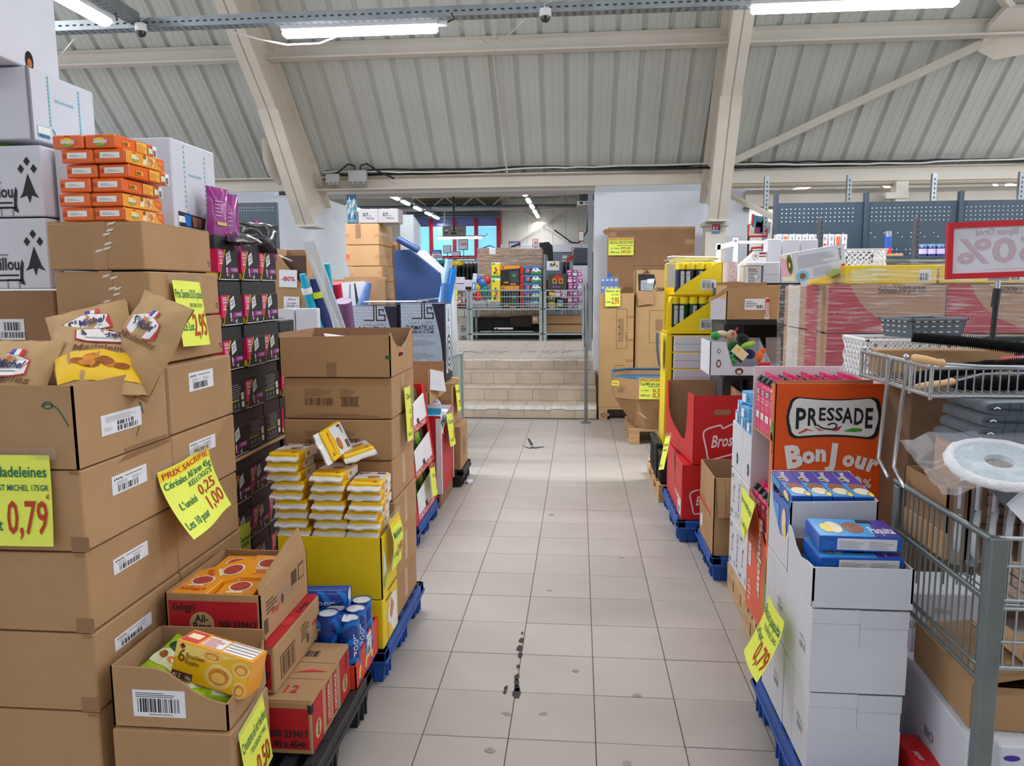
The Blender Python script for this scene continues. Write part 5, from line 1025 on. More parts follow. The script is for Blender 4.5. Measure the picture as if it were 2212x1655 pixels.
F = facing_sign((981,832),-.958,.0,-.06,.2,.2,lambda x,y: .004 + .02 * (1 - y / .2) + .01 * math.sin(18 * x)); price_sign('yellow price sign on the kraft carton below the mattress toppers',F,.2,.2,[('Surmatelas',.5,.7,.12,GREENI,.9,'c',0),('29,95',.9,.15,.25,REDI,.7,'r',0)])
# grey metal cage end by the steps
t = thing('wire_cage','grey green metal cage end standing by the steps','cage',(0,0,0)); MC = mat('cage_green_grey',(150,168,164),.4,metal=.3); A,B = at(972,785,Y=6.25),at(998,775,Y=6.6)
q = MB(); 
for p in (A,B): q.tube([(p.x,p.y,0),(p.x,p.y,.97)],.014,MC,6)
q.tube([(A.x,A.y,.96),(B.x,B.y,.96)],.014,MC,6); q.tube([(A.x,A.y,.2),(B.x,B.y,.2)],.014,MC,6); q.build('frame',t)
q = MB(); q.prism([(A.x,A.y,.2),(B.x,B.y,.2),(B.x,B.y,.95),(A.x,A.y,.95)],(-.006,0,0),mat('cage_panel',(150,170,166),.2,alpha=.5)); q.build('panel',t)
# ---- red tortilla trays
GRB = mat('crisp_bag_green',(126,168,40),.25,noise=.25,scale=10,coat=.4); GRD = mat('crisp_bag_dark',(60,74,40),.3,noise=.3,scale=16,coat=.4)
blue_pallet('blue plastic pallet under the red tortilla chip trays',-1.36,-.945,4.22,4.92,.125)
def tort(label,z0,z1,ins,topcut,seed):
    t = thing('tortilla_tray',label,'tray',(0,0,z0)); x0,xb,xt,y0,y1 = -1.34,-.955 - ins,-.955 - ins - .03,4.235,4.90; h = z1 - z0 - .002
    q = MB(); q.prism([(x0,y0,0),(xb,y0,0),(xt,y0,h),(x0,y0,h)],(0,.006,0),RED); q.prism([(x0,y1,0),(xb,y1,0),(xt,y1,h),(x0,y1,h)],(0,-.006,0),RED); q.box(x0,x0 + .006,y0,y1,0,h,RED); q.box(x0,xb,y0,y1,0,.006,RED)
    F = Face((xb,y0,0),(0,1,0),(xt - xb,0,h)); L_ = y1 - y0
    q.prism([F.p(a,c) for a,c in ((0,0),(L_,0),(L_,h * .28),(0,h * .28))],F.n * -.005,RED)
    for a,b in ((0,.1),(L_ - .08,L_)): q.prism([F.p(x,c) for x,c in ((a,h * .28),(b,h * .28),(b,h),(a,h))],F.n * -.005,RED)
    q.build('tray',t)
    q = MB(); q.prism([F.p(a,c,.002) for a,c in ((.10,h * .18),(L_ - .07,h * .18),(L_ - .08,h * .80),(.12,h * .66))],F.n * .003,PAPER); q.build('white_panel',t)
    q = MB(); q.text(F,'TORTILLA CHIPS',L_ * .14,h * .04,h * .11,LOGOW,L_ * .7,.01,0,.003); q.rect(F,L_ * .46,h * .18,.05,.03,INK,.008); N = front(x0,y0,0); q.text(N,'CHIPS',xb - x0 - .1,.02,.03,LOGOW,.09,.01); q.build('print',t)
    for i in range(5):
        y = y0 + .09 + .115 * i; b = MB(); Fp = pillow(b,.16,.17,.05,GRB if i % 2 else GRD,6,7,seed + i,.3); b2 = b.build('crisp_bag',None,(xt - .05,y,z0 + h * .62),(1.4,0,1.35)); tag(b2,'green tortilla chip bag in the %s red tray, %s from the camera' % (label.split()[0],ORD[i]),'bag','tortilla chip bags in the red trays')
tort('lowest red tray of tortilla chips on the blue pallet',.127,.395,0,0,10); tort('middle red tray of tortilla chips with a white panel',.396,.655,.012,0,20); tort('upper red tray of tortilla chips below the open brown box',.656,.91,.045,1,30)
F = facing_sign((925,1012),-.945,.0,-.12,.2,.18,lambda x,y: .006 + .02 * (1 - y / .18) + .01 * math.sin(20 * x)); price_sign('yellow price sign hanging on the lowest tortilla tray',F,.2,.18,[('Tortilla',.5,.65,.12,GREENI,.7,'c',0),('1,00',.9,.2,.25,REDI,.5,'r',0)])
# ---- red and white dispenser with small boxes
bx = opened('red and white display bin of small boxes beside the tortilla trays',-1.33,-.95,5.06,5.58,.10,.66,mat('bin_red',(196,34,48),.5,noise=.04),PAPER,name='display_bin',cat='bin',right_=[(0,0),(1,0),(1,1),(.86,1),(.7,.93),(.3,.86),(.1,.78),(0,.98)],floor_z=.3)
q = MB(); q.rect(bx.right,0,0,.035,bx.H * .9,PAPER); q.rect(bx.right,bx.D - .03,0,.03,bx.H * .99,PAPER); q.pl(bx.right,[(.035,bx.H * .78),(.09,bx.H * .74),(.1,bx.H * .82),(.2,bx.H * .84),(.3,bx.H * .88),(.45,bx.H * .97),(.49,bx.H * .9),(.49,bx.H * .99),(.035,bx.H * .92)][:6] + [(.06,bx.H * .84)],PAPER); q.rect(bx.front,bx.W - .035,0,.035,bx.H * .97,PAPER); q.build('white_trim',bx.o)
bxx = closed('kraft base carton under the red and white display bin',-1.33,-.96,5.07,5.57,0,.099,CARDD,seam=False)
PB = mat('small_box_blue',(40,160,210),.4); rg = random.Random(12)
for i,(x,y,z,r_) in enumerate([(-1.02,5.2,.60,.1),(-1.06,5.36,.63,.4),(-1.14,5.2,.61,-.2),(-1.16,5.4,.60,.2),(-1.03,5.48,.58,0),(-1.05,5.28,.69,.3)]):
    t = thing('small_box','small white and blue box in the red bin, %s' % ('nearest at the cut edge','in the middle','near the left back corner','far at the back','far by the aisle side','lying uppermost')[i],'box',(x,y,z),(rg.uniform(-.2,.2),rg.uniform(-.2,.2),r_),'small white and blue boxes in the bin'); q = MB(); q.box(-.05,.05,-.09,.09,-.045,.045,PAPER,.003); q.build('box',t); q = MB(); q.rect(right(.05,-.09,-.045),.0,.0,.18,.05,PB); q.rect(front(-.05,-.09,-.045),0,0,.1,.05,PB); q.rect(top(-.05,-.09,.045),.02,.02,.06,.03,PB); q.build('print',t)
tag(MB().box(-1.3,-.98,5.09,5.55,.41,.56,PAPER,.01).build('small_box_layer'),'lower layer of small white boxes inside the red and white bin','box')
F = facing_sign((961,895),-.942,.0,-.1,.26,.23,lambda x,y: .006 + .03 * (1 - y / .23) + .01 * math.sin(14 * x)); price_sign('yellow price sign on the red and white display bin',F,.26,.23,[('Compresses',.5,.7,.12,GREENI,.85,'c',0),('1,50',.85,.2,.25,REDI,.45,'r',0),('L\'unité',.08,.15,.1,GREENI,.3,'l',0)])
bx = opened('open brown box with a white side flap above the tortilla trays',-1.4,-1.0,4.93,5.5,.76,1.0,CARD,CARDIN,front_=[(0,0),(1,0),(1,.35),(0,.35)],right_=[(0,0),(1,0),(1,.7),(0,1)])
q = MB(); a = bx.right; q.prism([a.p(0,.1,.004),a.p(.35,.04,.05),a.p(.35,.18,.03),a.p(.02,bx.H,.004)],(.004,0,0),WSH); q.build('flap',bx.o)
closed('white carton under the open brown box behind the tortilla trays',-1.42,-1.345,4.93,5.5,0,.758,WSH,seam=False,name='white_box')
q = MB(); q.box(-.06,.06,-.02,.02,-.02,.02,PAPER,.002); q.box(-.06,.06,-.022,-.02,-.018,.018,mat('royal_blue',(30,60,160),.5)); tag(q.build('blue_white_box',None,(-1.28,5.12,1.02),(0,.05,.2)),'blue and white flat pack lying in the open brown box','box')
q = MB(); rg = random.Random(2); vs = [(rg.uniform(-.03,.03),rg.uniform(-.03,.03),rg.uniform(0,.04)) for _ in range(14)]
import bmesh
bm = bmesh.new(); [bm.verts.new(v) for v in vs]; r_ = bmesh.ops.convex_hull(bm,input=bm.verts); me = bpy.data.meshes.new('crumpled_paper'); bm.to_mesh(me); bm.free(); me.materials.append(PAPER); o = bpy.data.objects.new('crumpled_paper',me); COL.objects.link(o); o.location = at(1013,1045,Z=0.0); tag(o,'crumpled white paper scrap on the floor by the black pallet','litter')
# ---- dark perforated shelving back and poster on the left wall
GON = mat('gondola_dark',(52,64,76),.25,noise=.06,spec=.6)
x0,x1,z0,z1 = R(440,437,592,560,8.2)
t = thing('shelving_back','dark perforated metal shelving back on the left against the white wall','shelving',(0,0,0)); q = MB(); q.box(x0 - 1.5,x1 + .03,8.2,8.24,0,z1,GON,.004); q.build('panel',t); F = front(x0 - 1.5,8.2,0); q = MB(); W_ = x1 + .03 - x0 + 1.5
for i in range(46): 
    for j in range(2): q.rect(F,W_ - .05 - .03 * i,z1 - .06 - .03 * j,.008,.008,mat('hole_light',(176,188,200),.6),.001)
q.build('perforation',t,kind='stuff')
x0,x1,z0,z1 = R(750,420,770,480,9.2); t = thing('poster','blue and white poster hanging at the left side of the passage','poster',(0,0,0)); q = MB(); q.box(x0,x1,9.2,9.206,z0,z1,mat('poster_blue',(120,180,210),.5,noise=.35,scale=14)); q.build('sheet',t); F = front(x0,9.2,z0); q = MB(); rg = random.Random(4); W_,H_ = x1 - x0,z1 - z0; q.rect(F,0,H_ * .8,W_,H_ * .2,mat('poster_navy',(50,84,120),.5))
for i in range(14): x,y = W_ * rg.random() * .8,H_ * rg.random() * .75; q.pl(F,[(x,y),(x + W_ * .2,y + .02),(x + W_ * .15,y + .08),(x + .01,y + .06)],LOGOW if i % 3 else mat('poster_navy',(50,84,120),.5),.0016 + .0001 * i)
q.build('picture',t)
# ================================================================= RIGHT, NEAREST
def facing_sign_l(px,Xp,W_,H_,amp,tilt=0.0):
    a = at(px[0],px[1],X=Xp); u = Vector((0,-1,tilt)).normalized(); v = Vector((0,tilt,1)).normalized()
    return Face(a - v * H_ - Vector((.004,0,0)),u,v,amp)
blue_pallet('blue plastic pallet under the white biscuit cartons at the lower right',.645,.965,1.98,2.68,.138)
def biscuit_carton(label,x0,x1,y0,y1,z0,z1,seed=0):
    bx = closed(label,x0,x1,y0,y1,z0,z1,WSH,seam=False,name='white_carton',cat='carton',b=.002); F = bx.front; W_,H_ = bx.W,bx.H; sx = W_ * (.50 + .03 * (seed % 2))
    for (a,b,c,d,o,nm) in ((0,W_,.001,H_ * .56,.003,'front_panel'),(.002,sx - .001,H_ * .56,H_ * .99,.0015,'upper_panel'),(sx + .001,W_ - .002,H_ * .56,H_ * .99,.0015,'upper_panel'),(.001,sx - .0005,H_ * .83,H_ * .995,.0045,'flap'),(sx,W_ - .001,H_ * .79,H_ * .99,.005,'flap')):
        q = MB(); q.prism([F.p(a,b_,.0003) for a,b_ in ((a,c),(b,c),(b,d),(a,d))],F.n * o,WSH); q.build(nm,bx.o)
    G = bx.left; q = MB(); D_ = bx.D
    for i in range(14): q.rect(G,D_ * .42,H_ * (.03 + .068 * i),.0012,H_ * .035,GREY)
    q.bars(G,D_ * .70,H_ * .32,.0,.0,GREY,1) if False else None
    q.rect(G,D_ * .62,H_ * .36,.05,.03,PAPER,.001); q.bars(G,D_ * .62,H_ * .37,.05,.022,GREY,10,.0014,seed); q.lines(G,D_ * .60,H_ * .5,.06,.012,GREY,2,.3); q.build('print',bx.o); return bx
biscuit_carton('white biscuit carton at the lower right, lowest of the front pile',.66,.918,2.085,2.335,.14,.391,1); biscuit_carton('white biscuit carton at the lower right, second from the bottom of the front pile',.657,.922,2.08,2.335,.393,.644,2)
biscuit_carton('white biscuit carton in the rear pile at the lower right, bottom one',.657,.93,2.338,2.60,.14,.391,3); biscuit_carton('white biscuit carton in the rear pile at the lower right, middle one',.66,.93,2.338,2.60,.393,.646,4)
ft = opened('open white tray of blue biscuit packs on the front pile at the lower right',.655,.927,2.078,2.337,.646,.764,WSH,CARDIN,name='white_tray',cat='tray',left_=[(0,0),(1,0),(1,.98),(.75,.95),(.5,.86),(.3,.98),(.1,1.3),(0,1.35)])
q = MB(); q.prism([ft.front.p(0,0,.0004),ft.front.p(ft.W,0,.0004),ft.front.p(ft.W,.018,.0004),ft.front.p(0,.018,.0004)],ft.front.n * .002,WSH); q.build('bottom_fold',ft.o)
rt = opened('open white tray of blue biscuit packs on the rear pile at the lower right',.66,.925,2.34,2.60,.648,.90,WSH,CARDIN,name='white_tray',cat='tray',front_=[(0,0),(1,0),(1,.93),(0,.90)],left_=[(0,0),(1,0),(1,.9),(.93,.5),(.8,.35),(.55,.34),(.2,.62),(.08,.9),(0,1.05)],right_=[(0,0),(1,0),(1,1.05),(0,.93)],back_=[(0,0),(1,0),(1,1.05),(0,1.06)],floor_z=.0)
q = MB(); q.prism([rt.front.p(x,y,.0005) for x,y in ((.07,.0),(.215,0),(.215,.022),(.07,.022))],rt.front.n * .0006,PAPER); q.lines(rt.front,.085,.002,.12,.018,INK,2,.4,.0016); q.build('label_strip',rt.o)
BB = mat('biscuit_blue',(24,92,196),.35,noise=.05,coat=.2); BBL = mat('biscuit_sky',(70,160,226),.35); BPU = mat('biscuit_purple',(86,60,160),.35); BCHO = mat('biscuit_choc',(150,96,76),.5,noise=.2,scale=60); BSKIN = mat('biscuit_cream',(246,224,190),.5); BYE = mat('biscuit_yellow',(246,216,90),.5)
def biscuit(label,loc,rot,w_,d,h,word=True):
    t = thing('biscuit_pack',label,'biscuits',loc,rot,'blue biscuit packs in the white trays'); q = MB(); q.box(-w_ / 2,w_ / 2,-d / 2,d / 2,0,h,BB,.0015); q.build('pack',t); b = Bx(t,w_,d,h); F = b.top; q = MB(); q.rect(F,.002,.002,w_ - .004,d - .004,BBL,.0006)
    if w_ > d:
        q.pl(F,[(w_ * .68,.002),(w_ - .002,.002),(w_ - .002,d - .002),(w_ * .8,d - .002)],BPU,.001); q.disc(F,w_ * .5,d * .5,w_ * .13,d * .3,BCHO,.0014); q.disc(F,w_ * .26,d * .5,w_ * .1,d * .32,BSKIN,.0014); q.disc(F,w_ * .16,d * .45,w_ * .07,d * .25,BYE,.0016); q.text(F,'Paquita',w_ * .97,d * .2,d * .35,LOGOW,w_ * .3,.015,0,.002,'r'); q.pl(F,[(w_ * .6,d * .78),(w_ * .8,d * .78),(w_ * .78,d * .95),(w_ * .62,d * .95)],mat('black_tab',(40,36,30),.5),.002)
        F = b.front; q.rect(F,w_ * .22,h * .12,w_ * .72,h * .76,PAPER,.001); q.lines(F,w_ * .24,h * .2,w_ * .33,h * .55,GREY,7,.25,.0016); q.lines(F,w_ * .60,h * .2,w_ * .32,h * .55,GREY,6,.25,.0016); q.lines(F,w_ * .02,h * .2,w_ * .17,h * .6,BBL,6,.3,.0016)
    else:
        q.pl(F,[(.002,d * .55),(w_ - .002,d * .45),(w_ - .002,d - .002),(.002,d - .002)],BPU,.001); q.text(F,'Paquita',w_ * .28,d * .96,w_ * .26,LOGOW,d * .4,.015,0,.002,'l',-math.pi / 2); q.disc(F,w_ * .5,d * .38,w_ * .4,d * .13,BCHO,.0014); q.disc(F,w_ * .55,d * .2,w_ * .38,d * .13,BSKIN,.0016); q.disc(F,w_ * .86,d * .1,w_ * .14,d * .1,BYE,.0016,10); q.pl(F,[(w_ * .04,d * .62),(w_ * .24,d * .6),(w_ * .24,d * .74),(w_ * .04,d * .76)],BYE,.0018); q.rect(F,w_ * .06,d * .64,w_ * .16,d * .06,INK,.0022)
        F = b.left; q.rect(F,d * .05,h * .1,d * .4,h * .7,BBL,.001); q.disc(F,d * .75,h * .5,d * .12,h * .35,BSKIN,.0014); q.disc(F,d * .82,h * .3,d * .08,h * .2,BYE,.0016)
    q.build('print',t); return t
biscuit('blue biscuit pack uppermost in the front tray with a white panel',(.803,2.215,.792),(.03,.0,-.03),.225,.15,.044)
biscuit('blue biscuit pack just under the uppermost one in the front tray',(.80,2.20,.736),(.02,0,.02),.23,.16,.044); biscuit('blue biscuit pack low in the front tray',(.80,2.20,.655),(0,0,0),.235,.17,.072)
for i in range(4): biscuit('blue biscuit pack in the rear tray, %s from the left' % ORD[i],(.695 + .0645 * i,2.47,.868),(.14,0,.05),.062,.205,.034,False); 
for i in range(4): biscuit('lower blue biscuit pack in the rear tray, %s from the left' % ORD[i],(.695 + .0645 * i,2.47,.72),(.0,0,.0),.062,.205,.13,False)
F = facing_sign_l((1668,1283),.64,.21,.20,lambda x,y: .006 + .075 * max(0,1 - y / .2) ** 1.5 + .01 * math.sin(12 * x),-.0)
price_sign('yellow price sign for biscuits on the white cartons at the lower right',F,.21,.2,[('Biscuit paquita',.5,.72,.15,GREENI,.92,'c',0),('TOSSPRICE 200G',.95,.58,.07,GREENI,.66,'r',0),('0,79',.97,.14,.3,REDI,.5,'r',0),('Le Paquet',.06,.4,.12,GREENI,.42,'l',0)])
t = thing('red_box','small red box beside the white cartons on the floor at the lower right','box',(.985,2.12,.13),.1); q = MB(); q.box(-.035,.035,-.08,.08,0,.075,RED,.003); q.build('box',t); q = MB(); q.lines(front(-.035,-.08,0),.02,.01,.03,.012,LOGOW,2,.5); q.text(top(-.035,-.08,.075),'mini',.03,.03,.02,LOGOW,.04,0,.2,.001,'l',1.57); q.build('print',t)
blue_pallet('blue plastic pallet corner by the trolley at the lower right',.966,1.16,2.02,2.3,.128)
# ---- orange juice display
wood_pallet('wooden pallet under the orange juice display',.752,1.20,2.93,3.33,.13)
ORJ = mat('juice_orange',(236,88,22),.45,noise=.03); ORL = mat('juice_side',(232,118,72),.5,noise=.04); LIN = mat('pink_liner',(224,206,214),.6,noise=.03); INKL = mat('logo_black',(26,34,36),.5)
JX0,JX1,JY0,JY1 = .752,1.178,2.935,3.30
t = thing('juice_display','orange cardboard juice display with a big logo on its front','display',(0,0,0))
q = MB(); q.box(JX0,JX1,JY0,JY0 + .008,.131,1.172,ORJ,.002); q.build('front_panel',t)
q = MB(); q.box(JX0 + .002,JX1 - .002,JY0 + .0085,JY0 + .012,.14,1.165,LIN); q.prism([(JX0 + .01,JY0 + .012,1.13),(JX1 - .06,JY0 + .012,1.13),(JX1 - .06,JY0 + .014,1.185),(JX0 + .01,JY0 + .014,1.18)],(0,.004,0),CARD); q.build('inner_flap',t)
q = MB(); q.box(JX0,JX1,JY1 - .008,JY1,.131,1.20,LIN,.002); q.build('back_panel',t)
q = MB(); q.prism([(JX1,JY0,.131),(JX1,JY1,.131),(JX1,JY1,1.2),(JX1,JY0 + .06,1.2),(JX1,JY0,1.172)],(-.007,0,0),LIN); q.build('right_panel',t)
q = MB(); q.prism([(JX0,JY0,.131),(JX0,JY0 + .05,.131),(JX0,JY0 + .05,1.165),(JX0,JY0,1.172)],(.006,0,0),ORL); q.build('left_column',t)
q = MB(); q.prism([(JX0,JY0 + .05,.131),(JX0,JY1,.131),(JX0,JY1,.66),(JX0,JY1 - .05,.64),(JX0,JY0 + .09,.50),(JX0,JY0 + .05,.50)],(.006,0,0),mat('juice_side_red',(226,96,62),.5,noise=.05)); q.build('left_panel',t)
for z in (.46,.93): q = MB(); q.box(JX0 + .008,JX1 - .008,JY0 + .014,JY1 - .01,z,z + .006,CARD); q.build('shelf',t)
q = MB(); F = front(JX0,JY0,.131); L_ = JX1 - JX0
zc = lambda py: at(1800,py,Y=JY0).z - .131; xc_ = lambda px: at(px,900,Y=JY0).x - JX0
def rr(x0,x1,y0,y1,sag): 
    n = 8; P = []
    for (cx,cy,a0) in ((x1 - .03,y0 + .03,-90),(x1 - .03,y1 - .03,0),(x0 + .03,y1 - .03,90),(x0 + .03,y0 + .03,180)): P += [(cx + .03 * math.cos(math.radians(a0 + 90 * i / n)),cy + .03 * math.sin(math.radians(a0 + 90 * i / n))) for i in range(n + 1)]
    k = P.index(P[0]); out = []
    for i,p in enumerate(P):
        out.append(p); nx_ = P[(i + 1) % len(P)]
        if abs(nx_[0] - p[0]) > .1: out += [(p[0] + (nx_[0] - p[0]) * f,p[1] + (1 if p[1] < (y0 + y1) / 2 else -1) * sag * math.sin(math.pi * f)) for f in [.1,.25,.4,.5,.6,.75,.9]]
        if abs(nx_[1] - p[1]) > .03: out += [(p[0] + (1 if p[0] > (x0 + x1) / 2 else -1) * sag * 1.2 * math.sin(math.pi * f),p[1] + (nx_[1] - p[1]) * f) for f in [.25,.5,.75]]
    return out
x0,x1,y0,y1 = xc_(1704),xc_(1900),zc(948),zc(858)
q.pl(F,rr(x0,x1,y0,y1,.008),INKL,.0014); q.pl(F,rr(x0 + .010,x1 - .014,y0 + .009,y1 - .005,.008),LOGOW,.002)
S_ = [('P',1717,882,926,24),('R',1743,882,919,23),('E',1767,881,908,16),('S',1785,881,908,17),('S',1803,881,908,17),('A',1820,881,913,22),('D',1843,881,916,22),('E',1867,881,923,18)]
for ch,px,pt,pb,k in S_:
    h_ = zc(pt) - zc(pb); q.text(F,ch,xc_(px),zc(pb),h_,INKL,xc_(px + k) - xc_(px),.025,0,.003); 
for pts,m_ in (([(1725,936),(1742,926),(1762,932),(1745,930),(1728,938)],mat('swash_red',(214,70,30),.5)),([(1756,921),(1768,926),(1782,931),(1770,930)],mat('swash_crimson',(196,24,60),.5)),([(1798,931),(1812,922),(1820,918),(1812,930)],mat('swash_crimson',(196,24,60),.5)),([(1822,931),(1842,924),(1862,925),(1863,931),(1845,933)],mat('swash_green',(70,160,50),.5))): q.pl(F,[(xc_(a),zc(b)) for a,b in reversed(pts)],m_,.0028)
stroke(q,F,smooth_pts([(xc_(1766),zc(918)),(xc_(1778),zc(925)),(xc_(1800),zc(927)),(xc_(1808),zc(919)),(xc_(1800),zc(914)),(xc_(1788),zc(918))]),.006,INKL,.003)
for ch,px,pb,h_,rt_ in (('B',1703,1012,46,.16),('o',1738,1000,34,.05),('n',1765,995,34,.0),('J',1795,1004,46,-.08),('o',1823,1003,32,-.2),('u',1849,1006,34,-.28),('r',1875,1013,36,-.32)): q.text(F,ch,xc_(px),zc(pb),h_ * .0018,LOGOW,None,.055,0,.002 + .0001 * (ord(ch) % 7),'l',rt_)
q.text(F,'tenour',xc_(1716),zc(1052),.030,LOGOW,xc_(1798) - xc_(1716),.03,0,.002); q.text(F,'100',xc_(1800),zc(1062),.062,LOGOW,xc_(1870) - xc_(1800),.035,0,.002); q.text(F,'%',xc_(1871),zc(1052),.034,LOGOW,xc_(1890) - xc_(1871),.02,0,.002)
q.text(F,'fruits',xc_(1716),.55,.05,LOGOW,.2,.03,0,.002)
G = left(JX0,JY1,.131); D_ = JY1 - JY0
for (x,y,rx,ry,m_) in ((D_ - .02,.85,.02,.04,mat('mango_green',(110,150,60),.5)),(D_ - .026,.80,.018,.045,mat('mango_orange',(226,130,50),.5)),(D_ - .025,.50,.02,.06,mat('pineapple',(200,140,60),.6,noise=.3,scale=60)),(D_ - .025,.575,.012,.03,mat('pine_green',(70,110,50),.6)),(D_ - .03,.16,.03,.08,mat('pear_green',(130,150,60),.5)),(D_ - .04,.28,.012,.05,mat('pear_green',(130,150,60),.5))): q.disc(G,x,y,rx,ry,m_,.0016,16)
q.text(G,'BonJour',D_ - .16,.46,.05,LOGOW,.34,.04,0,.002,'l',-1.57); q.rect(G,.03,.20,.05,.1,LOGOW,.0016); q.lines(G,.035,.21,.04,.08,GREY,5,.4,.002); q.lines(G,.04,.05,.06,.1,LOGOW,4,.3)
q.build('print',t)
PINKJ = mat('juice_pink',(226,28,104),.3,noise=.06,coat=.3); CAPG = mat('cap_green',(14,62,50),.4)
def juice():
    t = thing('juice_carton','x','juice carton',(0,0,0),0,'pink juice cartons in the orange display'); w_ = .034; h = .185; q = MB()
    q.hull([(-w_,-w_,0),(w_,-w_,0),(w_,w_,0),(-w_,w_,0),(-w_,-w_,h),(w_,-w_,h),(w_,w_,h),(-w_,w_,h)],[(0,1,2,3),(4,5,6,7),(0,1,5,4),(1,2,6,5),(2,3,7,6),(3,0,4,7)],PINKJ); q.build('body',t)
    q = MB(); q.hull([(-w_,-w_,h),(w_,-w_,h),(w_,w_,h),(-w_,w_,h),(0,-w_ + .003,h + .045),(0,w_ - .003,h + .045)],[(0,1,4),(1,2,5,4),(2,3,5),(3,0,4,5),(0,1,2,3)],PINKJ); q.box(-.002,.002,-w_,w_,h + .042,h + .058,PINKJ); q.build('gable',t)
    q = MB(); d = Vector((-.045,0,.034)).normalized(); c = Vector((-.017,0,h + .024)); q.tube([c,c + d * .022],.0145,CAPG,10,smooth=True); q.build('cap',t)
    F = left(-w_,w_,0); q = MB(); q.rect(F,.014,h - .032,.04,.022,INKL); q.rect(F,.016,h - .030,.036,.018,LOGOW,.0016); q.text(F,'PRESSADE',.034,h - .026,.009,INKL,.032,.01,0,.002,'c'); q.text(F,'Rien n\'arrête',.008,h - .05,.009,LOGOW,.05,.008,.1,.0016); q.text(F,'la gentillesse',.008,h - .063,.009,LOGOW,.05,.008,.1,.0016); q.lines(F,.008,.095,.052,.02,mat('pink_pale',(240,130,170),.5),4,.3,.0016); q.rect(F,.01,.05,.05,.028,LOGOW,.0016); q.lines(F,.014,.054,.04,.02,mat('pink_pale',(240,130,170),.5),3,.25,.002); q.lines(F,.01,.02,.046,.014,mat('pink_pale',(240,130,170),.5),3,.3,.0016); q.build('print',t); return t
j0 = juice(); n = 0
for sh,z in ((0,.937),(1,.467)):
    for iy in range(4):
        for ix in range(5 if not sh else 2):
            x = JX0 + .046 + .0745 * ix; y = JY1 - .055 - .0745 * iy; lab = 'pink juice carton on the %s shelf, %s row from the back, %s from the left' % ('upper' if not sh else 'lower',ORD[iy],ORD[ix])
            if n == 0: j0.location = (x,y,z); j0['label'] = lab
            else: dup(j0,(x,y,z + (.0 if not sh else .0)),(0,0,.04 * ((ix + iy) % 3 - 1)),lab)
            n += 1
F = facing_sign_l((1608,1047),.742,.30,.21,lambda x,y: .006 + .05 * max(0,(x - .12) / .18) ** 1.3 * (1.1 - y / .21) + .01 * math.sin(9 * x)); price_sign('yellow price sign for fruit juice between the white boxes and the orange display',F,.30,.21,[('Jus multifruits',.5,.7,.13,GREENI,.92,'c',0),('L\'unité',.12,.2,.14,GREENI,.34,'l',0),('1,00',.95,.15,.28,REDI,.44,'r',0)])
# ---- white wine-like cartons on a wooden pallet, blue packs on top
wood_pallet('wooden pallet under the white cartons topped with blue packs',.772,1.25,3.34,3.82,.13)
for i in range(3):
    for j in range(2):
        z0,z1 = .132 + .252 * i,.132 + .252 * (i + 1) + (0 if i < 2 else -.01); y0,y1 = 3.345 + .235 * j,3.345 + .235 * (j + 1)
        bx = closed('white carton with small black marks, %s layer, %s the camera' % (('bottom','middle','top')[i],('nearer','farther from')[j]),.775,1.17,y0,y1,z0,z1,WSH,seam=False,name='white_carton',cat='carton'); F = bx.left; q = MB(); W_,H_ = bx.D,bx.H
        if i == 2: q.pl(F,[(W_ * .5,H_ * .2),(W_ * .62,H_ * .16),(W_ * .66,H_ * .3),(W_ * .58,H_ * .42),(W_ * .5,H_ * .36)],INK); q.pl(F,[(W_ * .53,H_ * .24),(W_ * .6,H_ * .22),(W_ * .61,H_ * .3),(W_ * .55,H_ * .34)],BBL,.0018)
        else: q.text(F,'HAUT',W_ * .1,H_ * .82,.02,INK,.05,.01); q.text(F,'BAS',W_ * .1,H_ * .1,.02,INK,.04,.01); q.text(F,'FRAGILE',W_ * .82,H_ * .85,.018,INK,H_ * .7,.006,0,.002,'l',-1.57); stroke(q,F,[(W_ * .3,H_ * .6),(W_ * .42,H_ * .72),(W_ * .34,H_ * .5),(W_ * .3,H_ * .35),(W_ * .4,H_ * .38)],.004,INK); q.disc(F,W_ * .6,H_ * .16,.012,.012,INK); q.disc(F,W_ * .6,H_ * .16,.009,.009,LOGOW,.0018)
        q.build('print',bx.o)
BPK = mat('pack_sky',(86,170,224),.35,noise=.05)
for i,(x,y,z,r_) in enumerate([(.845,3.42,.878,.05),(.845,3.55,.878,-.03),(.85,3.70,.878,.02),(.83,3.47,.938,.1),(.84,3.62,.938,-.06),(.85,3.54,.998,.2)]):
    t = thing('biscuit_box','sky blue biscuit box on the white cartons, %s' % ('lower nearest','lower middle','lower farthest','second layer nearer','second layer farther','topmost')[i],'box',(x,y,z),(0,.0,r_),'sky blue biscuit boxes on the white cartons'); q = MB(); q.box(-.075,.2,-.055,.055,0,.058,BPK,.002); q.build('box',t); F = left(-.075,.055,0); q = MB(); q.rect(F,.01,.008,.04,.04,LOGOW); q.lines(F,.06,.014,.035,.03,mat('deep_blue',(30,70,150),.5),3,.4); q.disc(top(-.075,-.055,.058),.06,.05,.04,.03,BCHO); q.build('print',t)
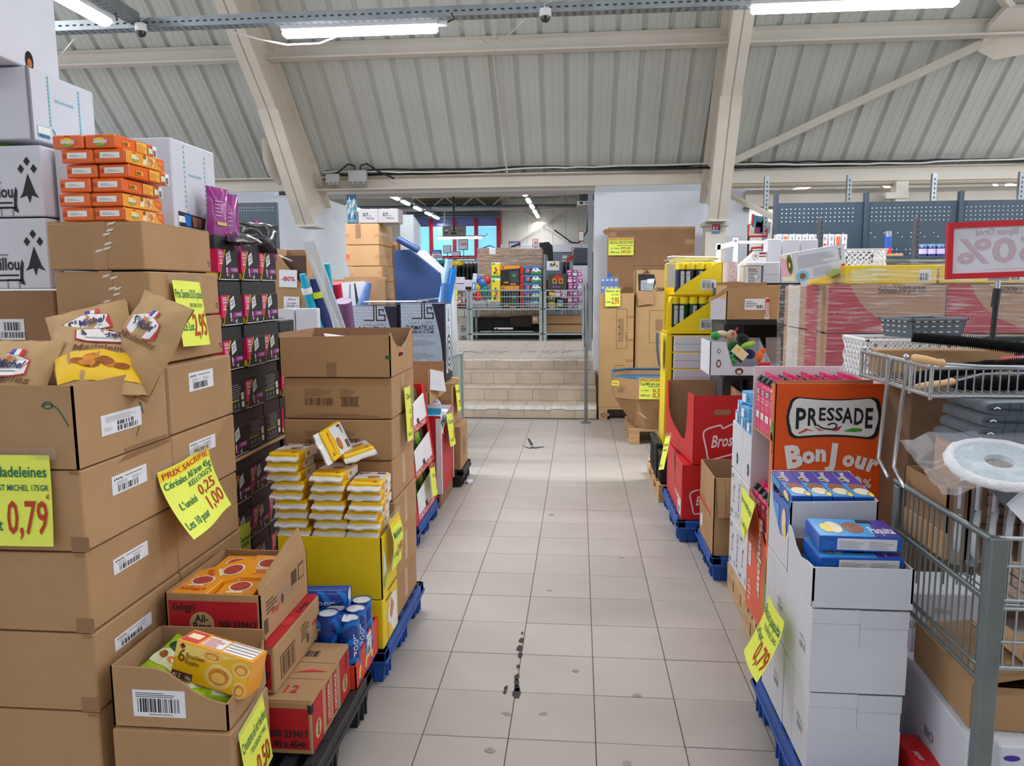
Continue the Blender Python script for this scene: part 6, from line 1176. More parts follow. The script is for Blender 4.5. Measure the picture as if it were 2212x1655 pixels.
# ---- worn brown open box
blue_pallet('blue plastic pallet under the worn brown open box',.70,1.2,3.86,4.40,.13)
bx = opened('worn brown open box with a wrinkled front flap on a blue pallet',.706,1.02,3.885,4.33,.132,.553,CARD,CARDIN,floor_z=.1)
q = MB(); F = bx.front; 
q.prism([F.p(x,y,o) for x,y,o in ((.01,bx.H,.001),(bx.W,bx.H,.001),(bx.W,bx.H * .5,.028),(.02,bx.H * .52,.032))],F.n * .004,CARD); q.build('hanging_flap',bx.o)
for i in range(6): x = .05 + .045 * i; q = MB(); q.tube([F.p(x,bx.H - .01,.004),F.p(x + .008,bx.H * .75,.02),F.p(x + .004,bx.H * .53,.034)],.003,CARDD,5); q.build('crease',bx.o)
q = MB(); F = bx.left; q.prism([F.p(a,b,.0005) for a,b in ((0,bx.H * .5),(bx.D,bx.H * .35),(bx.D,bx.H * .44),(0,bx.H * .58))],F.n * .0008,TAPE); q.build('tape',bx.o); q = MB(); q.rect(F,.01,bx.H * .46,bx.D * .8,.016,LOGOR,.0016); q.rect(F,.05,.05,.06,.07,PAPER); q.build('torn_print',bx.o)
t = thing('small_bottle','small green bottle with a white tip inside the worn brown box','bottle',at(1549,1050,Y=4.1) - Vector((0,0,.1))); q = MB(); q.lathe((0,0,0),[(.028,0),(.028,.06),(.012,.11)],mat('bottle_green',(40,120,50),.3),12); q.build('body',t); q = MB(); q.lathe((0,0,.11),[(.01,0),(.014,.012),(.004,.03)],LOGOW,8); q.build('tip',t)
# ---- red displays
blue_pallet('blue plastic pallet under the red displays',.60,1.22,4.46,5.28,.132)
BRW = mat('brand_white',(240,220,224),.5)
def brand(q,F,x,y,s):
    P = [(0,.62),(.06,.8),(.5,.94),(.58,.84),(.9,.98),(1.5,1.0),(1.56,.55),(1.5,.12),(.9,.06),(.3,-.1),(.16,-.06),(.1,.2)]
    stroke(q,F,[(x + a * s,y + b * s) for a,b in smooth_pts(P + [P[0]],3)],.028 * s + .004,BRW); q.text(F,'Brossard',x + .22 * s,y + .26 * s,.36 * s,BRW,1.22 * s,.02,.25,.002,'l',.1)
bl = closed('lower red display box on the blue pallet',.622,1.1,4.485,5.25,.134,.478,RED,seam=False,name='red_display',cat='display box'); q = MB(); brand(q,bl.front,.05,.055,.15); q.text(bl.left,'Brossard',.46,.1,.05,BRW,.2,.01,.3); q.pl(bl.left,[(.4,bl.H * .98),(.47,bl.H * .98),(.41,bl.H * .62)],CARDD); q.build('print',bl.o)
q = MB(); q.prism([bl.front.p(a,b,.0004) for a,b in ((0,bl.H * .56),(bl.W,bl.H * .6),(bl.W,bl.H),(0,bl.H))],bl.front.n * .003,RED); q.build('fold_over',bl.o); sticker(bl,bl.left,.60,.02,.14,.1,41)
bu = opened('upper red display box with a deep cut left side and a hand hole',.645,1.03,4.49,5.27,.482,.90,RED,CARDIN,rot=.09,name='red_display',cat='display box',left_=[(0,0),(1,0),(1,1),(.80,1),(.79,.7),(.77,.45),(.72,.28),(.62,.24),(.3,.34),(.16,.42),(.1,.55),(.07,.99),(0,1)],right_=[(0,0),(1,0),(1,1),(0,.88)])
q = MB(); brand(q,bu.front,.06,.05,.2); q.build('print',bu.o); q = MB(); x,y = .17,bu.H * .76; q.pl(bu.front,[(x + .035 + .016 * math.cos(a),y + .016 * math.sin(a)) for a in [math.radians(-90 + 18 * i) for i in range(11)]] + [(x - .035 - .016 * math.cos(a),y + .016 * math.sin(a)) for a in [math.radians(90 - 18 * i) for i in range(11)]][::1],CARDD,.001); q.build('hand_hole',bu.o)
a = at(1452,950,X=.61); F = Face(a + Vector((-.02,-.02,-.2)),(.25,-1,.3),(0,.3,1),lambda x,y: .02 + .05 * (1 - y / .22)); price_sign('yellow price sign peeling off the red displays',F,.10,.22,[('Quatre quarts',.5,.7,.1,GREENI,.8,'c',0),('MADELEINES',.5,.55,.06,GREENI,.6,'c',0),('L\'unité',.1,.1,.08,GREENI,.4,'l',0)])
# ---- yellow spray display
wood_pallet('wooden pallet under the black crates by the yellow spray display',.575,1.3,5.32,6.2,.13)
YX0,YX1,YY = .655,1.015,5.5
t = thing('spray_display','yellow stepped display of spray cans and white trays','display',(0,0,0)); SY = mat('display_yellow',(246,214,16),.45,noise=.04)
zl = lambda py: at(1500,py,Y=YY).z
tiers = [(565,640),(640,725)]
q = MB(); q.box(YX0 - .02,YX0 + .02,YY + .02,YY + .42,.132,zl(725),SY,.003); q.prism([(YX0 - .035,YY + .01,.132),(YX0 + .01,YY + .01,.132),(YX0 + .01,YY + .01,zl(640)),(YX0 - .02,YY + .01,zl(660))],(0,.02,0),SY); q.build('left_side',t)
q = MB(); q.box(YX1 - .008,YX1,YY,YY + .42,.132,zl(566),SY,.002); q.build('right_side',t)
q = MB(); q.box(YX0,YX1,YY + .41,YY + .42,.132,zl(566),SY); q.build('back_panel',t)
for k,(a,b) in enumerate(tiers):
    xl = YX0 + (.04 if k == 0 else .0); q = MB(); za,zb = zl(a),zl(b - (4 if k == 0 else 4))
    q.prism([(xl - .02,YY,zb),(YX1,YY,zb),(YX1,YY,za - .005),(YX1 - .04,YY,za - .01),(xl + .03,YY,zb + .055)],(0,.006,0),SY); q.build('slanted_front',t)
    q = MB(); q.box(xl - .015,YX1 - .01,YY + .008,YY + .40,zb,zb + .006,SY); q.build('shelf',t)
    F = front(YX1 - .15,YY,zb + .03); o = Bx(t,1,1,1); sticker(o,F,.0,.0,.105,.075,51 + k,style=1)
for i in range(5):
    za,zb = zl(727 + 36 * i),zl(760 + 36 * i)
    q = MB(); q.box(YX0 + .03,YX1 - .012,YY - .004,YY + .38,zb,za,WSH,.003); q.rect(front(YX0 + .03,YY - .004,zb),.0,(za - zb) * .5,YX1 - YX0 - .05,.002,GREY); q.build('white_tray',t); q = MB(); q.box(YX0 + .02,YX1 - .01,YY,YY + .39,za,za + .009,SY); q.build('yellow_edge',t)
q = MB(); q.box(YX0 + .03,YX1 - .01,YY,YY + .39,.132,zl(727 + 36 * 4 + 33),WSH); q.build('lower_tray',t)
CY = mat('cap_yellow',(246,222,30),.4); GD = mat('can_green',(24,70,40),.35); ND = mat('can_navy',(30,32,62),.35); LB = mat('can_label',(196,198,206),.4)
def spray(k):
    m_ = ND if k == 0 else GD; t = thing('spray_can','x','spray can',(0,0,0),0,'spray cans with yellow caps in the yellow display'); r_ = .032; q = MB(); q.lathe((0,0,0),[(r_ - .002,0),(r_,.004),(r_,.16),(r_ - .004,.168)],m_,18); q.build('body',t); q = MB(); q.lathe((0,0,.168),[(r_ + .001,0),(r_ + .0005,.045),(r_ - .003,.05),(0,.05)],CY,18); q.build('cap',t)
    q = MB(); vs = []
    for i in range(7): g = math.radians(-30 + 10 * i) - math.pi / 2; vs += [(math.cos(g) * (r_ + .0006),math.sin(g) * (r_ + .0006),.02),(math.cos(g) * (r_ + .0006),math.sin(g) * (r_ + .0006),.155)]
    q.add(vs,[(2 * i,2 * i + 2,2 * i + 3,2 * i + 1) for i in range(6)],LB); vs2 = [Vector(v) * 1.01 for v in vs[2:-2]]; q.add([(v[0],v[1],.13 if i % 2 else .126) for i,v in enumerate(vs2)],[(2 * i,2 * i + 2,2 * i + 3,2 * i + 1) for i in range(4)],LOGOR); q.build('label',t); return t
sp = [spray(0),spray(1)]; seen2 = set()
for k,(a,b) in enumerate(tiers):
    xl = YX0 + (.04 if k == 0 else .0)
    for i in range(5 - (k == 0)):
        for j in range(2):
            loc = (xl + .03 + .068 * i,YY + .05 + .07 * j,zl(b - 4) + .007); loc = (loc[0],loc[1],max(loc[2],zl(a) - .222)); rt_ = (.5,-.6,.4,.3,-.4)[i]; lab = 'yellow capped spray can in the %s tier, %s row, %s from the left' % (('upper','lower')[k],('front','rear')[j],ORD[i])
            if k not in seen2: seen2.add(k); sp[k].location = loc; sp[k].rotation_euler = (0,0,rt_); sp[k]['label'] = lab
            else: dup(sp[k],loc,(0,0,rt_),lab)
t = thing('wire_bundle','bundle of white wire hooks lying on top of the yellow spray display','wires',(0,0,0)); rg = random.Random(5)
for i in range(7): a,b = at(1433 + rg.uniform(0,14),556 + 2.4 * i,Y=YY + .05 + .03 * i),at(1540 + rg.uniform(-10,14),556 + 2.2 * i,Y=YY + .1 + .03 * i); MB().tube([a,a + (b - a) * .1 + Vector((0,0,.006)),b],.006,CHROME if i % 2 else PAPER,5).build('wire',t)
q = MB(); q.box(-.03,.03,-.01,.01,-.16,0,mat('clear_blister2',(190,196,202),.2,alpha=.6)); tag(q.build('blister_pack',None,at(1450,572,Y=YY - .02)),'clear blister pack hanging at the left edge of the yellow display','packaging')
q = MB(); F = left(YX0 - .04,YY + .3,.9); q.sheet(Face((YX0 - .045,YY + .25,.95),(0,-1,0),(0,0,1),lambda x,y: .01 + .02 * math.sin(8 * y)),.2,.25,mat('glove_navy',(52,70,96),.6,noise=.3,scale=20),4,4); tag(q.build('hanging_cloth'),'dark cloth item hanging at the left side of the yellow display','cloth')
# ---- black crates
def crate(label,x0,x1,y0,y1,z0,z1):
    t = thing('black_crate',label,'crate',((x0 + x1) / 2,(y0 + y1) / 2,z0)); W,D,H = x1 - x0,y1 - y0,z1 - z0
    for (a,b,c,d) in ((-W / 2,W / 2,-D / 2,-D / 2 + .01),(-W / 2,W / 2,D / 2 - .01,D / 2),(-W / 2,-W / 2 + .01,-D / 2,D / 2),(W / 2 - .01,W / 2,-D / 2,D / 2)): q = MB(); q.box(a,b,c,d,0,H,BLACKP,.003); q.build('wall',t)
    q = MB(); q.box(-W / 2,W / 2,-D / 2,D / 2,0,.008,BLACKP); q.build('base',t); q = MB(); q.box(-W / 2 - .008,W / 2 + .008,-D / 2 - .008,D / 2 + .008,H - .02,H - .008,BLACKP,.002)
    for i in range(4): x = -W / 2 + W * (i + .5) / 4; q.box(x - .006,x + .006,-D / 2 - .006,D / 2 + .006,.02,H - .02,BLACKP); y = -D / 2 + D * (i + .5) / 4; q.box(-W / 2 - .006,W / 2 + .006,y - .006,y + .006,.02,H - .02,BLACKP)
    q.build('ribs',t)
crate('black plastic crate on the wooden pallet, nearer one left of the red displays',.59,.66,5.33,5.49,.133,.36); crate('black plastic crate on the wooden pallet, farther one',.575,.615,5.52,5.95,.133,.39)
# ================================================================= RIGHT, FARTHER BACK
KR2 = mat('carton_ochre',(190,152,104),.85,noise=.08,scale=4,rnd=.04)
wood_pallet('stamped wooden pallet under the tall brown cartons by the steps',.235,1.06,8.70,9.5,.144,'y',True)
x0,x1,z0,z1 = R(1291,633,1369,880,8.72)
bx = closed('tall ochre carton standing on the stamped pallet beside the steps',.235,.632,8.72,9.12,.146,z1,KR2,seam=False,rot=-.02); F = bx.front; W_,H_ = bx.W,bx.H; q = MB()
def frame_(q,F,x,y,w_,h,m=CARDINK,s=.004):
    for a,b,c,d in ((x,y,w_,s),(x,y + h,w_,s),(x,y,s,h),(x + w_,y,s,h)): q.rect(F,a,b,c,d,m)
frame_(q,F,W_ * .5,H_ * .52,W_ * .3,H_ * .34); q.lines(F,W_ * .55,H_ * .58,.02,H_ * .24,CARDINK,4,.2); q.text(F,'1 PC',W_ * .74,H_ * .66,.03,CARDINK,None,.01,0,.002,'l',-1.57)
for i in range(5): q.rect(F,W_ * (.57 + .03 * i),H_ * .58,.004,H_ * .2,CARDINK)
frame_(q,F,W_ * .5,H_ * .16,W_ * .24,H_ * .12); q.pl(F,[(W_ * .53,H_ * .25),(W_ * .58,H_ * .26),(W_ * .68,H_ * .19),(W_ * .63,H_ * .175)],mat('print_faint',(138,104,78),.85)); frame_(q,F,W_ * .47,H_ * .315,W_ * .26,H_ * .055); q.rect(F,W_ * .4,H_ * .3,.012,.02,LOGOW)
q.build('print',bx.o)
for y in (.78,.58,.4,.25,.1): tape_strip(bx,bx.front,W_ * .78,H_ * y,W_ * .22,.035)
t = thing('battery_pack','blue wrapped pack of small bottles on the tall ochre carton','pack',(0,0,0)); a0 = at(1300,630,Y=8.9); BL2 = mat('bottle_blue',(36,110,200),.3,noise=.1)
for i in range(4):
    for j in range(2): q = MB(); q.box(-.022,.022,-.03,.03,0,.085,BL2,.004); q.rect(front(-.022,-.03,0),.008,.05,.028,.02,LOGOW); q.rect(front(-.022,-.03,0),.01,.058,.016,.01,BYE,.002); q.build('bottle',t,(.275 + .05 * i,8.9,z1 + .002 + .088 * j))
q = MB(); q.box(.245,.455,8.865,8.935,z1 + .001,z1 + .181,mat('shrink_film',(206,218,236),.1,alpha=.18,spec=1)); q.build('film',t); q = MB(); q.box(-.02,.02,-.02,.02,0,.05,BL2,.004); q.build('top_bottle',t,(.345,8.9,z1 + .18))
def front_sign(label,pa,pb,Y,rows,band=False,amp=.006,name='price_sign',m=None):
    a,b = at(*pa,Y=Y),at(*pb,Y=Y); w_,h = b.x - a.x,b.z - a.z; return price_sign(label,Face(a,(1,0,(.0)),(0,0,1),lambda x,y: .003 + amp * (1 - y / h)),w_,h,rows,band,True,name,m)
front_sign('yellow price sign at 2,95 on the tall ochre carton',(1307,662),(1340,623),8.70,[('Battery eau',.5,.8,.12,GREENI,.9,'c',0),('RAID 37ML',.9,.62,.07,GREENI,.5,'r',0),('2,95',.92,.16,.34,REDI,.5,'r',0),("L'unité",.04,.2,.1,GREENI,.32,'l',0)])
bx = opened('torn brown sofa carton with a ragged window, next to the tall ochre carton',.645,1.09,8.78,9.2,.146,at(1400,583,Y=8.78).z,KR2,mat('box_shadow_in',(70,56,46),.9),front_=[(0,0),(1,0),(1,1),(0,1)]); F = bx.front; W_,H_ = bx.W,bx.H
fx = lambda px: at(px,600,Y=8.78).x - .645; fz = lambda py: at(1400,py,Y=8.78).z - .147
q = MB(); q.pl(F,[(fx(a),fz(b)) for a,b in ((1380,628),(1410,630),(1417,610),(1413,593),(1378,592))],INK,.001); q.pl(F,[(fx(a),fz(b)) for a,b in ((1384,627),(1410,629),(1414,602),(1384,606))],mat('grey_film',(168,172,180),.2,noise=.2,scale=20),.002); q.pl(F,[(fx(a),fz(b)) for a,b in ((1398,612),(1412,612),(1414,602),(1398,603))],PAPER,.003); q.build('torn_window',bx.o)
q = MB(); P = [(1376,630),(1413,630),(1413,658),(1404,657),(1379,660),(1377,645)]; q.prism([F.p(fx(a),fz(b),.006 + .02 * (b > 640)) for a,b in P[::-1]],F.n * .004,CARD); q.build('hanging_flap',bx.o)
q = MB(); q.tube([F.p(fx(1390),fz(592),.01),F.p(fx(1396),fz(582),.03),F.p(fx(1402),fz(590),.01)],.012,CARDD,5); q.build('torn_edge',bx.o)
q = MB(); q.text(F,'CANAPÉ D.',fx(1416),fz(629),.042,INK,fx(1452) - fx(1416),.03); frame_(q,F,fx(1404),fz(741),fx(1460) - fx(1404),fz(671) - fz(741)); 
for i in range(7): q.rect(F,fx(1418) + .012 * i,fz(715),.004,fz(690) - fz(715),CARDINK)
q.build('print',bx.o)
x0,x1,z0,z1 = R(1308,489,1502,700,9.55)
bx = closed('large flat brown carton leaning behind against the white pier',x0 + .02,x1,9.55,9.72,.146,z1,CARDD,seam=False,rot=0); F = bx.front; W_,H_ = bx.W,bx.H
tape_strip(bx,F,0,H_ * .95,.1,.05); tape_strip(bx,F,W_ - .12,H_ * .9,.12,.06); tape_strip(bx,F,W_ - .1,H_ * .82,.1,.05); q = MB(); q.rect(F,.04,H_ * .88,W_ - .2,.002,CARD); q.rect(F,.0,H_ - .03,W_,.03,CARD,.001); frame_(q,F,W_ * .3,H_ * .72,W_ * .5,.12); q.lines(F,W_ * .40,H_ * .73,.12,.08,CARDINK,4,.3); q.build('print',bx.o)
q = MB(); a = F.p(0,H_ - .02); q.hull([a + Vector(v) for v in ((0,0,0),(-.07,-.02,-.03),(-.03,-.03,-.08),(.02,-.03,-.04),(-.04,.0,.0))],[(0,1,4),(0,1,2),(0,2,3),(1,2,4),(0,3,4),(2,3,4)],CARDD); q.build('torn_corner',bx.o)
front_sign('yellow sacrificed price sign for a table at 249,50 on the large flat carton',(1314,552),(1369,514),9.53,[('PRIX SACRIFIE',.5,.87,.09,REDI,.92,'c',0),('TABLE ALU GRIS PLAT NOIR',.5,.67,.15,GREENI,.94,'c',0),('ZIGZAG POLYWOOD',.95,.53,.07,GREENI,.6,'r',.1),('499,00',.88,.36,.12,REDI,.4,'r',0),('249,50',.88,.12,.17,REDI,.4,'r',0),('La Table',.1,.37,.07,GREENI,.32,'l',0),('-50% soit',.05,.14,.09,INK,.38,'l',.1)],band=True)
# octagonal bin on pallets
wood_pallet('wooden pallet under the octagonal cardboard bin',.50,1.1,7.33,8.1,.15)
t = thing('octagonal_bin','brown octagonal cardboard bin with a blue lining and a flap','bin',(0,0,0)); q = MB(); zt_ = .655
top_p = [(.345,7.42),(.345,8.0),(.55,8.2),(.95,8.2),(1.15,8.0),(1.15,7.42),(.92,7.25),(.57,7.25)]
bot_p = [(.56,7.5),(.56,7.95),(.66,8.05),(.9,8.05),(1.0,7.95),(1.0,7.5),(.9,7.35),(.66,7.34)]
n = 8
for i in range(n):
    j = (i + 1) % n; a,b = top_p[i],top_p[j]; c,d = bot_p[i],bot_p[j]; m_ = (a[0],a[1],.46),(b[0],b[1],.46)
    q.add([(a[0],a[1],zt_),(b[0],b[1],zt_),m_[1],m_[0]],[(0,1,2,3)],CARD); q.add([m_[0],m_[1],(d[0],d[1],.152),(c[0],c[1],.152)],[(0,1,2,3)],CARD)
q.build('wall',t); q = MB(); q.poly([(p[0] * .98 + .014,p[1],zt_ - .06) for p in top_p],mat('bin_lining',(52,110,150),.5,noise=.2,scale=10)); q.build('lining',t)
for i in range(n):
    j = (i + 1) % n; a,b = top_p[i],top_p[j]; c_ = Vector((.75,7.72,0)); q = MB(); q.prism([(a[0] + .0,a[1],zt_),(b[0],b[1],zt_),(b[0],b[1],zt_ + .012),(a[0],a[1],zt_ + .012)],((c_ - Vector((a[0],a[1],0))) * .03)[:],mat('bin_rim',(60,120,160),.5,noise=.2)); q.build('rim',t)
F = front(.36,7.40,0); q = MB(); q.prism([(.37,7.40,.64),(.585,7.235,.645),(.585,7.235,.46),(.36,7.40,.455)],(-.003,-.006,0),CARD); q.build('flap',t)
F = front(.57,7.248,0); q = MB(); q.text(F,'SMLT140',.29,.365,.05,CARDINK,.14,.01,0,.002,'c',math.pi); q.text(F,'INTERNATIONAL',.30,.42,.026,CARDINK,.18,.005,0,.002,'c',math.pi); q.text(F,'MATELAS',.30,.46,.02,CARDINK,.16,.005,0,.002,'c',math.pi); q.rect(F,.2,.17,.06,.2,TAPE,.0008); q.pl(F,[(.0,.33),(.08,.27),(.085,.28),(.03,.33)],mat('scratch',(206,176,140),.9),.001); q.build('print',t)
front_sign('yellow sacrificed price sign for a pillow on the octagonal bin',(1380,862),(1436,818),7.235,[('PRIX SACRIFIE',.5,.88,.09,REDI,.92,'c',0),('TesLMB gris parme',.5,.68,.14,GREENI,.95,'c',0),('DOUCE VALENTINE',.85,.58,.06,GREENI,.5,'r',0),('0,79',.95,.34,.16,REDI,.42,'r',0),('0,39',.95,.08,.22,REDI,.42,'r',0),('La taille',.08,.4,.06,GREENI,.3,'l',0),('-50% soit',.04,.14,.09,INK,.38,'l',.1)],band=True)
a,b = at(1322,834,Y=7.28),at(1340,824,Y=7.28); price_sign('small torn yellow strip on the octagonal bin flap',Face(a + Vector((0,.06,0)),(1,-.6,0),(0,0,1)),b.x - a.x,b.z - a.z,[('RIFIE',.5,.25,.5,REDI,.8,'c',0)],tape=False)
# ---- black shelf unit with a brown box, a bottle and a toy box
BLK = mat('shelf_black',(24,26,30),.5,noise=.1)
t = thing('shelf_unit','black metal shelf unit behind the juice display','shelf',(0,0,0))
for z in (1.025,1.345): q = MB(); q.box(.86,1.40,4.50,5.0,z - .03,z,BLK,.003); q.build('shelf',t)
q = MB(); q.box(1.06,1.40,4.99,5.02,0,1.56,BLK); q.build('back_panel',t); q = MB(); q.box(1.06,1.4,4.55,4.98,0,.12,BLK); q.build('base',t)
for x in (1.08,1.38): q = MB(); q.box(x - .02,x + .02,4.95,4.99,0,1.56,BLK); q.build('upright',t)
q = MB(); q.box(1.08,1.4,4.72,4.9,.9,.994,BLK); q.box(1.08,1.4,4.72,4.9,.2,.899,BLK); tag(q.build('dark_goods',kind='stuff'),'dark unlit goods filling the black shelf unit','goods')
x0,x1,z0,z1 = R(1568,615,1688,684,4.5)
bx = opened('torn brown box with a white label and ragged top on the black shelf',x0 + .0,x1,4.5,4.85,1.347,z1,CARD,CARDIN,front_=[(0,0),(1,0),(1,.95),(.9,.98),(.82,.94),(.7,1),(.6,.94),(.5,.96),(.4,.92),(.3,.97),(.2,.9),(.1,.92),(0,.82)],back_=[(0,0),(1,0),(1,1.08),(.6,1.12),(.3,1.05),(0,1.1)])
q = MB(); F = bx.front; W_,H_ = bx.W,bx.H; q.prism([F.p(W_ * .34,H_ * .28,.0005),F.p(W_ * .72,H_ * .28,.0005),F.p(W_ * .72,H_ * .6,.0005),F.p(W_ * .34,H_ * .6,.0005)],F.n * .001,PAPER); q.lines(F,W_ * .36,H_ * .36,W_ * .22,H_ * .2,INK,4,.3,.002); q.bars(F,W_ * .56,H_ * .32,W_ * .13,H_ * .1,INK,10,.002); q.build('label_sticker',bx.o); tape_strip(bx,F,.02,0,.03,.04)
q = MB(); q.prism([F.p(-.01,H_ * .75,.004),F.p(.0,H_ * .95,.01),F.p(-.10,H_ * .55,.06),F.p(-.13,H_ * .52,.07),F.p(-.08,H_ * .7,.05)][::-1],F.n * .004,CARD); q.prism([F.p(-.09,.0,.0),F.p(-.005,.0,.003),F.p(-.005,H_ * .6,.003),F.p(-.09,H_ * .62,0)],F.n * .004,WSH); q.build('flap',bx.o)
PK2 = mat('bottle_pale',(236,212,206),.35,noise=.03)
t = thing('lotion_bottle','pale pink lotion bottle with a mint green cap on the black shelf','bottle',(at(1660,685,Y=4.46).x,4.525,1.347)); q = MB(); q.lathe((0,0,0),[(.024,0),(.028,.006),(.027,.03),(.022,.06),(.023,.09),(.027,.11),(.026,.125),(.018,.14),(.013,.144)],PK2,18); q.build('body',t); q = MB(); q.lathe((0,0,.142),[(.016,0),(.0165,.024),(.014,.03),(0,.03)],mat('cap_mint',(50,190,140),.35),14); q.build('cap',t); F = front(-.016,-.0275,0); q = MB(); q.disc(F,.018,.11,.013,.012,LOGOR,.0012,14); q.rect(F,.006,.03,.02,.07,mat('label_clear',(214,180,170),.3),.001); q.disc(F,.014,.022,.008,.005,GREY,.001,10); q.build('label',t)
x0,x1,z0,z1 = R(1527,728,1642,815,4.5)
bx = opened('white display box of plush toys jutting from the black shelf',x0,x1 + .06,4.42,4.76,1.027,1.225,WSH,WSH,front_=[(0,0),(1,0),(1,.26),(.36,.26),(.32,.5),(.25,.98),(0,1)],right_=[(0,0),(1,0),(1,1),(.1,.3),(0,.26)],name='toy_box')
q = MB(); F = bx.front; W_,H_ = bx.W,bx.H; BRL = mat('brown_logo',(110,56,40),.6); q.disc(F,W_ * .14,H_ * .35,.014,.024,BRL); q.disc(F,W_ * .14,H_ * .35,.008,.015,WSH,.0018); q.disc(F,W_ * .14,H_ * .72,.01,.014,BRL); q.disc(F,W_ * .14,H_ * .72,.006,.01,WSH,.0018); q.disc(F,W_ * .47,H_ * .12,.024,.02,BRL); q.disc(F,W_ * .47,H_ * .1,.013,.01,WSH,.0018); q.build('print',bx.o)
FEL = lambda n_,c: mat('felt_' + n_,c,.95,noise=.12,scale=60,sheen=.4)
def plush(label,parts):
    t = thing('plush_toy',label,'plush',(0,0,0),0,'plush toys in the white display box')
    for nm,px,py,Y,(a,b,c),rot,m_ in parts:
        q = MB(); p = at(px,py,Y=Y); M = Matrix.Rotation(rot,4,'Y'); n_ = 7; q.lathe(p,[(math.sin(math.pi * i / n_) * 1.0,-math.cos(math.pi * i / n_)) for i in range(n_ + 1)],m_,12,M=M @ Matrix.Diagonal((a,b,c,1))); q.build(nm,t)
plush('plush toy with a beige hood and green sleeve flopped at the left of the box',[('sleeve',1545,726,4.5,(.03,.03,.025),.3,FEL('green',(20,140,50))),('body',1562,722,4.52,(.04,.03,.022),.2,FEL('beige',(214,190,160))),('head',1580,725,4.5,(.032,.03,.034),0,FEL('brown',(176,146,116))),('cheek',1584,720,4.465,(.008,.006,.008),0,FEL('red',(206,30,40))),('ear',1590,713,4.5,(.006,.006,.022),.6,FEL('red',(206,30,40))),('leg',1566,743,4.5,(.016,.018,.04),.6,FEL('brown',(176,146,116)))])
plush('dark green plush toy with a lime foot in the middle of the box',[('body',1590,752,4.58,(.06,.04,.04),.4,FEL('darkgreen',(24,100,40))),('foot',1616,745,4.5,(.044,.03,.018),-.35,FEL('lime',(150,206,50))),('back',1604,732,4.56,(.04,.03,.03),.2,FEL('black',(30,30,34)))])
plush('plush toy part with an orange foot and navy leg at the right of the box',[('leg',1618,765,4.55,(.04,.03,.03),.3,FEL('navy',(24,34,110))),('foot',1640,770,4.47,(.024,.024,.034),.3,FEL('orange',(240,110,30))),('toe',1648,758,4.47,(.018,.016,.018),0,FEL('orange',(240,110,30))),('small',1626,737,4.56,(.014,.012,.012),0,FEL('orange',(240,110,30)))])
plush('green ribbed plush stalk in front of the toys',[('stalk',1577,772,4.46,(.016,.016,.04),.8,FEL('leaf',(40,160,60))),('tip',1587,781,4.46,(.014,.014,.016),.4,FEL('leaf',(40,160,60)))])
q = MB(); q.box(-.045,.045,-.003,.003,-.035,.035,CREAMP); q.rect(front(-.045,-.003,-.035),.0,.0,.09,.016,INK); q.disc(front(-.045,-.003,-.035),.03,.05,.012,.012,BYE); tag(q.build('toy_card',None,at(1596,764,Y=4.455),(0,.7,0)),'tilted picture card among the plush toys','card')
q = MB(); q.box(-.035,.035,-.01,.01,-.02,.02,LOGOR,.006); q.rect(front(-.035,-.01,-.02),.006,.004,.058,.016,LOGOW); tag(q.build('red_tag',None,at(1651,792,Y=4.44) + Vector((0,0,.006))),'red and white card tag at the right end of the toy box','card')
q = MB(); q.box(0,.09,0,.004,0,.18,WSH); tag(q.build('white_card',None,(at(1652,790,Y=4.72).x,4.70,1.05),(-.1,0,0)),'white card standing at the back right of the toy box','card')
# goods standing behind on a higher shelf
q = MB(); q.box(.95,1.42,5.06,5.5,0,1.53,mat('shelf_goods',(70,70,74),.6),.004); tag(q.build('shelf_cabinet'),'dark shelf cabinet behind the torn brown box','cabinet')
zs = 1.532
def std(px,py,Y=5.2): p = at(px,py,Y=Y); return p
p0 = std(1578,606); r_ = (std(1593,600).x - std(1563,600).x) / 2; h = std(1578,566).z - zs; q = MB(); q.lathe((p0.x,5.22,zs),[(r_ * .98,0),(r_,.01),(r_ * 1.03,h - .006),(r_ * 1.05,h),(r_ * .98,h)],mat('blush_pot',(226,200,198),.5,noise=.02),24); o = tag(q.build('planter'),'tall blush pink cylinder pot with an embossed letter B','pot'); q = MB(); F = front(p0.x - r_,5.22 - r_ * 1.0,zs); q.text(F,'B',r_ * 1.0,h * .3,h * .45,mat('blush_light',(240,222,220),.5),None,0,.2,.002,'c'); q.disc(F,r_ * 1.0,h * .45,.0,.0,PAPER) if False else None; q.build('emboss',o)
for i,(px0,px1,pt,lab) in enumerate([(1605,1643,566,'white lidded plastic tub with a grey label, beside the blush pot'),]):
    a,b = std(px0,600).x,std(px1,600).x; q = MB(); h = std(1620,pt).z - zs; q.box(a + .01,b - .01,5.14,5.28,zs + .02,zs + h - .025,mat('tub_clear',(206,208,212),.3,noise=.15,scale=40),.006); o = tag(q.build('tub'),lab,'tub'); q = MB(); q.box(a,b,5.13,5.29,zs + h - .028,zs + h,LOGOW,.006); q.build('lid',o); q = MB(); q.box(a - .03,b,5.12,5.30,zs,zs + .022,LOGOW,.006); q.build('base',o); q = MB(); F = front(a + .01,5.14,zs + .03); q.lines(F,.01,.0,.08,.1,GREY,7,.4,.0014,3); q.disc(F,.06,.04,.016,.016,LOGOW,.002,4); q.rect(F,.01,.085,.05,.006,LOGOR,.002); q.build('label',o)
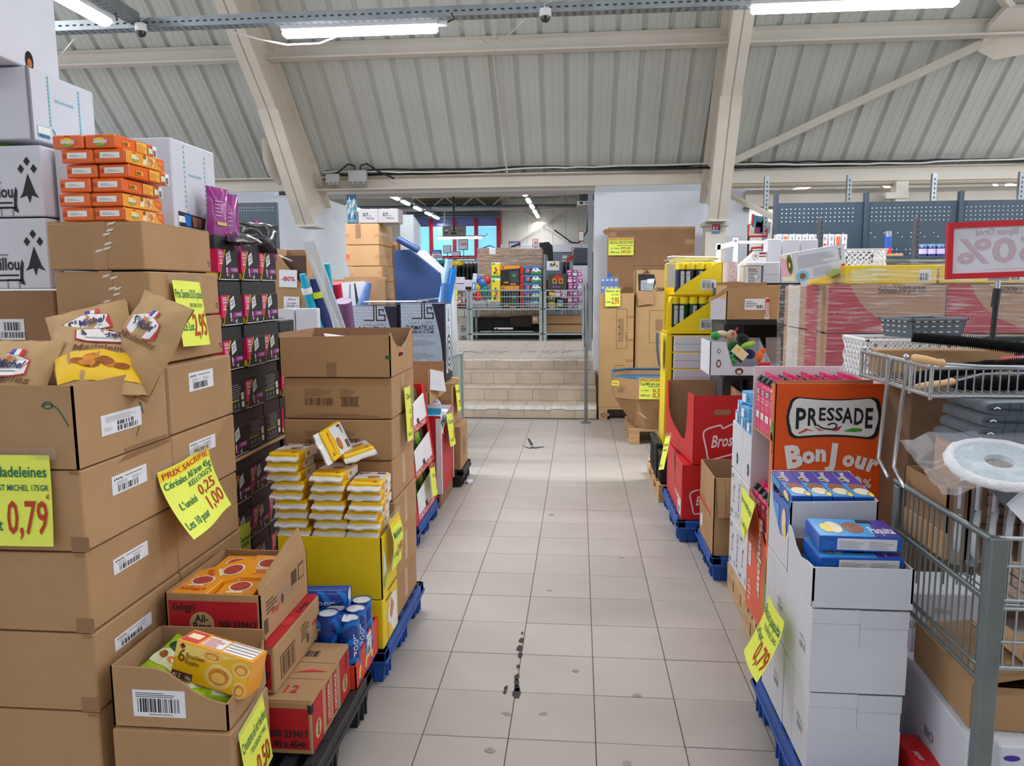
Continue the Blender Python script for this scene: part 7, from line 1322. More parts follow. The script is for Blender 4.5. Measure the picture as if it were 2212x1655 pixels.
for (px0,px1,pt,pb,Y,lab,deco) in [(1655,1685,515,565,5.36,'tall plain white box on the cabinet behind the tub',0),(1687,1725,516,600,5.4,'wide plain white box at the right of the cabinet',0),(1648,1684,565,620,5.15,'plain white box in front on the cabinet',1),(1727,1764,516,600,5.42,'wide plain white box farthest right on the cabinet',0)]:
    a,b = std(px0,600,Y).x,std(px1,600,Y).x; z1 = std(px0,pt,Y).z; bx = closed(lab,a,b,Y,Y + .12,zs if Y < 5.3 else zs,z1,WSH,seam=False,name='white_box'); q = MB(); q.rect(bx.front,0,bx.H * .5,bx.W,.0015,GREY); q.build('seam',bx.o)
a = std(1560,600,5.35); q = MB(); q.prism([at(1597,575,Y=5.36),at(1656,575,Y=5.36),at(1656,543,Y=5.36),at(1632,543,Y=5.36)],(0,.1,0),LOGOW); o = tag(q.build('kit_carton',None,(0,0,0)),'white slant-cut carton with round picture and red label','carton'); F = front(0,5.359,0); q = MB(); pc = at(1632,553,Y=5.359); q.disc(F,pc.x,pc.z,.02,.026,mat('ring_blue',(60,170,200),.5)); q.disc(F,pc.x,pc.z,.016,.022,LOGOW,.0018); q.disc(F,pc.x,pc.z,.010,.012,mat('orange_dot',(236,120,40),.5),.0024); pc = at(1640,555,Y=5.359); q.rect(F,pc.x,pc.z,.045,.03,mat('wine_red',(150,20,40),.5)); q.rect(F,pc.x,pc.z + .008,.045,.008,LOGOW,.0018); q.build('print',o)
q = MB(); q.box(at(1597,575,Y=5.36).x,at(1656,575,Y=5.36).x,5.355,5.46,zs,at(1597,576,Y=5.36).z,LOGOW,.002); tag(q.build('white_block'),'white block carrying the slant-cut carton','carton')
# white bed rail frame
t = thing('bed_rail','white painted wooden frame with posts behind the yellow display','frame',(0,0,0)); WP = mat('white_wood',(230,230,232),.4); Y = 6.4
def bar(nm,p,q_,th,dy=.05): a,b = at(*p,Y=Y),at(*q_,Y=Y); q = MB(); q.box(min(a.x,b.x),max(a.x,b.x),Y,Y + dy,min(a.z,b.z),max(a.z,b.z),WP,.004); return q.build(nm,t)
bar('post',(1583,575),(1595,514),1); bar('rail',(1595,527),(1650,520),1); bar('post',(1547,575),(1558,526),1)
q = MB(); a,b = at(1547,530,Y=Y),at(1586,521,Y=Y + .0); q.prism([a,b,b - Vector((0,0,.04)),a - Vector((0,0,.04))],(0,.04,0),WP); q.build('rail',t); q = MB(); q.disc(front(0,Y,0),at(1589,520,Y=Y).x,at(1589,520,Y=Y).z,.012,.01,GREY); q.build('bolt',t)
q = MB(); q.box(at(1545,575,Y=Y).x,at(1650,575,Y=Y).x,Y - .02,Y + .4,0,at(1550,575,Y=Y).z,mat('white_stack',(206,206,210),.6,noise=.04),.005); tag(q.build('furniture_pack'),'pale packed furniture carrying the white frame','pack')
# ---- shrink wrapped pallet
wood_pallet('wooden pallet below the shrink wrapped cereal cartons',1.06,2.25,3.36,4.15,.144)
WX = [1.07,1.56,2.05,2.3]
for lv,(z0,z1) in enumerate([(.146,.50),(.502,.92),(.922,1.335),(1.337,1.545)]):
    for i in range(3):
        bx = closed('brown and crimson cereal case under the shrink film, %s layer, %s from the left' % (('bottom','second','third','top')[lv],ORD[i]),WX[i],WX[i + 1] - .002,3.365,4.06,z0,z1,mat('wrapped_kraft',(176,136,106),.7,noise=.06),seam=False,name='cereal_case',cat='case'); F = bx.front; W_,H_ = bx.W,bx.H; q = MB(); CR = mat('wrap_crimson',(178,24,54),.5,noise=.06)
        q.pl(F,[(0,0),(W_ * .75,0),(W_ * .62,H_ * .12),(W_ * .45,H_ * .28),(W_ * .32,H_ * .5),(W_ * .24,H_ * .75),(W_ * .18,H_),(0,H_)][0:8],CR); q.text(F,'5008392438',W_ * .62,H_ * .82,.03,CARDINK,W_ * .4,.015,0,.002,'c'); q.text(F,"Kellogg's",W_ * .04,H_ * .3,.035,mat('wrap_pale',(206,90,100),.5),W_ * .2,.01,.2)
        if lv == 2: q.rect(F,W_ * .0,H_ * .02,W_ * .2,H_ * .16,CARDINK,.002); q.bars(F,W_ * .01,H_ * .03,W_ * .18,H_ * .14,CARD,12,.003)
        q.rect(bx.left,bx.D * .1,0,bx.D * .3,H_,mat('wrap_pale2',(214,206,196),.5)); q.rect(bx.left,bx.D * .55,0,bx.D * .25,H_,CR); q.build('print',bx.o)
for i,(a,b) in enumerate(((1.15,1.53),(1.54,1.9),(1.92,2.25))): bx = closed('yellow carton tray on top of the wrapped cases, %s from the left' % ORD[i],a,b,3.40,3.95,1.547,1.632,YEL,seam=False,name='yellow_tray',cat='tray'); q = MB(); q.rect(bx.front,.02,.012,bx.W * .3,.05,mat('pale_yellow',(240,226,120),.5)); q.rect(bx.front,bx.W * .8,.01,.05,.05,PAPER); q.bars(bx.front,bx.W * .81,.014,.04,.03,INK,8,.002); q.build('print',bx.o)
def film(name):
    m = bpy.data.materials.new(name); m.use_nodes = True; nt = m.node_tree; b = nt.nodes['Principled BSDF']; b.inputs['Base Color'].default_value = (.86,.84,.85,1); b.inputs['Roughness'].default_value = .08; b.inputs['Specular IOR Level'].default_value = 1.0
    tc = nt.nodes.new('ShaderNodeTexCoord'); mp = nt.nodes.new('ShaderNodeMapping'); mp.inputs['Scale'].default_value = (2.2,2.2,34); nz = nt.nodes.new('ShaderNodeTexNoise'); nz.inputs['Scale'].default_value = 3.0; nz.inputs['Detail'].default_value = 6; nt.links.new(tc.outputs['Object'],mp.inputs[0]); nt.links.new(mp.outputs[0],nz.inputs[0])
    bp = nt.nodes.new('ShaderNodeBump'); bp.inputs['Strength'].default_value = .9; bp.inputs['Distance'].default_value = .02; nt.links.new(nz.outputs[0],bp.inputs['Height']); nt.links.new(bp.outputs[0],b.inputs['Normal'])
    mr = nt.nodes.new('ShaderNodeMapRange'); mr.inputs[1].default_value = .5; mr.inputs[2].default_value = .72; mr.inputs[3].default_value = .12; mr.inputs[4].default_value = .62; nt.links.new(nz.outputs[0],mr.inputs[0]); nt.links.new(mr.outputs[0],b.inputs['Alpha']); return m
FILMM = film('stretch_film')
t = thing('shrink_film','clear creased shrink film wrapped round the cereal cases','film',(0,0,0)); q = MB(); rg = random.Random(3); nx,nz_ = 16,8
def wall(P,Q,z0,z1,nrm_,amp):
    vs = []
    for j in range(nz_ + 1):
        for i in range(nx + 1): p = Vector(P).lerp(Vector(Q),i / nx); vs.append((p.x + nrm_[0] * rg.uniform(0,amp),p.y + nrm_[1] * rg.uniform(0,amp),z0 + (z1 - z0) * j / nz_))
    q.add(vs,[(j * (nx + 1) + i,j * (nx + 1) + i + 1,(j + 1) * (nx + 1) + i + 1,(j + 1) * (nx + 1) + i) for j in range(nz_) for i in range(nx)],FILMM,True)
wall((1.055,3.352),(2.3,3.352),.16,1.55,(0,-1),.012); wall((1.055,4.07),(1.055,3.352),.16,1.55,(-1,0),.02); q.build('side_film',t)
q = MB(); vs = []
for j in range(5):
    for i in range(nx + 1): x = 1.055 + 1.25 * i / nx; e = min(1,max(0,(x - 1.1) / .12)); vs.append((x,3.352 + .15 * j * (.5 if j < 2 else 1),1.548 + (.0 if j == 0 else .1) * e + rg.uniform(0,.012)))
q.add(vs,[(j * (nx + 1) + i,j * (nx + 1) + i + 1,(j + 1) * (nx + 1) + i + 1,(j + 1) * (nx + 1) + i) for j in range(4) for i in range(nx)],FILMM,True); q.build('top_film',t)
# appliance carton tilted on the wrap
t = thing('appliance_carton','white printed juicer carton lying tilted on the shrink wrapped pallet','carton',(0,0,0)); a = at(1712,612,Y=3.42); W_,H_,D_ = .235,.125,.14; q = MB(); q.box(0,W_,0,D_,0,H_,WSH,.002); q.build('carton',t); q = MB(); F = front(0,0,0)
q.lines(F,W_ * .08,H_ * .45,W_ * .85,H_ * .45,mat('print_pale',(186,186,192),.6),9,.45,.0014,3); q.lines(F,W_ * .35,H_ * .1,W_ * .4,H_ * .3,mat('print_pale',(186,186,192),.6),6,.4,.0014,5); q.disc(F,W_ * .14,H_ * .16,.028,.024,mat('ring_sky',(120,200,230),.5),.0012); q.disc(F,W_ * .14,H_ * .16,.014,.013,CAKED,.0018); q.disc(F,W_ * .72,H_ * .1,.03,.016,mat('leaf_pale',(170,200,110),.5),.0012); q.rect(F,W_ * .9,H_ * .1,.016,.03,LOGOR,.0014); q.text(F,'vertical',W_ * .92,H_ * .5,.014,mat('dark_green',(30,70,30),.5),.05,.005,0,.0014,'l',math.pi / 2)
F = left(0,D_,0); q.rect(F,.004,.004,D_ - .008,H_ - .008,mat('melon_cream',(232,222,190),.5),.0008); q.pl(F,[(.004,H_ * .2),(D_ * .7,H_ * .2),(D_ * .6,H_ * .8),(.004,H_ * .9)],mat('melon_pink',(226,170,180),.5),.0012); q.disc(F,D_ * .72,H_ * .62,.03,.045,mat('olive_green',(120,120,40),.5),.0016); q.disc(F,D_ * .72,H_ * .62,.022,.035,mat('dark_olive',(74,74,30),.5),.002); q.disc(F,D_ * .72,H_ * .6,.01,.014,BYE,.0026,5); q.rect(top(0,0,H_),.0,.0,W_,D_ * .25,mat('lid_olive',(130,140,90),.5)); q.build('print',t); t.location = a + Vector((.02,.02,.006)); t.rotation_euler = (0,-.17,.15)
# ---- lattice baskets
def basket(label,loc,rot,W,D,H,m_,lattice=True,name='basket',inner=None):
    t = thing(name,label,'basket',loc,rot); fl_ = .88
    q = MB(); 
    def side(P,Q,n_):
        P,Q = Vector(P),Vector(Q); L_ = (Q - P).length; u = (Q - P) / L_
        if lattice:
            k = max(4,int(L_ / .032))
            for i in range(k + 1):
                for s in (-1,1):
                    a = i / k; b = a + s * (H * .9 / L_) * .5
                    if 0 <= b <= 1: q.tube([P.lerp(Q,a) * 1.0 + Vector((0,0,0)),P.lerp(Q,b) * 1.0 + Vector((0,0,H * .5))],.0042,m_,4); q.tube([P.lerp(Q,b) + Vector((0,0,H * .5)),P.lerp(Q,a) + Vector((0,0,H * .97))],.0042,m_,4)
        else:
            q.prism([P * fl_,Q * fl_,Q + Vector((0,0,H)),P + Vector((0,0,H))],Vector(n_) * -.003,m_)
            F = Face(P,u,(0,0,1)); kx = int(L_ / .03)
            for r_ in (.3,.6,.85):
                for i in range(kx): q.rect(F,.012 + i * .03,H * r_,.014,.004,inner or LOGOW,.004 - (1 - r_) * .0)
    c = [(-W / 2,-D / 2,0),(W / 2,-D / 2,0),(W / 2,D / 2,0),(-W / 2,D / 2,0)]
    for i,n_ in enumerate(((0,-1,0),(1,0,0),(0,1,0),(-1,0,0))): side(c[i],c[(i + 1) % 4],n_)
    q.build('lattice' if lattice else 'wall',t)
    q = MB(); pts = [Vector(p) + Vector((0,0,H)) for p in c]; 
    for i in range(4): a,b = pts[i],pts[(i + 1) % 4]; q.box(min(a.x,b.x) - .006,max(a.x,b.x) + .006,min(a.y,b.y) - .006,max(a.y,b.y) + .006,H - .006,H + .004,m_,.002)
    q.build('rim',t); q = MB(); k = 1 if lattice else fl_; q.box(-W / 2 * k,W / 2 * k,-D / 2 * k,D / 2 * k,0,.005,m_); q.build('base',t); return t
BW = mat('basket_white',(234,234,236),.4); BG = mat('basket_grey',(92,102,112),.5,noise=.05)
p = at(1868,578,Y=4.6); basket('white lattice basket on the far side of the wrapped pallet',(p.x,4.7,p.z),.05,.24,.2,.105,BW); closed('plain carton carrying the white lattice basket behind the wrapped pallet',p.x - .2,p.x + .3,4.5,4.95,0,p.z - .002,CARDD,seam=False)
# ---- steel trolley
t = thing('wire_trolley','grey steel wire trolley with two baskets at the right edge','trolley',(0,0,0)); TX,TY0,TY1,TX1 = .972,1.80,2.345,1.75; TG = mat('trolley_steel',(120,128,128),.38,metal=.6,noise=.12)
for (x,y,z1) in ((TX,TY0,.952),(TX,TY1,.935),(TX1,TY0,.952),(TX1,TY1,.935)): q = MB(); q.box(x - .006 if x < 1 else x - .03,x + .034 if x < 1 else x + .01,y - .012 if y < 2 else y - .03,y + .022 if y < 2 else y + .002,.06,z1,TG,.003); q.build('post',t)
for x in (TX + .01,TX1 - .02):
    for y in (TY0 + .0,TY1 - .02): q = MB(); q.lathe((x - .0,y,.032),[(.03,-.012),(.032,0),(.03,.012)],BLACKP,14,'x'); q.build('wheel',t)
q = MB()
for z in (.947,.80,.625,.592): q.tube([(TX,TY0,z),(TX,TY1,z)],.006 if z < .94 else .009,TG,6)
k = 17
for i in range(1,k): y = TY0 + (TY1 - TY0) * i / k; q.tube([(TX,y,.947),(TX,y,.60)],.0028,TG,5)
q.build('side_grid',t)
q = MB()
for z,r_ in ((.949,.006),(.881,.0045),(.796,.006),(.786,.0045),(.776,.006),(.692,.0045),(.627,.007)): q.tube([(TX + .02,TY0 + .006,z),(TX1,TY0 + .006,z)],r_,CHROME,6)
for i in range(1,30): x = TX + .026 * i + .02; q.tube([(x,TY0 + .006,.949),(x,TY0 + .006,.627)],.0028,CHROME,5)
q.build('front_grid',t)
q = MB()
for i in range(20): x = TX + .04 * i; q.tube([(x,TY0,.79),(x,TY1,.79)],.0025,TG,4)
q.tube([(TX,TY1,.80),(TX1,TY1,.80)],.006,TG,6); q.tube([(TX,TY1,.935),(TX1,TY1,.935)],.008,TG,6)
for i in range(20): x = TX + .04 * i; q.tube([(x,TY1,.935),(x,TY1,.62)],.0025,TG,4)
q.build('floor_grid',t)
# upper basket and its rods
UX,UY0,UY1,UZ0,UZ1 = .967,2.145,2.66,1.238,1.318
q = MB()
for z,r_ in ((UZ1,.0075),(UZ0,.006)):
    for a,b in (((UX,UY0),(UX,UY1)),((UX,UY0),(1.75,UY0)),((UX,UY1),(1.75,UY1))): q.tube([(a[0],a[1],z),(b[0],b[1],z)],r_,CHROME,6)
for i in range(1,15): y = UY0 + (UY1 - UY0) * i / 15; q.tube([(UX,y,UZ1),(UX,y,UZ0)],.0028,CHROME,5)
for i in range(1,34): x = UX + .0225 * i; q.tube([(x,UY0,UZ1),(x,UY0,UZ0),(x,UY1,UZ0)],.0026,CHROME,5)
for y in (UY0,UY0 + .13,UY0 + .3,UY1): q.tube([(UX,y,UZ1 + .008),(UX,y,UZ0 - .01)],.006,CHROME,6)
for x,y in ((UX,UY0 + .06),(UX,UY0 + .17),(UX,UY1 - .02)): q.lathe((x,y,UZ1 + .008),[(.004,0),(.01,.006),(.004,.014)],CHROME,8)
q.build('upper_basket',t)
q = MB()
for y in (UY0 + .14,UY0 + .26): q.tube([(UX - .004,y,UZ1),(UX - .004,y + .03,1.2),(UX - .004,y + .06,.99),(UX + .0,y - .02,.945)],.006,CHROME,6)
q.build('support_rod',t)
# contents of the upper basket
bx = closed('kraft board carton lying inside the upper trolley basket',.985,1.42,2.58,2.64,UZ0 + .012,1.335,CARD,seam=False)
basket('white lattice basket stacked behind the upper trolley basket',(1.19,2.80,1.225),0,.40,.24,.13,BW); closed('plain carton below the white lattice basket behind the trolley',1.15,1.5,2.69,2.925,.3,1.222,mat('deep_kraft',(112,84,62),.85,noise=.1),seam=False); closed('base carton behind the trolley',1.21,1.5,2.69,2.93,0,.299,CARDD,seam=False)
basket('grey plastic basket with a pale handle slot on the white basket',(1.215,2.79,1.36),.25,.21,.17,.065,BG,False,inner=mat('slot_pale',(206,210,190),.6)); 
BRI = mat('black_bristle',(26,24,24),.9,noise=.3,scale=60); HND = mat('brush_wood',(226,178,128),.5,noise=.1,stretch=(1,1,5))
def brush(label,P,r_,handle=None):
    t2 = thing('radiator_brush',label,'brush',(0,0,0),0,'black bristle brushes in the trolley'); P = [Vector(p) for p in P]; q = MB(); q.tube(P,.004,CHROME,5); q.build('wire',t2); q = MB(); tot = sum((b - a).length for a,b in zip(P,P[1:])); 
    for a,b in zip(P,P[1:]):
        n_ = max(2,int((b - a).length / .0055)); q.tube([a,b],r_ * .72,BRI,8); d = (b - a).normalized(); u = d.orthogonal().normalized(); v = d.cross(u)
        for i in range(n_):
            c = a.lerp(b,i / n_); vs = [c - d * .0022] + [c + (u * math.cos(g) + v * math.sin(g)) * r_ * (1 + .08 * math.sin(7 * i + 3 * g)) for g in [2 * math.pi * j / 10 for j in range(10)]] + [c + d * .0022]
            q.add(vs,[(0,1 + (j + 1) % 10,1 + j) for j in range(10)] + [(11,1 + j,1 + (j + 1) % 10) for j in range(10)],BRI)
    q.build('bristles',t2,kind='stuff')
    if handle: 
        a,b = Vector(handle[0]),Vector(handle[1]); q = MB(); q.tube([a,a.lerp(b,.08),a.lerp(b,.4),a.lerp(b,.75),a.lerp(b,.93),b],[.006,.0105,.012,.009,.012,.006],HND,10); q.build('handle',t2)
brush('long black bristle brush lying over the grey basket',[at(1970,728,Y=2.55),at(2090,738,Y=2.5),at(2212,752,Y=2.45),at(2300,760,Y=2.4)],.022)
brush('black bristle brush in the upper trolley basket with a wooden handle above the rim',[at(1960,822,Y=2.35),at(2060,800,Y=2.4),at(2150,790,Y=2.4),at(2290,780,Y=2.35)],.02,(at(1968,772,Y=2.13),at(2042,786,Y=2.10)))
brush('black bristle brush lying low in the upper trolley basket with a pale wooden handle',[at(2062,838,Y=2.3),at(2140,832,Y=2.3),at(2290,826,Y=2.3)],.026,(at(1974,838,Y=2.28),at(2064,824,Y=2.3)))
q = MB(); q.tube([at(2042,786,Y=2.10),at(2120,791,Y=2.12),at(2250,793,Y=2.14)],.004,CHROME,6); q.tube([at(2064,824,Y=2.3),at(2120,809,Y=2.28),at(2250,806,Y=2.28)],.0045,STEEL,6); tag(q.build('brush_stem'),'bare metal stems of the brushes in the upper basket','stem')
a,b = at(2160,778,Y=2.5),at(2260,755,Y=2.5); q = MB(); q.prism([at(2152,788,Y=2.45),at(2240,788,Y=2.45),at(2240,768,Y=2.5),at(2166,772,Y=2.5)],(0,.004,.002),LOGOR); q.prism([at(2195,782,Y=2.447),at(2240,784,Y=2.447),at(2240,768,Y=2.447),at(2206,770,Y=2.447)],(0,-.001,0),LOGOW); tag(q.build('red_card'),'red and white card in the upper trolley basket','card')
p = at(2190,748,Y=2.75); q = MB(); q.box(p.x - .14,p.x + .2,2.66,2.68,1.2,1.37,mat('dark_basket',(44,52,56),.5),.004); 
for i in range(5): q.rect(front(p.x - .14,2.66,1.2),.02 + .03 * i,.15,.014,.004,mat('slot_pale',(206,210,190),.6))
tag(q.build('dark_basket'),'dark plastic basket behind the pole at the right edge','basket')
# contents of the lower cage
bx = opened('brown printed carton inside the lower trolley cage under the towels',1.06,1.5,2.06,2.31,.80,1.10,mat('cage_kraft',(170,128,92),.85,noise=.08),CARDIN); q = MB(); frame_(q,bx.front,.015,.1,.3,.22); q.text(bx.front,'115',.03,.26,.03,CARDINK,None,.01); q.lines(bx.front,.03,.12,.1,.12,CARDINK,4,.3); q.build('print',bx.o)
bx = opened('dark brown carton deep behind the juice display in the trolley',.99,1.05,2.06,2.33,.80,1.0,CARDD,CARDIN)
TWL = mat('towel_slate',(74,82,92),.95,noise=.12,scale=90,sheen=.3); TWD = mat('towel_line',(48,54,62),.95)
def towel(label,z,dx,band=True):
    t2 = thing('folded_towel',label,'towel',(0,0,0),0,'folded grey towels in the trolley cage'); h = .0335
    x0 = 1.06 + dx; y0,y1 = 2.08,2.30; P = [Vector((x0 + .03,0,0))]
    out = [(x0 + .36,0),(x0 + .02,0),(x0 + .002,.006),(x0,.016),(x0 + .004,h - .006),(x0 + .02,h - .002),(x0 + .08,h),(x0 + .36,h)]
    q = MB(); q.prism([(a,y0,z + b) for a,b in out],(0,y1 - y0,0),TWL,True); q.build('towel',t2); q = MB(); q.tube([(x0 + .012,y0 - .001,z + h * .5),(x0 + .10,y0 - .001,z + h * .42),(x0 + .2,y0 - .001,z + h * .55)],.003,TWD,5)
    for i in range(5): q.rect(front(0,y0 - .0005,0),x0 + .06 + .03 * i,z + .002,.0016,h - .004,TWD)
    q.build('fold',t2)
    if band: q = MB(); q.box(x0 + .17,x0 + .26,y0 - .003,y1,z - .001,z + h + .0015,mat('band_white',(216,214,220),.4),.001); q.disc(front(0,y0 - .003,0),x0 + .235,z + h * .55,.014,.010,INK); q.rect(front(0,y0 - .003,0),x0 + .175,z + .006,.022,.022,GREY); q.build('paper_band',t2)
    q = MB(); q.tube([(x0 + .02,y0 - .004,z + h * .5),(x0 + .028,y0 - .006,z + h * .62),(x0 + .036,y0 - .004,z + h * .5)],.002,LOGOW,5); q.build('loop',t2)
for i,(z,dx) in enumerate([(1.062,.06),(1.096,-.01),(1.130,.008),(1.164,.012),(1.198,.02)]): towel('folded slate grey towel in the trolley, %s from the bottom' % ORD[i],z,dx,i > 0)
TER = mat('mop_terry',(240,240,244),.95,noise=.06,scale=80,bump=.6,bscale=120,sheen=.5); FLT = mat('mop_felt',(186,196,204),.95,noise=.1,scale=90); BAGF = mat('bag_film',(226,226,232),.08,alpha=.2,spec=1.0)
t2 = thing('mop_pad','round white and grey mop pad in a clear bag lying on top in the trolley','mop pad',(0,0,0)); c = at(2158,1002,Y=1.97); M = Matrix.Translation(c) @ Matrix.Rotation(.30,4,'X') @ Matrix.Rotation(-.05,4,'Y')
q = MB(); R0,r0 = .112,.013; vs = []; nA,nB = 40,8; rg = random.Random(4)
for i in range(nA):
    g = 2 * math.pi * i / nA
    for j in range(nB): h = 2 * math.pi * j / nB; rr_ = r0 * rg.uniform(.88,1.15); vs.append(M @ Vector(((R0 + rr_ * math.cos(h)) * math.cos(g),(R0 + rr_ * math.cos(h)) * math.sin(g),rr_ * math.sin(h))))
q.add(vs,[(i * nB + j,((i + 1) % nA) * nB + j,((i + 1) % nA) * nB + (j + 1) % nB,i * nB + (j + 1) % nB) for i in range(nA) for j in range(nB)],TER,True); q.build('terry_rim',t2)
q = MB(); vs = []; n_ = 32
for rr_,zz in ((.034,.008),(.108,.007),(.108,-.006),(.034,-.006)): vs += [M @ Vector((rr_ * math.cos(2 * math.pi * k / n_),rr_ * math.sin(2 * math.pi * k / n_),zz)) for k in range(n_)]
q.add(vs,[(a * n_ + k,b * n_ + k,b * n_ + (k + 1) % n_,a * n_ + (k + 1) % n_) for a,b in ((0,1),(1,2),(2,3),(3,0)) for k in range(n_)],FLT); q.build('felt',t2)
q = MB(); vs = []; n_ = 10
for j in range(n_ + 1):
    for i in range(n_ + 1): vs.append(M @ Vector((-.19 + .36 * i / n_,-.13 + .27 * j / n_,.017 + rg.uniform(-.003,.005) - (.02 if i < 2 else 0))))
q.add(vs,[(j * (n_ + 1) + i,j * (n_ + 1) + i + 1,(j + 1) * (n_ + 1) + i + 1,(j + 1) * (n_ + 1) + i) for j in range(n_) for i in range(n_)],BAGF,True); q.build('bag',t2)
PACKW = mat('pack_lilac',(218,208,216),.4)
for i in range(6):
    t2 = thing('mop_refill','mop refill pack standing in the trolley cage, %s from the left' % ORD[i],'mop refill',(1.005 + .036 * i,2.03 - .012 * i,.80),(.0,.06 + .015 * i,1.05 + .06 * i if i == 0 else .95),'mop refill packs in the trolley cage'); q = MB(); q.box(-.0,.16,-.012,.012,0,.215,BAGF); q.build('bag',t2)
    q = MB(); q.box(.008,.152,-.004,.004,.15,.225,PACKW,.001); F = Face((.008,-.004,.15),(1,0,0),(0,0,1)); q.text(F,'Recharge',.09,.06,.012,INK,.055,.01,0,.0014,'l',-1.57); q.text(F,'Nova',.07,.06,.012,INK,.03,.01,0,.0014,'l',-1.57); q.rect(F,.02,.01,.03,.03,mat('photo_brown',(150,120,110),.5)); q.build('card',t2)
    q = MB(); vs = []; nA = 20
    for k in range(nA):
        g = 2 * math.pi * k / nA
        for j in range(6): h = 2 * math.pi * j / 6; rr_ = .011 * rg.uniform(.85,1.2); vs.append((.08 + (.058 + rr_ * math.cos(h)) * math.cos(g),rr_ * math.sin(h) * .8,.082 + (.07 + rr_ * math.cos(h)) * math.sin(g)))
    q.add(vs,[(k * 6 + j,((k + 1) % nA) * 6 + j,((k + 1) % nA) * 6 + (j + 1) % 6,k * 6 + (j + 1) % 6) for k in range(nA) for j in range(6)],TER,True); q.poly([(.08 + .056 * math.cos(2 * math.pi * k / nA),0,.082 + .068 * math.sin(2 * math.pi * k / nA)) for k in range(nA)],FLT); q.build('pad',t2)
q = MB(); q.sheet(Face((1.07,1.93,.985),(1,.12,-.18),(0,1,.35),lambda x,y: .012 * math.sin(20 * x)),.24,.09,TWL,6,4); tag(q.build('grey_cloth'),'dark grey cloth lying under the round mop pad','cloth')
q = MB(); q.box(-.03,.03,-.012,.012,0,.006,CARD); tag(q.build('card_scrap',None,at(2075,1048,Y=1.96),(.3,.1,-.2)),'torn kraft card scrap under the round mop pad','card')
q = MB(); q.prism([at(2178,1095,Y=1.92),at(2230,1150,Y=1.92),at(2240,1040,Y=1.95),],(0,.01,.004),PAPER); tag(q.build('white_sheet'),'white paper sheet at the right edge beside the mop pad','sheet')
bx = closed('flat brown carton on the floor of the trolley cage behind the grid',.985,1.0,2.05,2.33,.80,.88,CARD,seam=False); q = MB(); q.tube([(1.012,2.25,.9),(1.012,2.33,.9)],.018,mat('blue_ring',(16,90,120),.4),8); q.tube([(1.012,2.27,.93),(1.012,2.32,.93)],.008,LIME,6); tag(q.build('blue_green_item'),'blue and green plastic item at the back of the trolley cage','item')
# cartons under the trolley
for (lab,px0,px1,pt,pb,Y,D_,m_,zb) in [('white carton with faint print standing behind the trolley post',1966,2180,1285,1440,2.42,.2,WSH,None)]:
    x0,x1,z0,z1 = R(px0,pt,px1,pb,Y); bx = closed(lab,max(x0,1.06),x1,Y,Y + D_,.0,z1,m_,seam=False,name='white_box'); q = MB(); q.text(bx.front,'24693',bx.W * .2,z1 - .1,.022,GREY,None,.01,0,.002,'l',math.pi); q.lines(bx.front,bx.W * .2,z1 - .07,.06,.02,GREY,3,.3); q.build('print',bx.o)
bx = closed('long white carton on the floor under the open brown one',1.02,1.32,1.90,2.36,.03,.385,WSH,seam=True,name='white_box',rot=-.06); q = MB(); q.text(bx.left,'BIO',.2,.2,.03,GREY,None,.02); q.lines(bx.left,.15,.1,.12,.08,GREY,4,.3); q.build('print',bx.o)
closed('thin white carton lying on the floor below the long white one',1.03,1.3,1.95,2.32,0,.029,WSH,seam=False,name='white_box')
bx = opened('open brown carton with raised flaps under the trolley',1.035,1.30,1.93,2.31,.387,.505,CARD,CARDIN,rot=-.05); W_,D_,H_ = bx.W,bx.D,bx.H
q = MB(); q.prism([(-W_ / 2,-D_ / 2,H_),(-W_ / 2,D_ / 2,H_),(-W_ / 2 + .15,D_ / 2,H_ + .014),(-W_ / 2 + .17,-D_ / 2 + .03,H_ + .022)],(0,0,.004),CARD); q.build('flap',bx.o); q = MB(); q.prism([(W_ / 2,-D_ / 2,H_),(W_ / 2,D_ / 2,H_),(W_ / 2 - .11,D_ / 2,H_ + .02),(W_ / 2 - .10,-D_ / 2,H_ + .035)],(0,0,.004),CARD); q.build('flap',bx.o); q = MB(); q.rect(bx.front,bx.W - .03,.01,.03,.09,PAPER); q.lines(bx.front,bx.W - .026,.02,.022,.06,GREY,5,.3,.002); q.build('label_sticker',bx.o)
p = at(2190,1635,Y=1.84); bx = closed('white carton corner with a purple mark at the bottom right corner',p.x - .035,p.x + .1,1.84,1.885,.0,at(2190,1610,Y=1.84).z,WSH,seam=False,name='white_box'); q = MB(); q.disc(bx.front,.03,bx.H - .035,.02,.008,mat('purple_ink',(70,40,160),.5),.0014,12,.6); q.build('print',bx.o)
# ---- red framed sign on a black pole
t = thing('framed_sign','red framed paper sign showing a reversed 50% on a black pole','sign',(0,0,0)); Y = 2.6
x0,_,z0,z1 = R(2040,480,2212,604,Y); W_,H_ = .34,z1 - z0; M = Matrix.Translation((x0,Y,z0)) @ Matrix.Rotation(-.03,4,'Y'); o_ = M.translation; u = (M @ Vector((1,0,0)) - o_).normalized(); v = (M @ Vector((0,0,1)) - o_).normalized(); F = Face(o_,u,v); RF = mat('frame_red',(206,18,34),.35,coat=.2)
q = MB(); 
for a,b,c,d in ((0,W_,0,.018),(0,W_,H_ - .018,H_),(0,.018,.018,H_ - .018),(W_ - .018,W_,.018,H_ - .018)): q.prism([F.p(x,y,0) for x,y in ((a,c),(b,c),(b,d),(a,d))],F.n * .014,RF)
q.build('frame',t); q = MB(); q.prism([F.p(x,y,.004) for x,y in ((.01,.01),(W_ - .01,.01),(W_ - .01,H_ - .01),(.01,H_ - .01))],F.n * .003,mat('sign_paper',(224,222,230),.4)); q.build('paper',t)
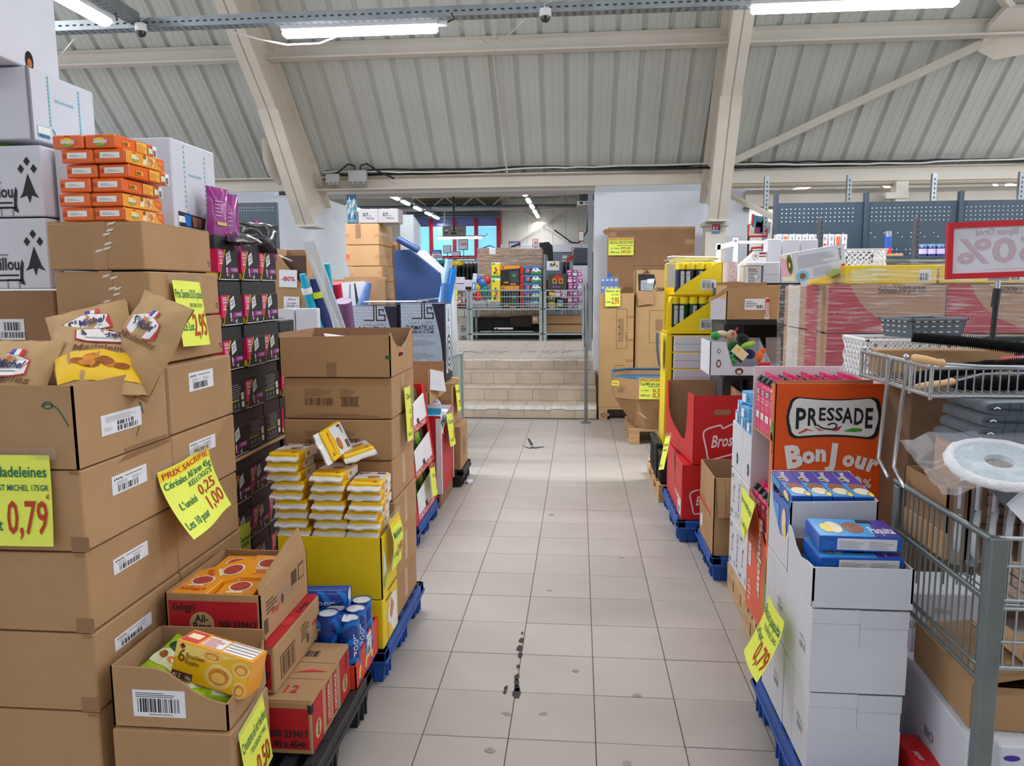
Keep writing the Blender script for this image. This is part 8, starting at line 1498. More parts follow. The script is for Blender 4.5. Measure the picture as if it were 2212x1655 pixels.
q = MB(); PL = mat('ghost_pink',(206,178,190),.5); B = Face(F.p(W_,0),-F.u,F.v); b0 = len(q.v)
class Rev(Face):
    def p(s,x,y,off=0.0): return F.o + F.u * (W_ - x) + F.v * y + F.n * (.0075 + off * .1)
RV = Rev(F.o,F.u,F.v); q.text(RV,'50%',W_ - .035,H_ * .28,H_ * .42,PL,.26,.02,0,.004,'r'); q.text(RV,'Bijoux Orval',W_ - .09,H_ * .76,H_ * .12,PL,.13,.005,0,.004,'r'); q.rect(F,.11,H_ * .15,.15,.0015,PL,.0078); q.build('print',t)
px_ = at(2155,615,Y=Y).x; q = MB(); q.box(px_ - .03,px_ + .03,Y - .006,Y + .006,z0 - .006,z0 + .006,mat('clip_clear',(206,190,196),.2)); q.tube([(px_,Y,z0 + .0),(px_,Y,z0 - .03)],.008,CHROME,8); q.build('clip',t)
q = MB(); q.tube([(px_,Y,z0 - .03),(px_ - .01,Y,1.05)],.009,BLACKP,8); q.tube([(px_,Y,z0 - .03),(px_ - .004,Y,z0 - .09)],.0125,BLACKP,8); q.tube([(px_ - .01,Y,1.05),(px_ - .02,Y,.02)],.009,BLACKP,8); q.box(px_ - .12,px_ + .08,Y - .1,Y + .04,0,.02,BLACKP); q.build('pole',t)
# ================================================================= BACK HALL UP THE STEPS
PZ = .613; YB = 20.0
PANEL = mat('wall_panel',(214,210,198),.6,noise=.03,scale=2); REDF = mat('window_red',(190,20,40),.4); DKC = mat('ceiling_dark',(70,70,72),.8)
wx0,wx1 = at(884,500,Y=YB).x,at(1081,500,Y=YB).x; wz0,wz1 = at(1000,562,Y=YB).z,at(1000,437,Y=YB).z
wb = MB(); wb.box(-9,wx0,YB,YB + .2,.6,4.0,PANEL); wb.box(wx0,wx1,YB,YB + .2,wz1,4.0,mat('yellowed_panel',(186,174,128),.7,noise=.05)); wb.box(wx0,wx1,YB,YB + .2,.6,wz0,PANEL); wb.box(wx1,2.6,YB + .03,YB + .2,.6,4.0,PANEL)
wbo = wb.build('wall_back',kind='structure')
x = wx1 + .03
while x < .8: MB().box(x,x + .335,YB,YB + .03,.62,3.85,PANEL,.004).build('wall_panel',wbo); x += .339
win = MB(); 
for px in (884,932,982,1029,1077): a = at(px,500,Y=YB).x; win.box(a - .05,a + .05,YB - .06,YB + .02,wz0,wz1,REDF)
wno = win.build('window_1',kind='structure')
za = at(1000,490,Y=YB).z
GL1 = mat('window_day',(120,196,232),.3,emit=.8,noise=.08,scale=.8); GL2 = mat('window_film',(70,74,118),.3,emit=.4,noise=.06,scale=1)
for i,(p0,p1) in enumerate(((884,932),(932,982),(982,1029),(1029,1077))):
    a,b = at(p0,500,Y=YB).x + .05,at(p1,500,Y=YB).x - .05; MB().box(a,b,YB,YB + .02,wz0,za,GL1).build('pane',wno); MB().box(a,b,YB,YB + .02,za + .01,wz1,GL2).build('upper_pane',wno)
SHM = mat('shutter_metal',(110,120,128),.4,metal=.4,noise=.06)
t = thing('roller_shutter','grey rolled metal shutter over the back window','shutter',(0,0,0)); zs0,zs1 = at(1000,471,Y=YB - .3).z,at(1000,436,Y=YB - .3).z
for i in range(6): z = zs0 + (zs1 - zs0) * i / 6; MB().box(wx0,wx1,YB - .3 + .02 * (i % 2),YB - .1,z + .006,z + (zs1 - zs0) / 6,SHM,.01).build('slat',t)
MB().box(-9,3,10.3,20.2,3.9,3.95,DKC).build('ceiling_back',kind='structure')
m = MB()
for Y in (13.5,16.2,19.0):
    m.box(-9,3,Y,Y + .08,3.45,3.52,CREAM); m.box(-9,3,Y,Y + .08,3.78,3.86,CREAM)
    for i in range(16): x = -9 + .75 * i; m.tube([(x,Y + .04,3.5),(x + .375,Y + .04,3.8),(x + .75,Y + .04,3.5)],.022,CREAM,4,smooth=False)
m.build('trim_13',kind='structure')
m = MB(); m.tube([at(1085,428,Y=YB - .08),at(1228,522,Y=YB - .08)],.035,CREAM,4,smooth=False); m.tube([at(1252,432,Y=YB - .14),at(1112,525,Y=YB - .14)],.035,CREAM,4,smooth=False); m.build('trim_14',kind='structure')
m = MB(); a,b = at(750,449,Y=18.6),at(1290,444,Y=18.6); m.tube([a,b],.035,STEEL,6); tag(m.build('conduit'),'grey cable conduit crossing the back hall below its ceiling','conduit')
q = MB(); q.tube([at(1198,497,Y=19.9),at(1215,510,Y=19.9),at(1235,524,Y=19.9),at(1250,525,Y=19.9),at(1268,500,Y=19.9),at(1272,450,Y=19.9)],.02,CABLE,5); tag(q.build('wall_cable'),'black cable running along the back wall by the cross bracing','cable')
MB().box(wx1 + .05,.9,YB - .5,YB - .02,at(1200,545,Y=19.5).z,at(1200,527,Y=19.5).z,WSH,.01).build('trim_15',kind='structure')
tag(MB().box(wx1 + 1.2,.9,YB - .55,YB - .1,.62,at(1200,546,Y=19.5).z,SHM).build('metal_counter'),'grey metal counter under the white ledge on the back wall','counter')
for row,(X,ys,nm) in enumerate(((-3.66,(15.0,15.95,17.15,18.4,19.35),'left'),(-1.06,(14.7,15.95,17.1,18.3,19.35),'right'))):
    for i,y in enumerate(ys): batten(.62,(X,y,3.34),math.pi / 2,'glowing tube lamp in the %s row of the back hall, %s from the steps' % (nm,ORD[i]),group='tube lamps of the back hall',led=LEDB)
    tag(MB().box(X - .03,X + .03,13,19.9,3.38,3.41,STEEL).build('lamp_rail'),'steel rail carrying the %s row of lamps in the back hall' % nm,'rail')
a = at(765,448,Y=15.5); batten(.9,(a.x,a.y,a.z),math.pi / 2,'single glowing tube lamp above the grey kit boxes',group='tube lamps of the back hall',led=LEDB)
a = at(993,512,Y=18.2); batten(1.1,(a.x,a.y,a.z),0,'glowing tube lamp seen low in front of the back window',group='tube lamps of the back hall',led=LEDB)
tag(MB().tube([at(960,505,Y=18.2),(a.x - .35,18.2,3.4)],.012,STEEL,5).build('lamp_hanger'),'thin rod holding the low lamp in front of the back window','rod')
t = thing('wall_screen','grey television seen from behind hanging from the back hall ceiling','television',(0,0,0)); x0,x1,z0,z1 = R(956,488,1006,511,15.2); TVG = mat('tv_grey',(118,114,112),.5,noise=.05); q = MB(); q.box(x0,x1,15.2,15.27,z0,z1,TVG,.008); q.build('body',t); F = front(x0,15.2,z0); W_,H_ = x1 - x0,z1 - z0; q = MB(); q.rect(F,W_ * .36,H_ * .2,W_ * .24,H_ * .2,INK); q.rect(F,W_ * .1,H_ * .3,.05,.03,INK); q.rect(F,W_ * .7,H_ * .5,W_ * .2,.012,INK); q.disc(F,W_ * .42,H_ * .8,.014,.014,LOGOW); q.disc(F,W_ * .56,H_ * .8,.014,.014,LOGOW); q.rect(F,W_ * .12,H_ * .55,.05,.02,LOGOW); q.build('back_plate',t); q = MB(); q.tube([((x0 + x1) / 2,15.18,z0 + H_ * .5),((x0 + x1) / 2,15.18,3.9)],.02,INK,6); q.build('pole',t)
t = thing('unit_heater','dark grey unit heater hanging at the right of the back hall','heater',(0,0,0)); x0,x1,z0,z1 = R(1250,419,1300,444,14.5); q = MB(); q.box(x0,x1,14.5,15.1,z0 + .08,z1,GON,.01); q.build('body',t); q = MB(); q.box(x0 - .03,x1,14.45,15.1,z0,z0 + .08,LOGOW,.008); q.rect(front(x0,14.45,z0),.02,.02,.06,.04,INK); q.rect(front(x0,14.45,z0),.12,.03,x1 - x0 - .16,.02,GREY); q.build('outlet',t); q = MB(); q.tube([(x0 + .1,14.8,z1),(x0 + .1,14.8,3.9)],.012,STEEL,5); q.tube([(x1 - .1,14.8,z1),(x1 - .1,14.8,3.9)],.012,STEEL,5); q.build('hanger',t)
x0,x1,z0,z1 = R(883,475,890,492,18.0); t = thing('exit_sign','small green exit sign hanging at the left edge of the back window','sign',(0,0,0)); q = MB(); q.box(x0,x1,18,18.03,z0,z1,mat('exit_green',(30,130,90),.5)); q.build('panel',t); q = MB(); F = front(x0,18,z0); W_,H_ = x1 - x0,z1 - z0; q.pl(F,[(W_ * .3,H_ * .1),(W_ * .7,H_ * .1),(W_ * .8,H_ * .5),(W_ * .5,H_ * .8),(W_ * .25,H_ * .5)],LOGOW); q.build('pictogram',t); q = MB(); q.tube([(x0 + .03,18.01,z1),(x0 + .03,18.01,3.9)],.006,STEEL,4); q.build('wire',t)
# signs on stands
SGB = mat('sign_frame_blue',(60,90,150),.5); BLB = mat('banner_blue',(30,110,190),.5)
def stand(label,p0,p1,Y,fr,rows,band=False,foot=None):
    a,b = at(*p0,Y=Y),at(*p1,Y=Y); w_,h = b.x - a.x,a.z - b.z; t = thing('stand_sign',label,'sign',(0,0,0)); q = MB(); q.box(a.x,b.x,Y,Y + .02,b.z,a.z,fr,.004); q.build('frame',t); F = front(a.x,Y,b.z); q = MB(); q.rect(F,w_ * .07,h * .07,w_ * .86,h * .86,mat('sign_paper',(224,222,230),.4),.002)
    if band: q.rect(F,w_ * .07,h * .58,w_ * .86,h * .35,BLB,.004); q.text(F,'Bonnes affaires',w_ / 2,h * .68,h * .14,LOGOW,w_ * .7,.01,0,.006,'c')
    for tt,x,y,hh,mm,ww in rows: q.text(F,tt,w_ * x,h * y,h * hh,mm,w_ * ww,.015,0,.006,'c')
    q.build('paper',t); q = MB(); q.tube([((a.x + b.x) / 2,Y + .03,b.z + .02),((a.x + b.x) / 2,Y + .03,foot or PZ)],.012,STEEL,5); q.build('pole',t)
NR = mat('notice_red',(200,20,50),.6)
stand('white and blue framed sign at the left of the back window',(889,520),(906,541),16.5,SGB,[('-40%',.6,.3,.2,NR,.5)])
stand('white sign with a blue band and -30% below the back window',(931,540),(954,558),16.0,SGB,[('-30%',.5,.12,.3,NR,.7)],True)
stand('small blank white sign on a pole below the television',(957,530),(975,547),16.2,SGB,[])
stand('blank white sign right of the small one below the back window',(976,543),(995,560),15.8,SGB,[])
stand('white -50% sign on a pole in front of the back window',(990,516),(1011,540),15.5,SGB,[('-50%',.5,.4,.28,NR,.8)])
stand('white sign with a blue band behind the wrapped brown pallet',(1099,521),(1124,534),16.8,REDF,[],True)
stand('small white 1 euro sign above the wrapped brown pallet',(1150,516),(1163,534),15.6,REDF,[('1€',.5,.35,.35,NR,.5)])
stand('blank white sign with a red frame at the right of the back hall',(1250,499),(1261,521),14.0,REDF,[])
stand('low white sign with a red frame at the right of the back hall',(1235,535),(1258,556),14.2,REDF,[])
stand('red framed white sign lower still among the clothes on the right',(1214,551),(1226,566),15.0,REDF,[])
# clothes racks
rg = random.Random(21); CLC = [(28,28,32),(40,36,34),(64,54,44),(30,34,52),(150,26,36),(90,84,78),(24,30,34),(120,108,92),(196,194,190),(36,60,62)]
def rack(label,px0,px1,pyt,Y,n,hh):
    a,b = at(px0,pyt,Y=Y),at(px1,pyt,Y=Y); t = thing('clothes_rack',label,'clothes rack',(0,0,0)); q = MB(); q.tube([a,b],.015,CHROME,6)
    for p in (a,b): q.tube([p,(p.x,p.y,PZ)],.015,CHROME,6)
    q.build('frame',t)
    for i in range(n):
        x = a.x + (b.x - a.x) * (i + .5) / n; c = CLC[rg.randrange(len(CLC))]; m_ = mat('cloth_%d_%d_%d' % c,c,.9,noise=.15,scale=14); z = a.z - .06; hgt = hh * rg.uniform(.85,1.1); q = MB(); q.prism([(x,Y - .06,z),(x,Y - .24,z - .09),(x,Y - .22,z - hgt),(x,Y + .22,z - hgt),(x,Y + .24,z - .09),(x,Y + .06,z)],(.045,0,0),m_); q.tube([(x + .02,Y,z),(x + .02,Y,a.z)],.005,CHROME,4)
        tag(q.build('hanging_garment'),'%s garment on the %s, %s along from the left' % ('dark' if sum(c) < 160 else 'red' if c[0] > 130 and c[1] < 60 else 'brownish' if c[0] > c[2] + 15 else 'pale' if sum(c) > 400 else 'grey',label.split(' of')[0],ORD[i]),'garment','garments on the back hall racks')
rack('left clothes rack of the back hall',938,1032,563,14.8,11,.62); rack('right clothes rack of the back hall',1213,1266,560,14.6,7,.72)
q = MB(); a,b = at(955,558,Y=15.2),at(1030,556,Y=15.2); 
for i in range(4): x = a.x + (b.x - a.x) * i / 4; q.box(x,x + .2,15.2,15.22,a.z - .02,a.z + .05,LOGOR if i % 2 else REDF)
q.tube([a,b],.012,CHROME,5); q.tube([a,(a.x,a.y,PZ)],.012,CHROME,5); q.tube([b,(b.x,b.y,PZ)],.012,CHROME,5); tag(q.build('rack_top',kind='stuff'),'red labels along the top rail of the left clothes rack','rail')
for lab,px,py,c,Y in (('teal folded garment lying on the left clothes rack',957,566,(40,130,124),14.5),('yellow folded garment lying on the left clothes rack',988,569,(226,196,40),14.4),('black and white patterned garment hanging high in the back hall',1172,540,(50,50,54),15.2)):
    p = at(px,py,Y=Y); q = MB(); m_ = mat('cloth_%d_%d_%d' % c,c,.9,noise=.4,scale=20)
    if Y > 15: q.prism([(p.x - .07,Y,p.z + .14),(p.x + .12,Y,p.z + .16),(p.x + .2,Y,p.z + .08),(p.x + .22,Y,p.z - .35),(p.x + .13,Y,p.z - .35),(p.x + .1,Y,p.z - .1),(p.x - .05,Y,p.z - .05)],(0,.06,0),m_); q.tube([(p.x + .04,Y + .03,p.z + .15),(p.x + .04,Y + .03,PZ)],.012,CHROME,5)
    else: q.box(p.x - .09,p.x + .09,Y - .05,Y + .15,p.z - .04,p.z + .04,m_,.012)
    tag(q.build('garment'),lab,'garment')
# wrapped brown pallet
wood_pallet('wooden pallet under the wrapped brown cartons in the back hall',-2.35,-.75,13.9,14.7,.144,'x',False,PZ)
x0,x1,z0,z1 = R(1034,534,1170,600,13.9); xm = at(1103,560,Y=13.9).x; zz = [PZ + .146,1.1,z0 + .02,at(1100,553,Y=13.9).z,z1]
for j in range(4):
    for i,(a,b) in enumerate(((x0,(x0 + xm) / 2),((x0 + xm) / 2,xm),(xm,x1))):
        bx = closed('wrapped brown carton in the back hall, %s layer, %s from the left' % (('bottom','second','third','top')[j],ORD[i]),a,b,13.9,14.6,zz[j],zz[j + 1] - (.0 if i < 2 or j < 3 else .02),CARDD,seam=False)
        if j == 3 and i == 0: q = MB(); q.rect(bx.front,.2,.03,.12,.12,PAPER); q.build('label_sticker',bx.o)
t = thing('back_film','clear film round the brown cartons in the back hall','film'); q = MB(); vs = []; rg = random.Random(5)
for j in range(7):
    for i in range(13): vs.append((x0 - .02 + (x1 - x0 + .04) * i / 12,13.88 - rg.uniform(0,.03),1.0 + (z1 - 1.0) * j / 6))
q.add(vs,[(j * 13 + i,j * 13 + i + 1,(j + 1) * 13 + i + 1,(j + 1) * 13 + i) for j in range(6) for i in range(12)],FILMM,True); q.build('sheet',t)
q = MB(); a = at(1052,533,Y=14.1); q.tube([a,a + Vector((-.1,0,-.03)),a + Vector((.06,0,.02)),a + Vector((.16,0,-.03))],.012,BLB,5); q.tube([at(1104,533,Y=14.1),at(1124,527,Y=14.1)],.02,INK,5); tag(q.build('loose_strap'),'blue and black straps lying on the wrapped brown cartons','strap')
# ---- wire toy trolleys at the head of the steps
GZ = mat('trolley_zinc',(170,182,184),.35,metal=.5,noise=.06)
def cart(label,x0,x1,Y0,Y1,zt):
    t = thing('wire_trolley',label,'trolley',(0,0,0)); zb,zl = at(1100,668,Y=Y0).z,at(1100,722,Y=Y0).z
    for x in (x0,x1 - .05):
        for y in (Y0,Y1): q = MB(); q.box(x,x + .05,y,y + .04,PZ,zt,GZ,.003); q.build('post',t)
    q = MB()
    for z,r_ in ((zt - .01,.012),(zt - .12,.007),(zt - .24,.007),(zb + .05,.008),(zb,.012),(zl,.014)): q.box(x0,x1,Y0 + .005,Y0 + .03,z - r_,z + r_,GZ)
    for z in (zt - .01,zb,zl): q.box(x0 + .0,x0 + .03,Y0,Y1,z - .01,z + .01,GZ); q.box(x1 - .03,x1,Y0,Y1,z - .01,z + .01,GZ)
    q.build('rails',t); q = MB(); n_ = int((x1 - x0) / .045)
    for i in range(1,n_): x = x0 + (x1 - x0) * i / n_; q.tube([(x,Y0 + .015,zt),(x,Y0 + .015,zb - .09)],.0035,GZ,4)
    q.build('grid',t); q = MB(); q.box(x0 + .03,x1 - .03,Y0 + .04,Y1,zb - .01,zb,GZ); q.build('floor',t); q = MB(); q.box(x0 + .02,x1 - .02,Y0 + .03,Y0 + .05,zl + .03,zl + .035,GZ); q.build('low_shelf',t); return zb
cx = lambda px,Y=13.0: at(px,680,Y=Y).x
ZT = at(1100,626,Y=13.0).z
zb = cart('grey wire trolley of toys at the head of the steps, the wide middle one',cx(1015),cx(1171),13.0,13.6,ZT); cart('grey wire trolley of toys at the head of the steps, right one',cx(1174),cx(1264),13.0,13.6,ZT - .005); cart('grey wire trolley of sweets at the head of the steps, left one',cx(965),cx(1012),13.1,13.6,ZT)
BAT = mat('toy_black',(34,28,26),.4); ORT = mat('toy_orange',(226,150,40),.45); TGR = mat('toy_green',(70,160,60),.4); TBL = mat('toy_blue',(50,120,190),.4); TYE = mat('toy_yellow',(240,214,40),.4); TRE = mat('toy_red',(210,30,40),.4); TPI = mat('toy_pink',(216,90,160),.4); TPU = mat('toy_purple',(130,70,150),.4)
def toybox(label,p0,p1,Y,base,deco,D=.3,group=None,cat='toy box'):
    x0,x1,z0,z1 = R(p0[0],p0[1],p1[0],p1[1],Y); t = thing('toy_box',label,cat,(x0,Y,z0),0,group); q = MB(); q.box(0,x1 - x0,0,D,0,z1 - z0,base,.006); q.build('box',t); F = front(0,0,0); q = MB(); deco(q,F,x1 - x0,z1 - z0); q.build('print',t)
def d_veh(q,F,w_,h):
    q.rect(F,0,h * .02,w_ * .12,h * .96,TRE); q.rect(F,w_ * .14,h * .72,w_ * .84,h * .26,TBL); q.rect(F,w_ * .5,h * .04,w_ * .48,h * .2,TGR); q.pl(F,[(w_ * .52,h * .3),(w_ * .95,h * .3),(w_ * .93,h * .52),(w_ * .86,h * .56),(w_ * .8,h * .78),(w_ * .62,h * .78),(w_ * .55,h * .54)],LOGOW,.002)
    for x in (.6,.86): q.disc(F,w_ * x,h * .28,w_ * .06,h * .13,mat('tyre_teal',(20,140,150),.5),.0026,12)
    q.disc(F,w_ * .34,h * .45,w_ * .1,h * .26,TPI,.002,8); q.disc(F,w_ * .28,h * .3,w_ * .06,h * .13,TBL,.0026,10); q.disc(F,w_ * .36,h * .62,w_ * .05,h * .1,ORT,.003,8); q.rect(F,w_ * .66,h * .58,w_ * .08,h * .12,INK,.003)
def d_hero(q,F,w_,h):
    q.pl(F,[(0,h * .8),(w_,h * .86),(w_,h),(0,h)],ORT); q.rect(F,.02,h * .86,w_ * .12,h * .1,TRE,.002); q.pl(F,[(w_ * .5,h * .1),(w_ * .95,h * .12),(w_ * .92,h * .76),(w_ * .45,h * .7)],mat('toy_window',(70,72,80),.2),.0014); q.rect(F,w_ * .16,h * .1,w_ * .22,h * .5,INK,.002); q.disc(F,w_ * .27,h * .65,w_ * .1,h * .09,INK,.002); q.rect(F,w_ * .16,h * .1,w_ * .24,h * .07,ORT,.003); q.rect(F,w_ * .5,h * .02,w_ * .3,h * .06,ORT,.002); q.disc(F,w_ * .7,h * .5,w_ * .1,h * .08,TGR,.0024,8)
def d_build(q,F,w_,h):
    q.rect(F,0,0,w_,h * .16,TGR); q.rect(F,0,h * .92,w_,h * .08,LOGOW); q.rect(F,w_ * .08,h * .86,w_ * .3,h * .1,TGR,.002)
    for x,y,m_ in ((.45,.62,TBL),(.55,.5,TRE),(.4,.36,TRE),(.6,.3,ORT),(.3,.3,TGR)): q.rect(F,w_ * x - w_ * .1,h * y - h * .08,w_ * .2,h * .14,m_,.002)
def d_house(q,F,w_,h):
    q.pl(F,[(w_ * .25,h * .68),(w_ * .4,h * .9),(w_ * .68,h * .9),(w_ * .8,h * .68)],TRE); q.rect(F,w_ * .24,h * .36,w_ * .22,h * .32,ORT,.002); q.rect(F,w_ * .58,h * .36,w_ * .22,h * .32,ORT,.002); q.rect(F,w_ * .29,h * .42,w_ * .12,h * .2,mat('toy_brown',(110,64,40),.5),.003); q.rect(F,w_ * .63,h * .42,w_ * .12,h * .2,mat('toy_brown',(110,64,40),.5),.003); q.rect(F,w_ * .46,h * .38,w_ * .12,h * .3,mat('toy_brown',(110,64,40),.5),.002)
    for k in range(3): q.disc(F,w_ * (.3 + .14 * k),h * .14,.02,.02,TPU,.002,8)
def d_blk(q,F,w_,h):
    rg2 = random.Random(7)
    for i in range(12): q.rect(F,w_ * (.25 + .5 * rg2.random()),h * (.4 + .4 * rg2.random()),.03,.03,(TRE,TYE,TBL,TGR,INK)[i % 5],.0014 + .0002 * i)
G_ = 'toy boxes stacked in the wire trolleys'
for i in range(5): toybox('toy car box with a white vehicle, %s from the top' % ORD[i],(1124,575 + 18.2 * i),(1171,592.6 + 18.2 * i),13.12,mat('toy_box_base',(60,70,60),.5),d_veh,.3,G_)
toybox('black and orange toy figure box, upper one',(1082,574),(1123,616),13.12,BAT,d_hero,.3,G_); toybox('black and orange toy figure box, lower one behind the grid',(1083,618),(1122,667),13.12,BAT,d_hero,.3,G_)
toybox('yellow and green building block box, upper one',(1062,567),(1081,600),13.14,TYE,d_build,.25,G_); toybox('yellow and green building block box, lower one',(1062,601),(1081,664),13.14,TYE,d_build,.25,G_)
toybox('dark green playhouse box with a red roof picture',(1184,591),(1224,625),13.15,mat('toy_darkgreen',(60,70,62),.5),d_house,.2,G_); closed('brown carton behind the playhouse box in the right toy trolley',cx(1178),cx(1230),13.36,13.55,zb + .002,at(1190,604,Y=13.36).z,mat('toy_brown',(110,64,40),.5),seam=False)
toybox('white box with coloured blocks printed on it, upper one',(1181,564),(1208,585),13.4,WSH,d_blk,.1,G_)
rg = random.Random(31)
def blob(label,px,py,Y,r_,m_,sc_=(1,.7,1),cat='toy',group=None,name='toy_bag'):
    p = at(px,py,Y=Y); q = MB(); n_ = 6; prof = [(math.sin(math.pi * i / n_) * r_,-math.cos(math.pi * i / n_) * r_) for i in range(n_ + 1)]; q.lathe((0,0,0),prof,m_,9,M=Matrix.Diagonal((*sc_,1))); q.v = [(v[0] * rg.uniform(.85,1.15),v[1],v[2] * rg.uniform(.85,1.15)) for v in q.v]; tag(q.build(name,None,p),label,cat,group)
def pack(label,px,py,Y,w_,h,m_,m2,cat='toy',group=None,rot=0.0):
    p = at(px,py,Y=Y); t = thing('toy_pack',label,cat,p,(0,rot,0),group); q = MB(); q.box(-w_ / 2,w_ / 2,0,.06,-h / 2,h / 2,m_,.006); q.build('card',t); F = front(-w_ / 2,0,-h / 2); q = MB(); q.rect(F,w_ * .1,h * .1,w_ * .8,h * .45,m2,.002); q.disc(F,w_ * .5,h * .35,w_ * .2,h * .16,LOGOW,.004,8); q.rect(F,w_ * .2,h * .72,w_ * .6,h * .12,LOGOW,.002); q.build('print',t)
k = 0
for r_ in range(6):
    for c_ in range(3):
        pack('pink blister toy in the right trolley, %s row from the top, %s from the left' % (ORD[r_],ORD[c_]),1232 + 10.5 * c_ + rg.uniform(-2,2),590 + 14 * r_,13.2 + .02 * c_,.085,.11,(TPI,TPU,mat('toy_lilac',(206,150,196),.4))[k % 3],(TPU,LOGOW,TPI)[(k + r_) % 3],group='pink blister toys in the right toy trolley',rot=rg.uniform(-.15,.15)); k += 1
for i,(px,py,m_,m2) in enumerate([(1192,640,TYE,BAT),(1204,634,TPI,LOGOW),(1192,660,TYE,ORT),(1210,655,TBL,TYE),(1218,636,LOGOW,TPI),(1205,664,mat('toy_olive',(130,120,40),.5),BAT)]): pack('small coloured toy pack behind the right trolley grid, %s of six from the left' % ORD[i],px,py,13.1 + .02 * i,.11,.13,m_,m2,group='small toy packs in the right toy trolley',rot=rg.uniform(-.2,.2))
for i,(px,py,m_,s_) in enumerate([(1032,640,TRE,.09),(1045,628,mat('toy_teal',(20,130,120),.4),.10),(1056,640,mat('toy_teal2',(30,100,90),.4),.1),(1042,612,TBL,.08),(1052,606,TRE,.07),(1035,606,mat('toy_ultra',(50,60,150),.4),.07),(1058,655,mat('toy_greyb',(150,156,160),.4),.08),(1036,620,TYE,.07),(1068,640,mat('toy_forest',(40,90,60),.4),.07)]): blob('soft coloured toy bag in the middle trolley, %s of nine' % ORD[i],px,py,13.2 + .02 * (i % 3),s_,m_,group='soft toy bags in the middle trolley')
WB2 = mat('lattice_shade',(150,150,150),.6)
for i,(p0,p1,lab) in enumerate([((1021,650),(1048,666),'small white lattice basket at the left behind the trolley grid'),((1054,650),(1078,666),'small white lattice basket with an orange slot behind the trolley grid'),((1145,653),(1164,665),'small white basket at the right behind the middle trolley grid')]):
    x0,x1,z0,z1 = R(*p0,*p1,13.06); t = thing('small_basket',lab,'basket',(0,0,0)); q = MB(); q.box(x0,x1,13.06,13.2,z0,z1,BW,.006); q.build('body',t); q = MB(); F = front(x0,13.06,z0)
    for r_ in range(4):
        for c_ in range(9): q.disc(F,(x1 - x0) * (c_ + .5 + .5 * (r_ % 2)) / 9.5,(z1 - z0) * (r_ + .5) / 4.2,.007,.007,WB2,.001,4)
    if i == 1: q.rect(F,(x1 - x0) * .3,(z1 - z0) * .6,(x1 - x0) * .4,(z1 - z0) * .2,ORT,.003)
    q.build('lattice',t)
for i in range(8): pack('red and white sweet packet in the left trolley, %s of eight' % ORD[i],984 + 9 * (i % 4),637 + 12 * (i // 4),13.3,.11,.1,TRE if i % 2 else mat('sweet_white',(230,220,220),.4),LOGOW if i % 2 else TRE,'sweets','red and white sweet packets in the left trolley',rg.uniform(-.3,.3))
q = MB(); x0,x1,z0,z1 = R(970,620,1012,668,13.4); q.box(x0,x1,13.4,13.55,z0,z1,mat('sweet_red',(150,30,36),.5,noise=.5,scale=16)); tag(q.build('sweet_bag_pile'),'heap of red sweet bags filling the left trolley','sweets')
for lab,p0,p1,Y in (('lilac white carton on the left trolley, lower',(984,613),(1005,628),13.25),('lilac white carton on the left trolley, upper',(985,598),(1003,612),13.3),('lilac white carton tilted at the right of the left trolley',(1003,604),(1020,620),13.28)): x0,x1,z0,z1 = R(*p0,*p1,Y); closed(lab,x0,x1,Y,Y + .12,z0,z1,mat('lilac_white',(206,198,210),.5),seam=False,name='lilac_box')
pack('tall blue and white leaflet standing in the left trolley',1024,612,13.08,.07,.34,mat('leaflet',(206,214,226),.4),TBL,'leaflet',None,.12)
front_sign('yellow price sign on the left sweets trolley',(975,658),(988,626),12.96,[('Chips',.5,.7,.12,GREENI,.8,'c',0),('1,00',.5,.2,.2,REDI,.8,'c',0)])
# under the trolleys
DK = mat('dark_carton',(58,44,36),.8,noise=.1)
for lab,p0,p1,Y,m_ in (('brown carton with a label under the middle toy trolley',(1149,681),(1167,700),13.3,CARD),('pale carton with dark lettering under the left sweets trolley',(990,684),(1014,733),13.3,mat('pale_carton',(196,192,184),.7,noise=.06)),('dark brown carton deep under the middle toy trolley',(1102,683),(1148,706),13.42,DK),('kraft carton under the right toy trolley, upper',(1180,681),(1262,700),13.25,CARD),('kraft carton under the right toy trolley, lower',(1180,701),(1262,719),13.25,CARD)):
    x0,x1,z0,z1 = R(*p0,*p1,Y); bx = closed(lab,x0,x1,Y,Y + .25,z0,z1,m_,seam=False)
    if 'label' in lab: q = MB(); q.rect(bx.front,.02,.04,.07,.08,PAPER); q.lines(bx.front,.03,.05,.05,.03,INK,3,.4,.002); q.build('label_sticker',bx.o)
    if 'lettering' in lab: q = MB(); q.lines(bx.front,.05,.12,.1,.14,INK,4,.4); q.lines(bx.front,.06,.02,.08,.05,INK,2,.4); q.build('print',bx.o)
q = MB(); x0,x1 = cx(1030),cx(1148); zl = at(1100,722,Y=13.0).z; q.box(x0,x1,13.45,13.58,zl + .01,zl + .03,GZ); q.box(cx(1064),cx(1105),13.25,13.3,zl + .07,zl + .1,LOGOW); q.tube([(cx(1060),13.2,zl + .03),(cx(1072),13.2,zl + .09)],.01,INK,5); tag(q.build('loose_parts'),'loose white and grey shelf pieces under the middle toy trolley','parts')
tag(MB().box(-3.4,.1,13.65,13.8,PZ,1.0,mat('plinth_dark',(48,46,44),.8)).build('dark_plinth'),'dark low plinth behind the toy trolleys','plinth')
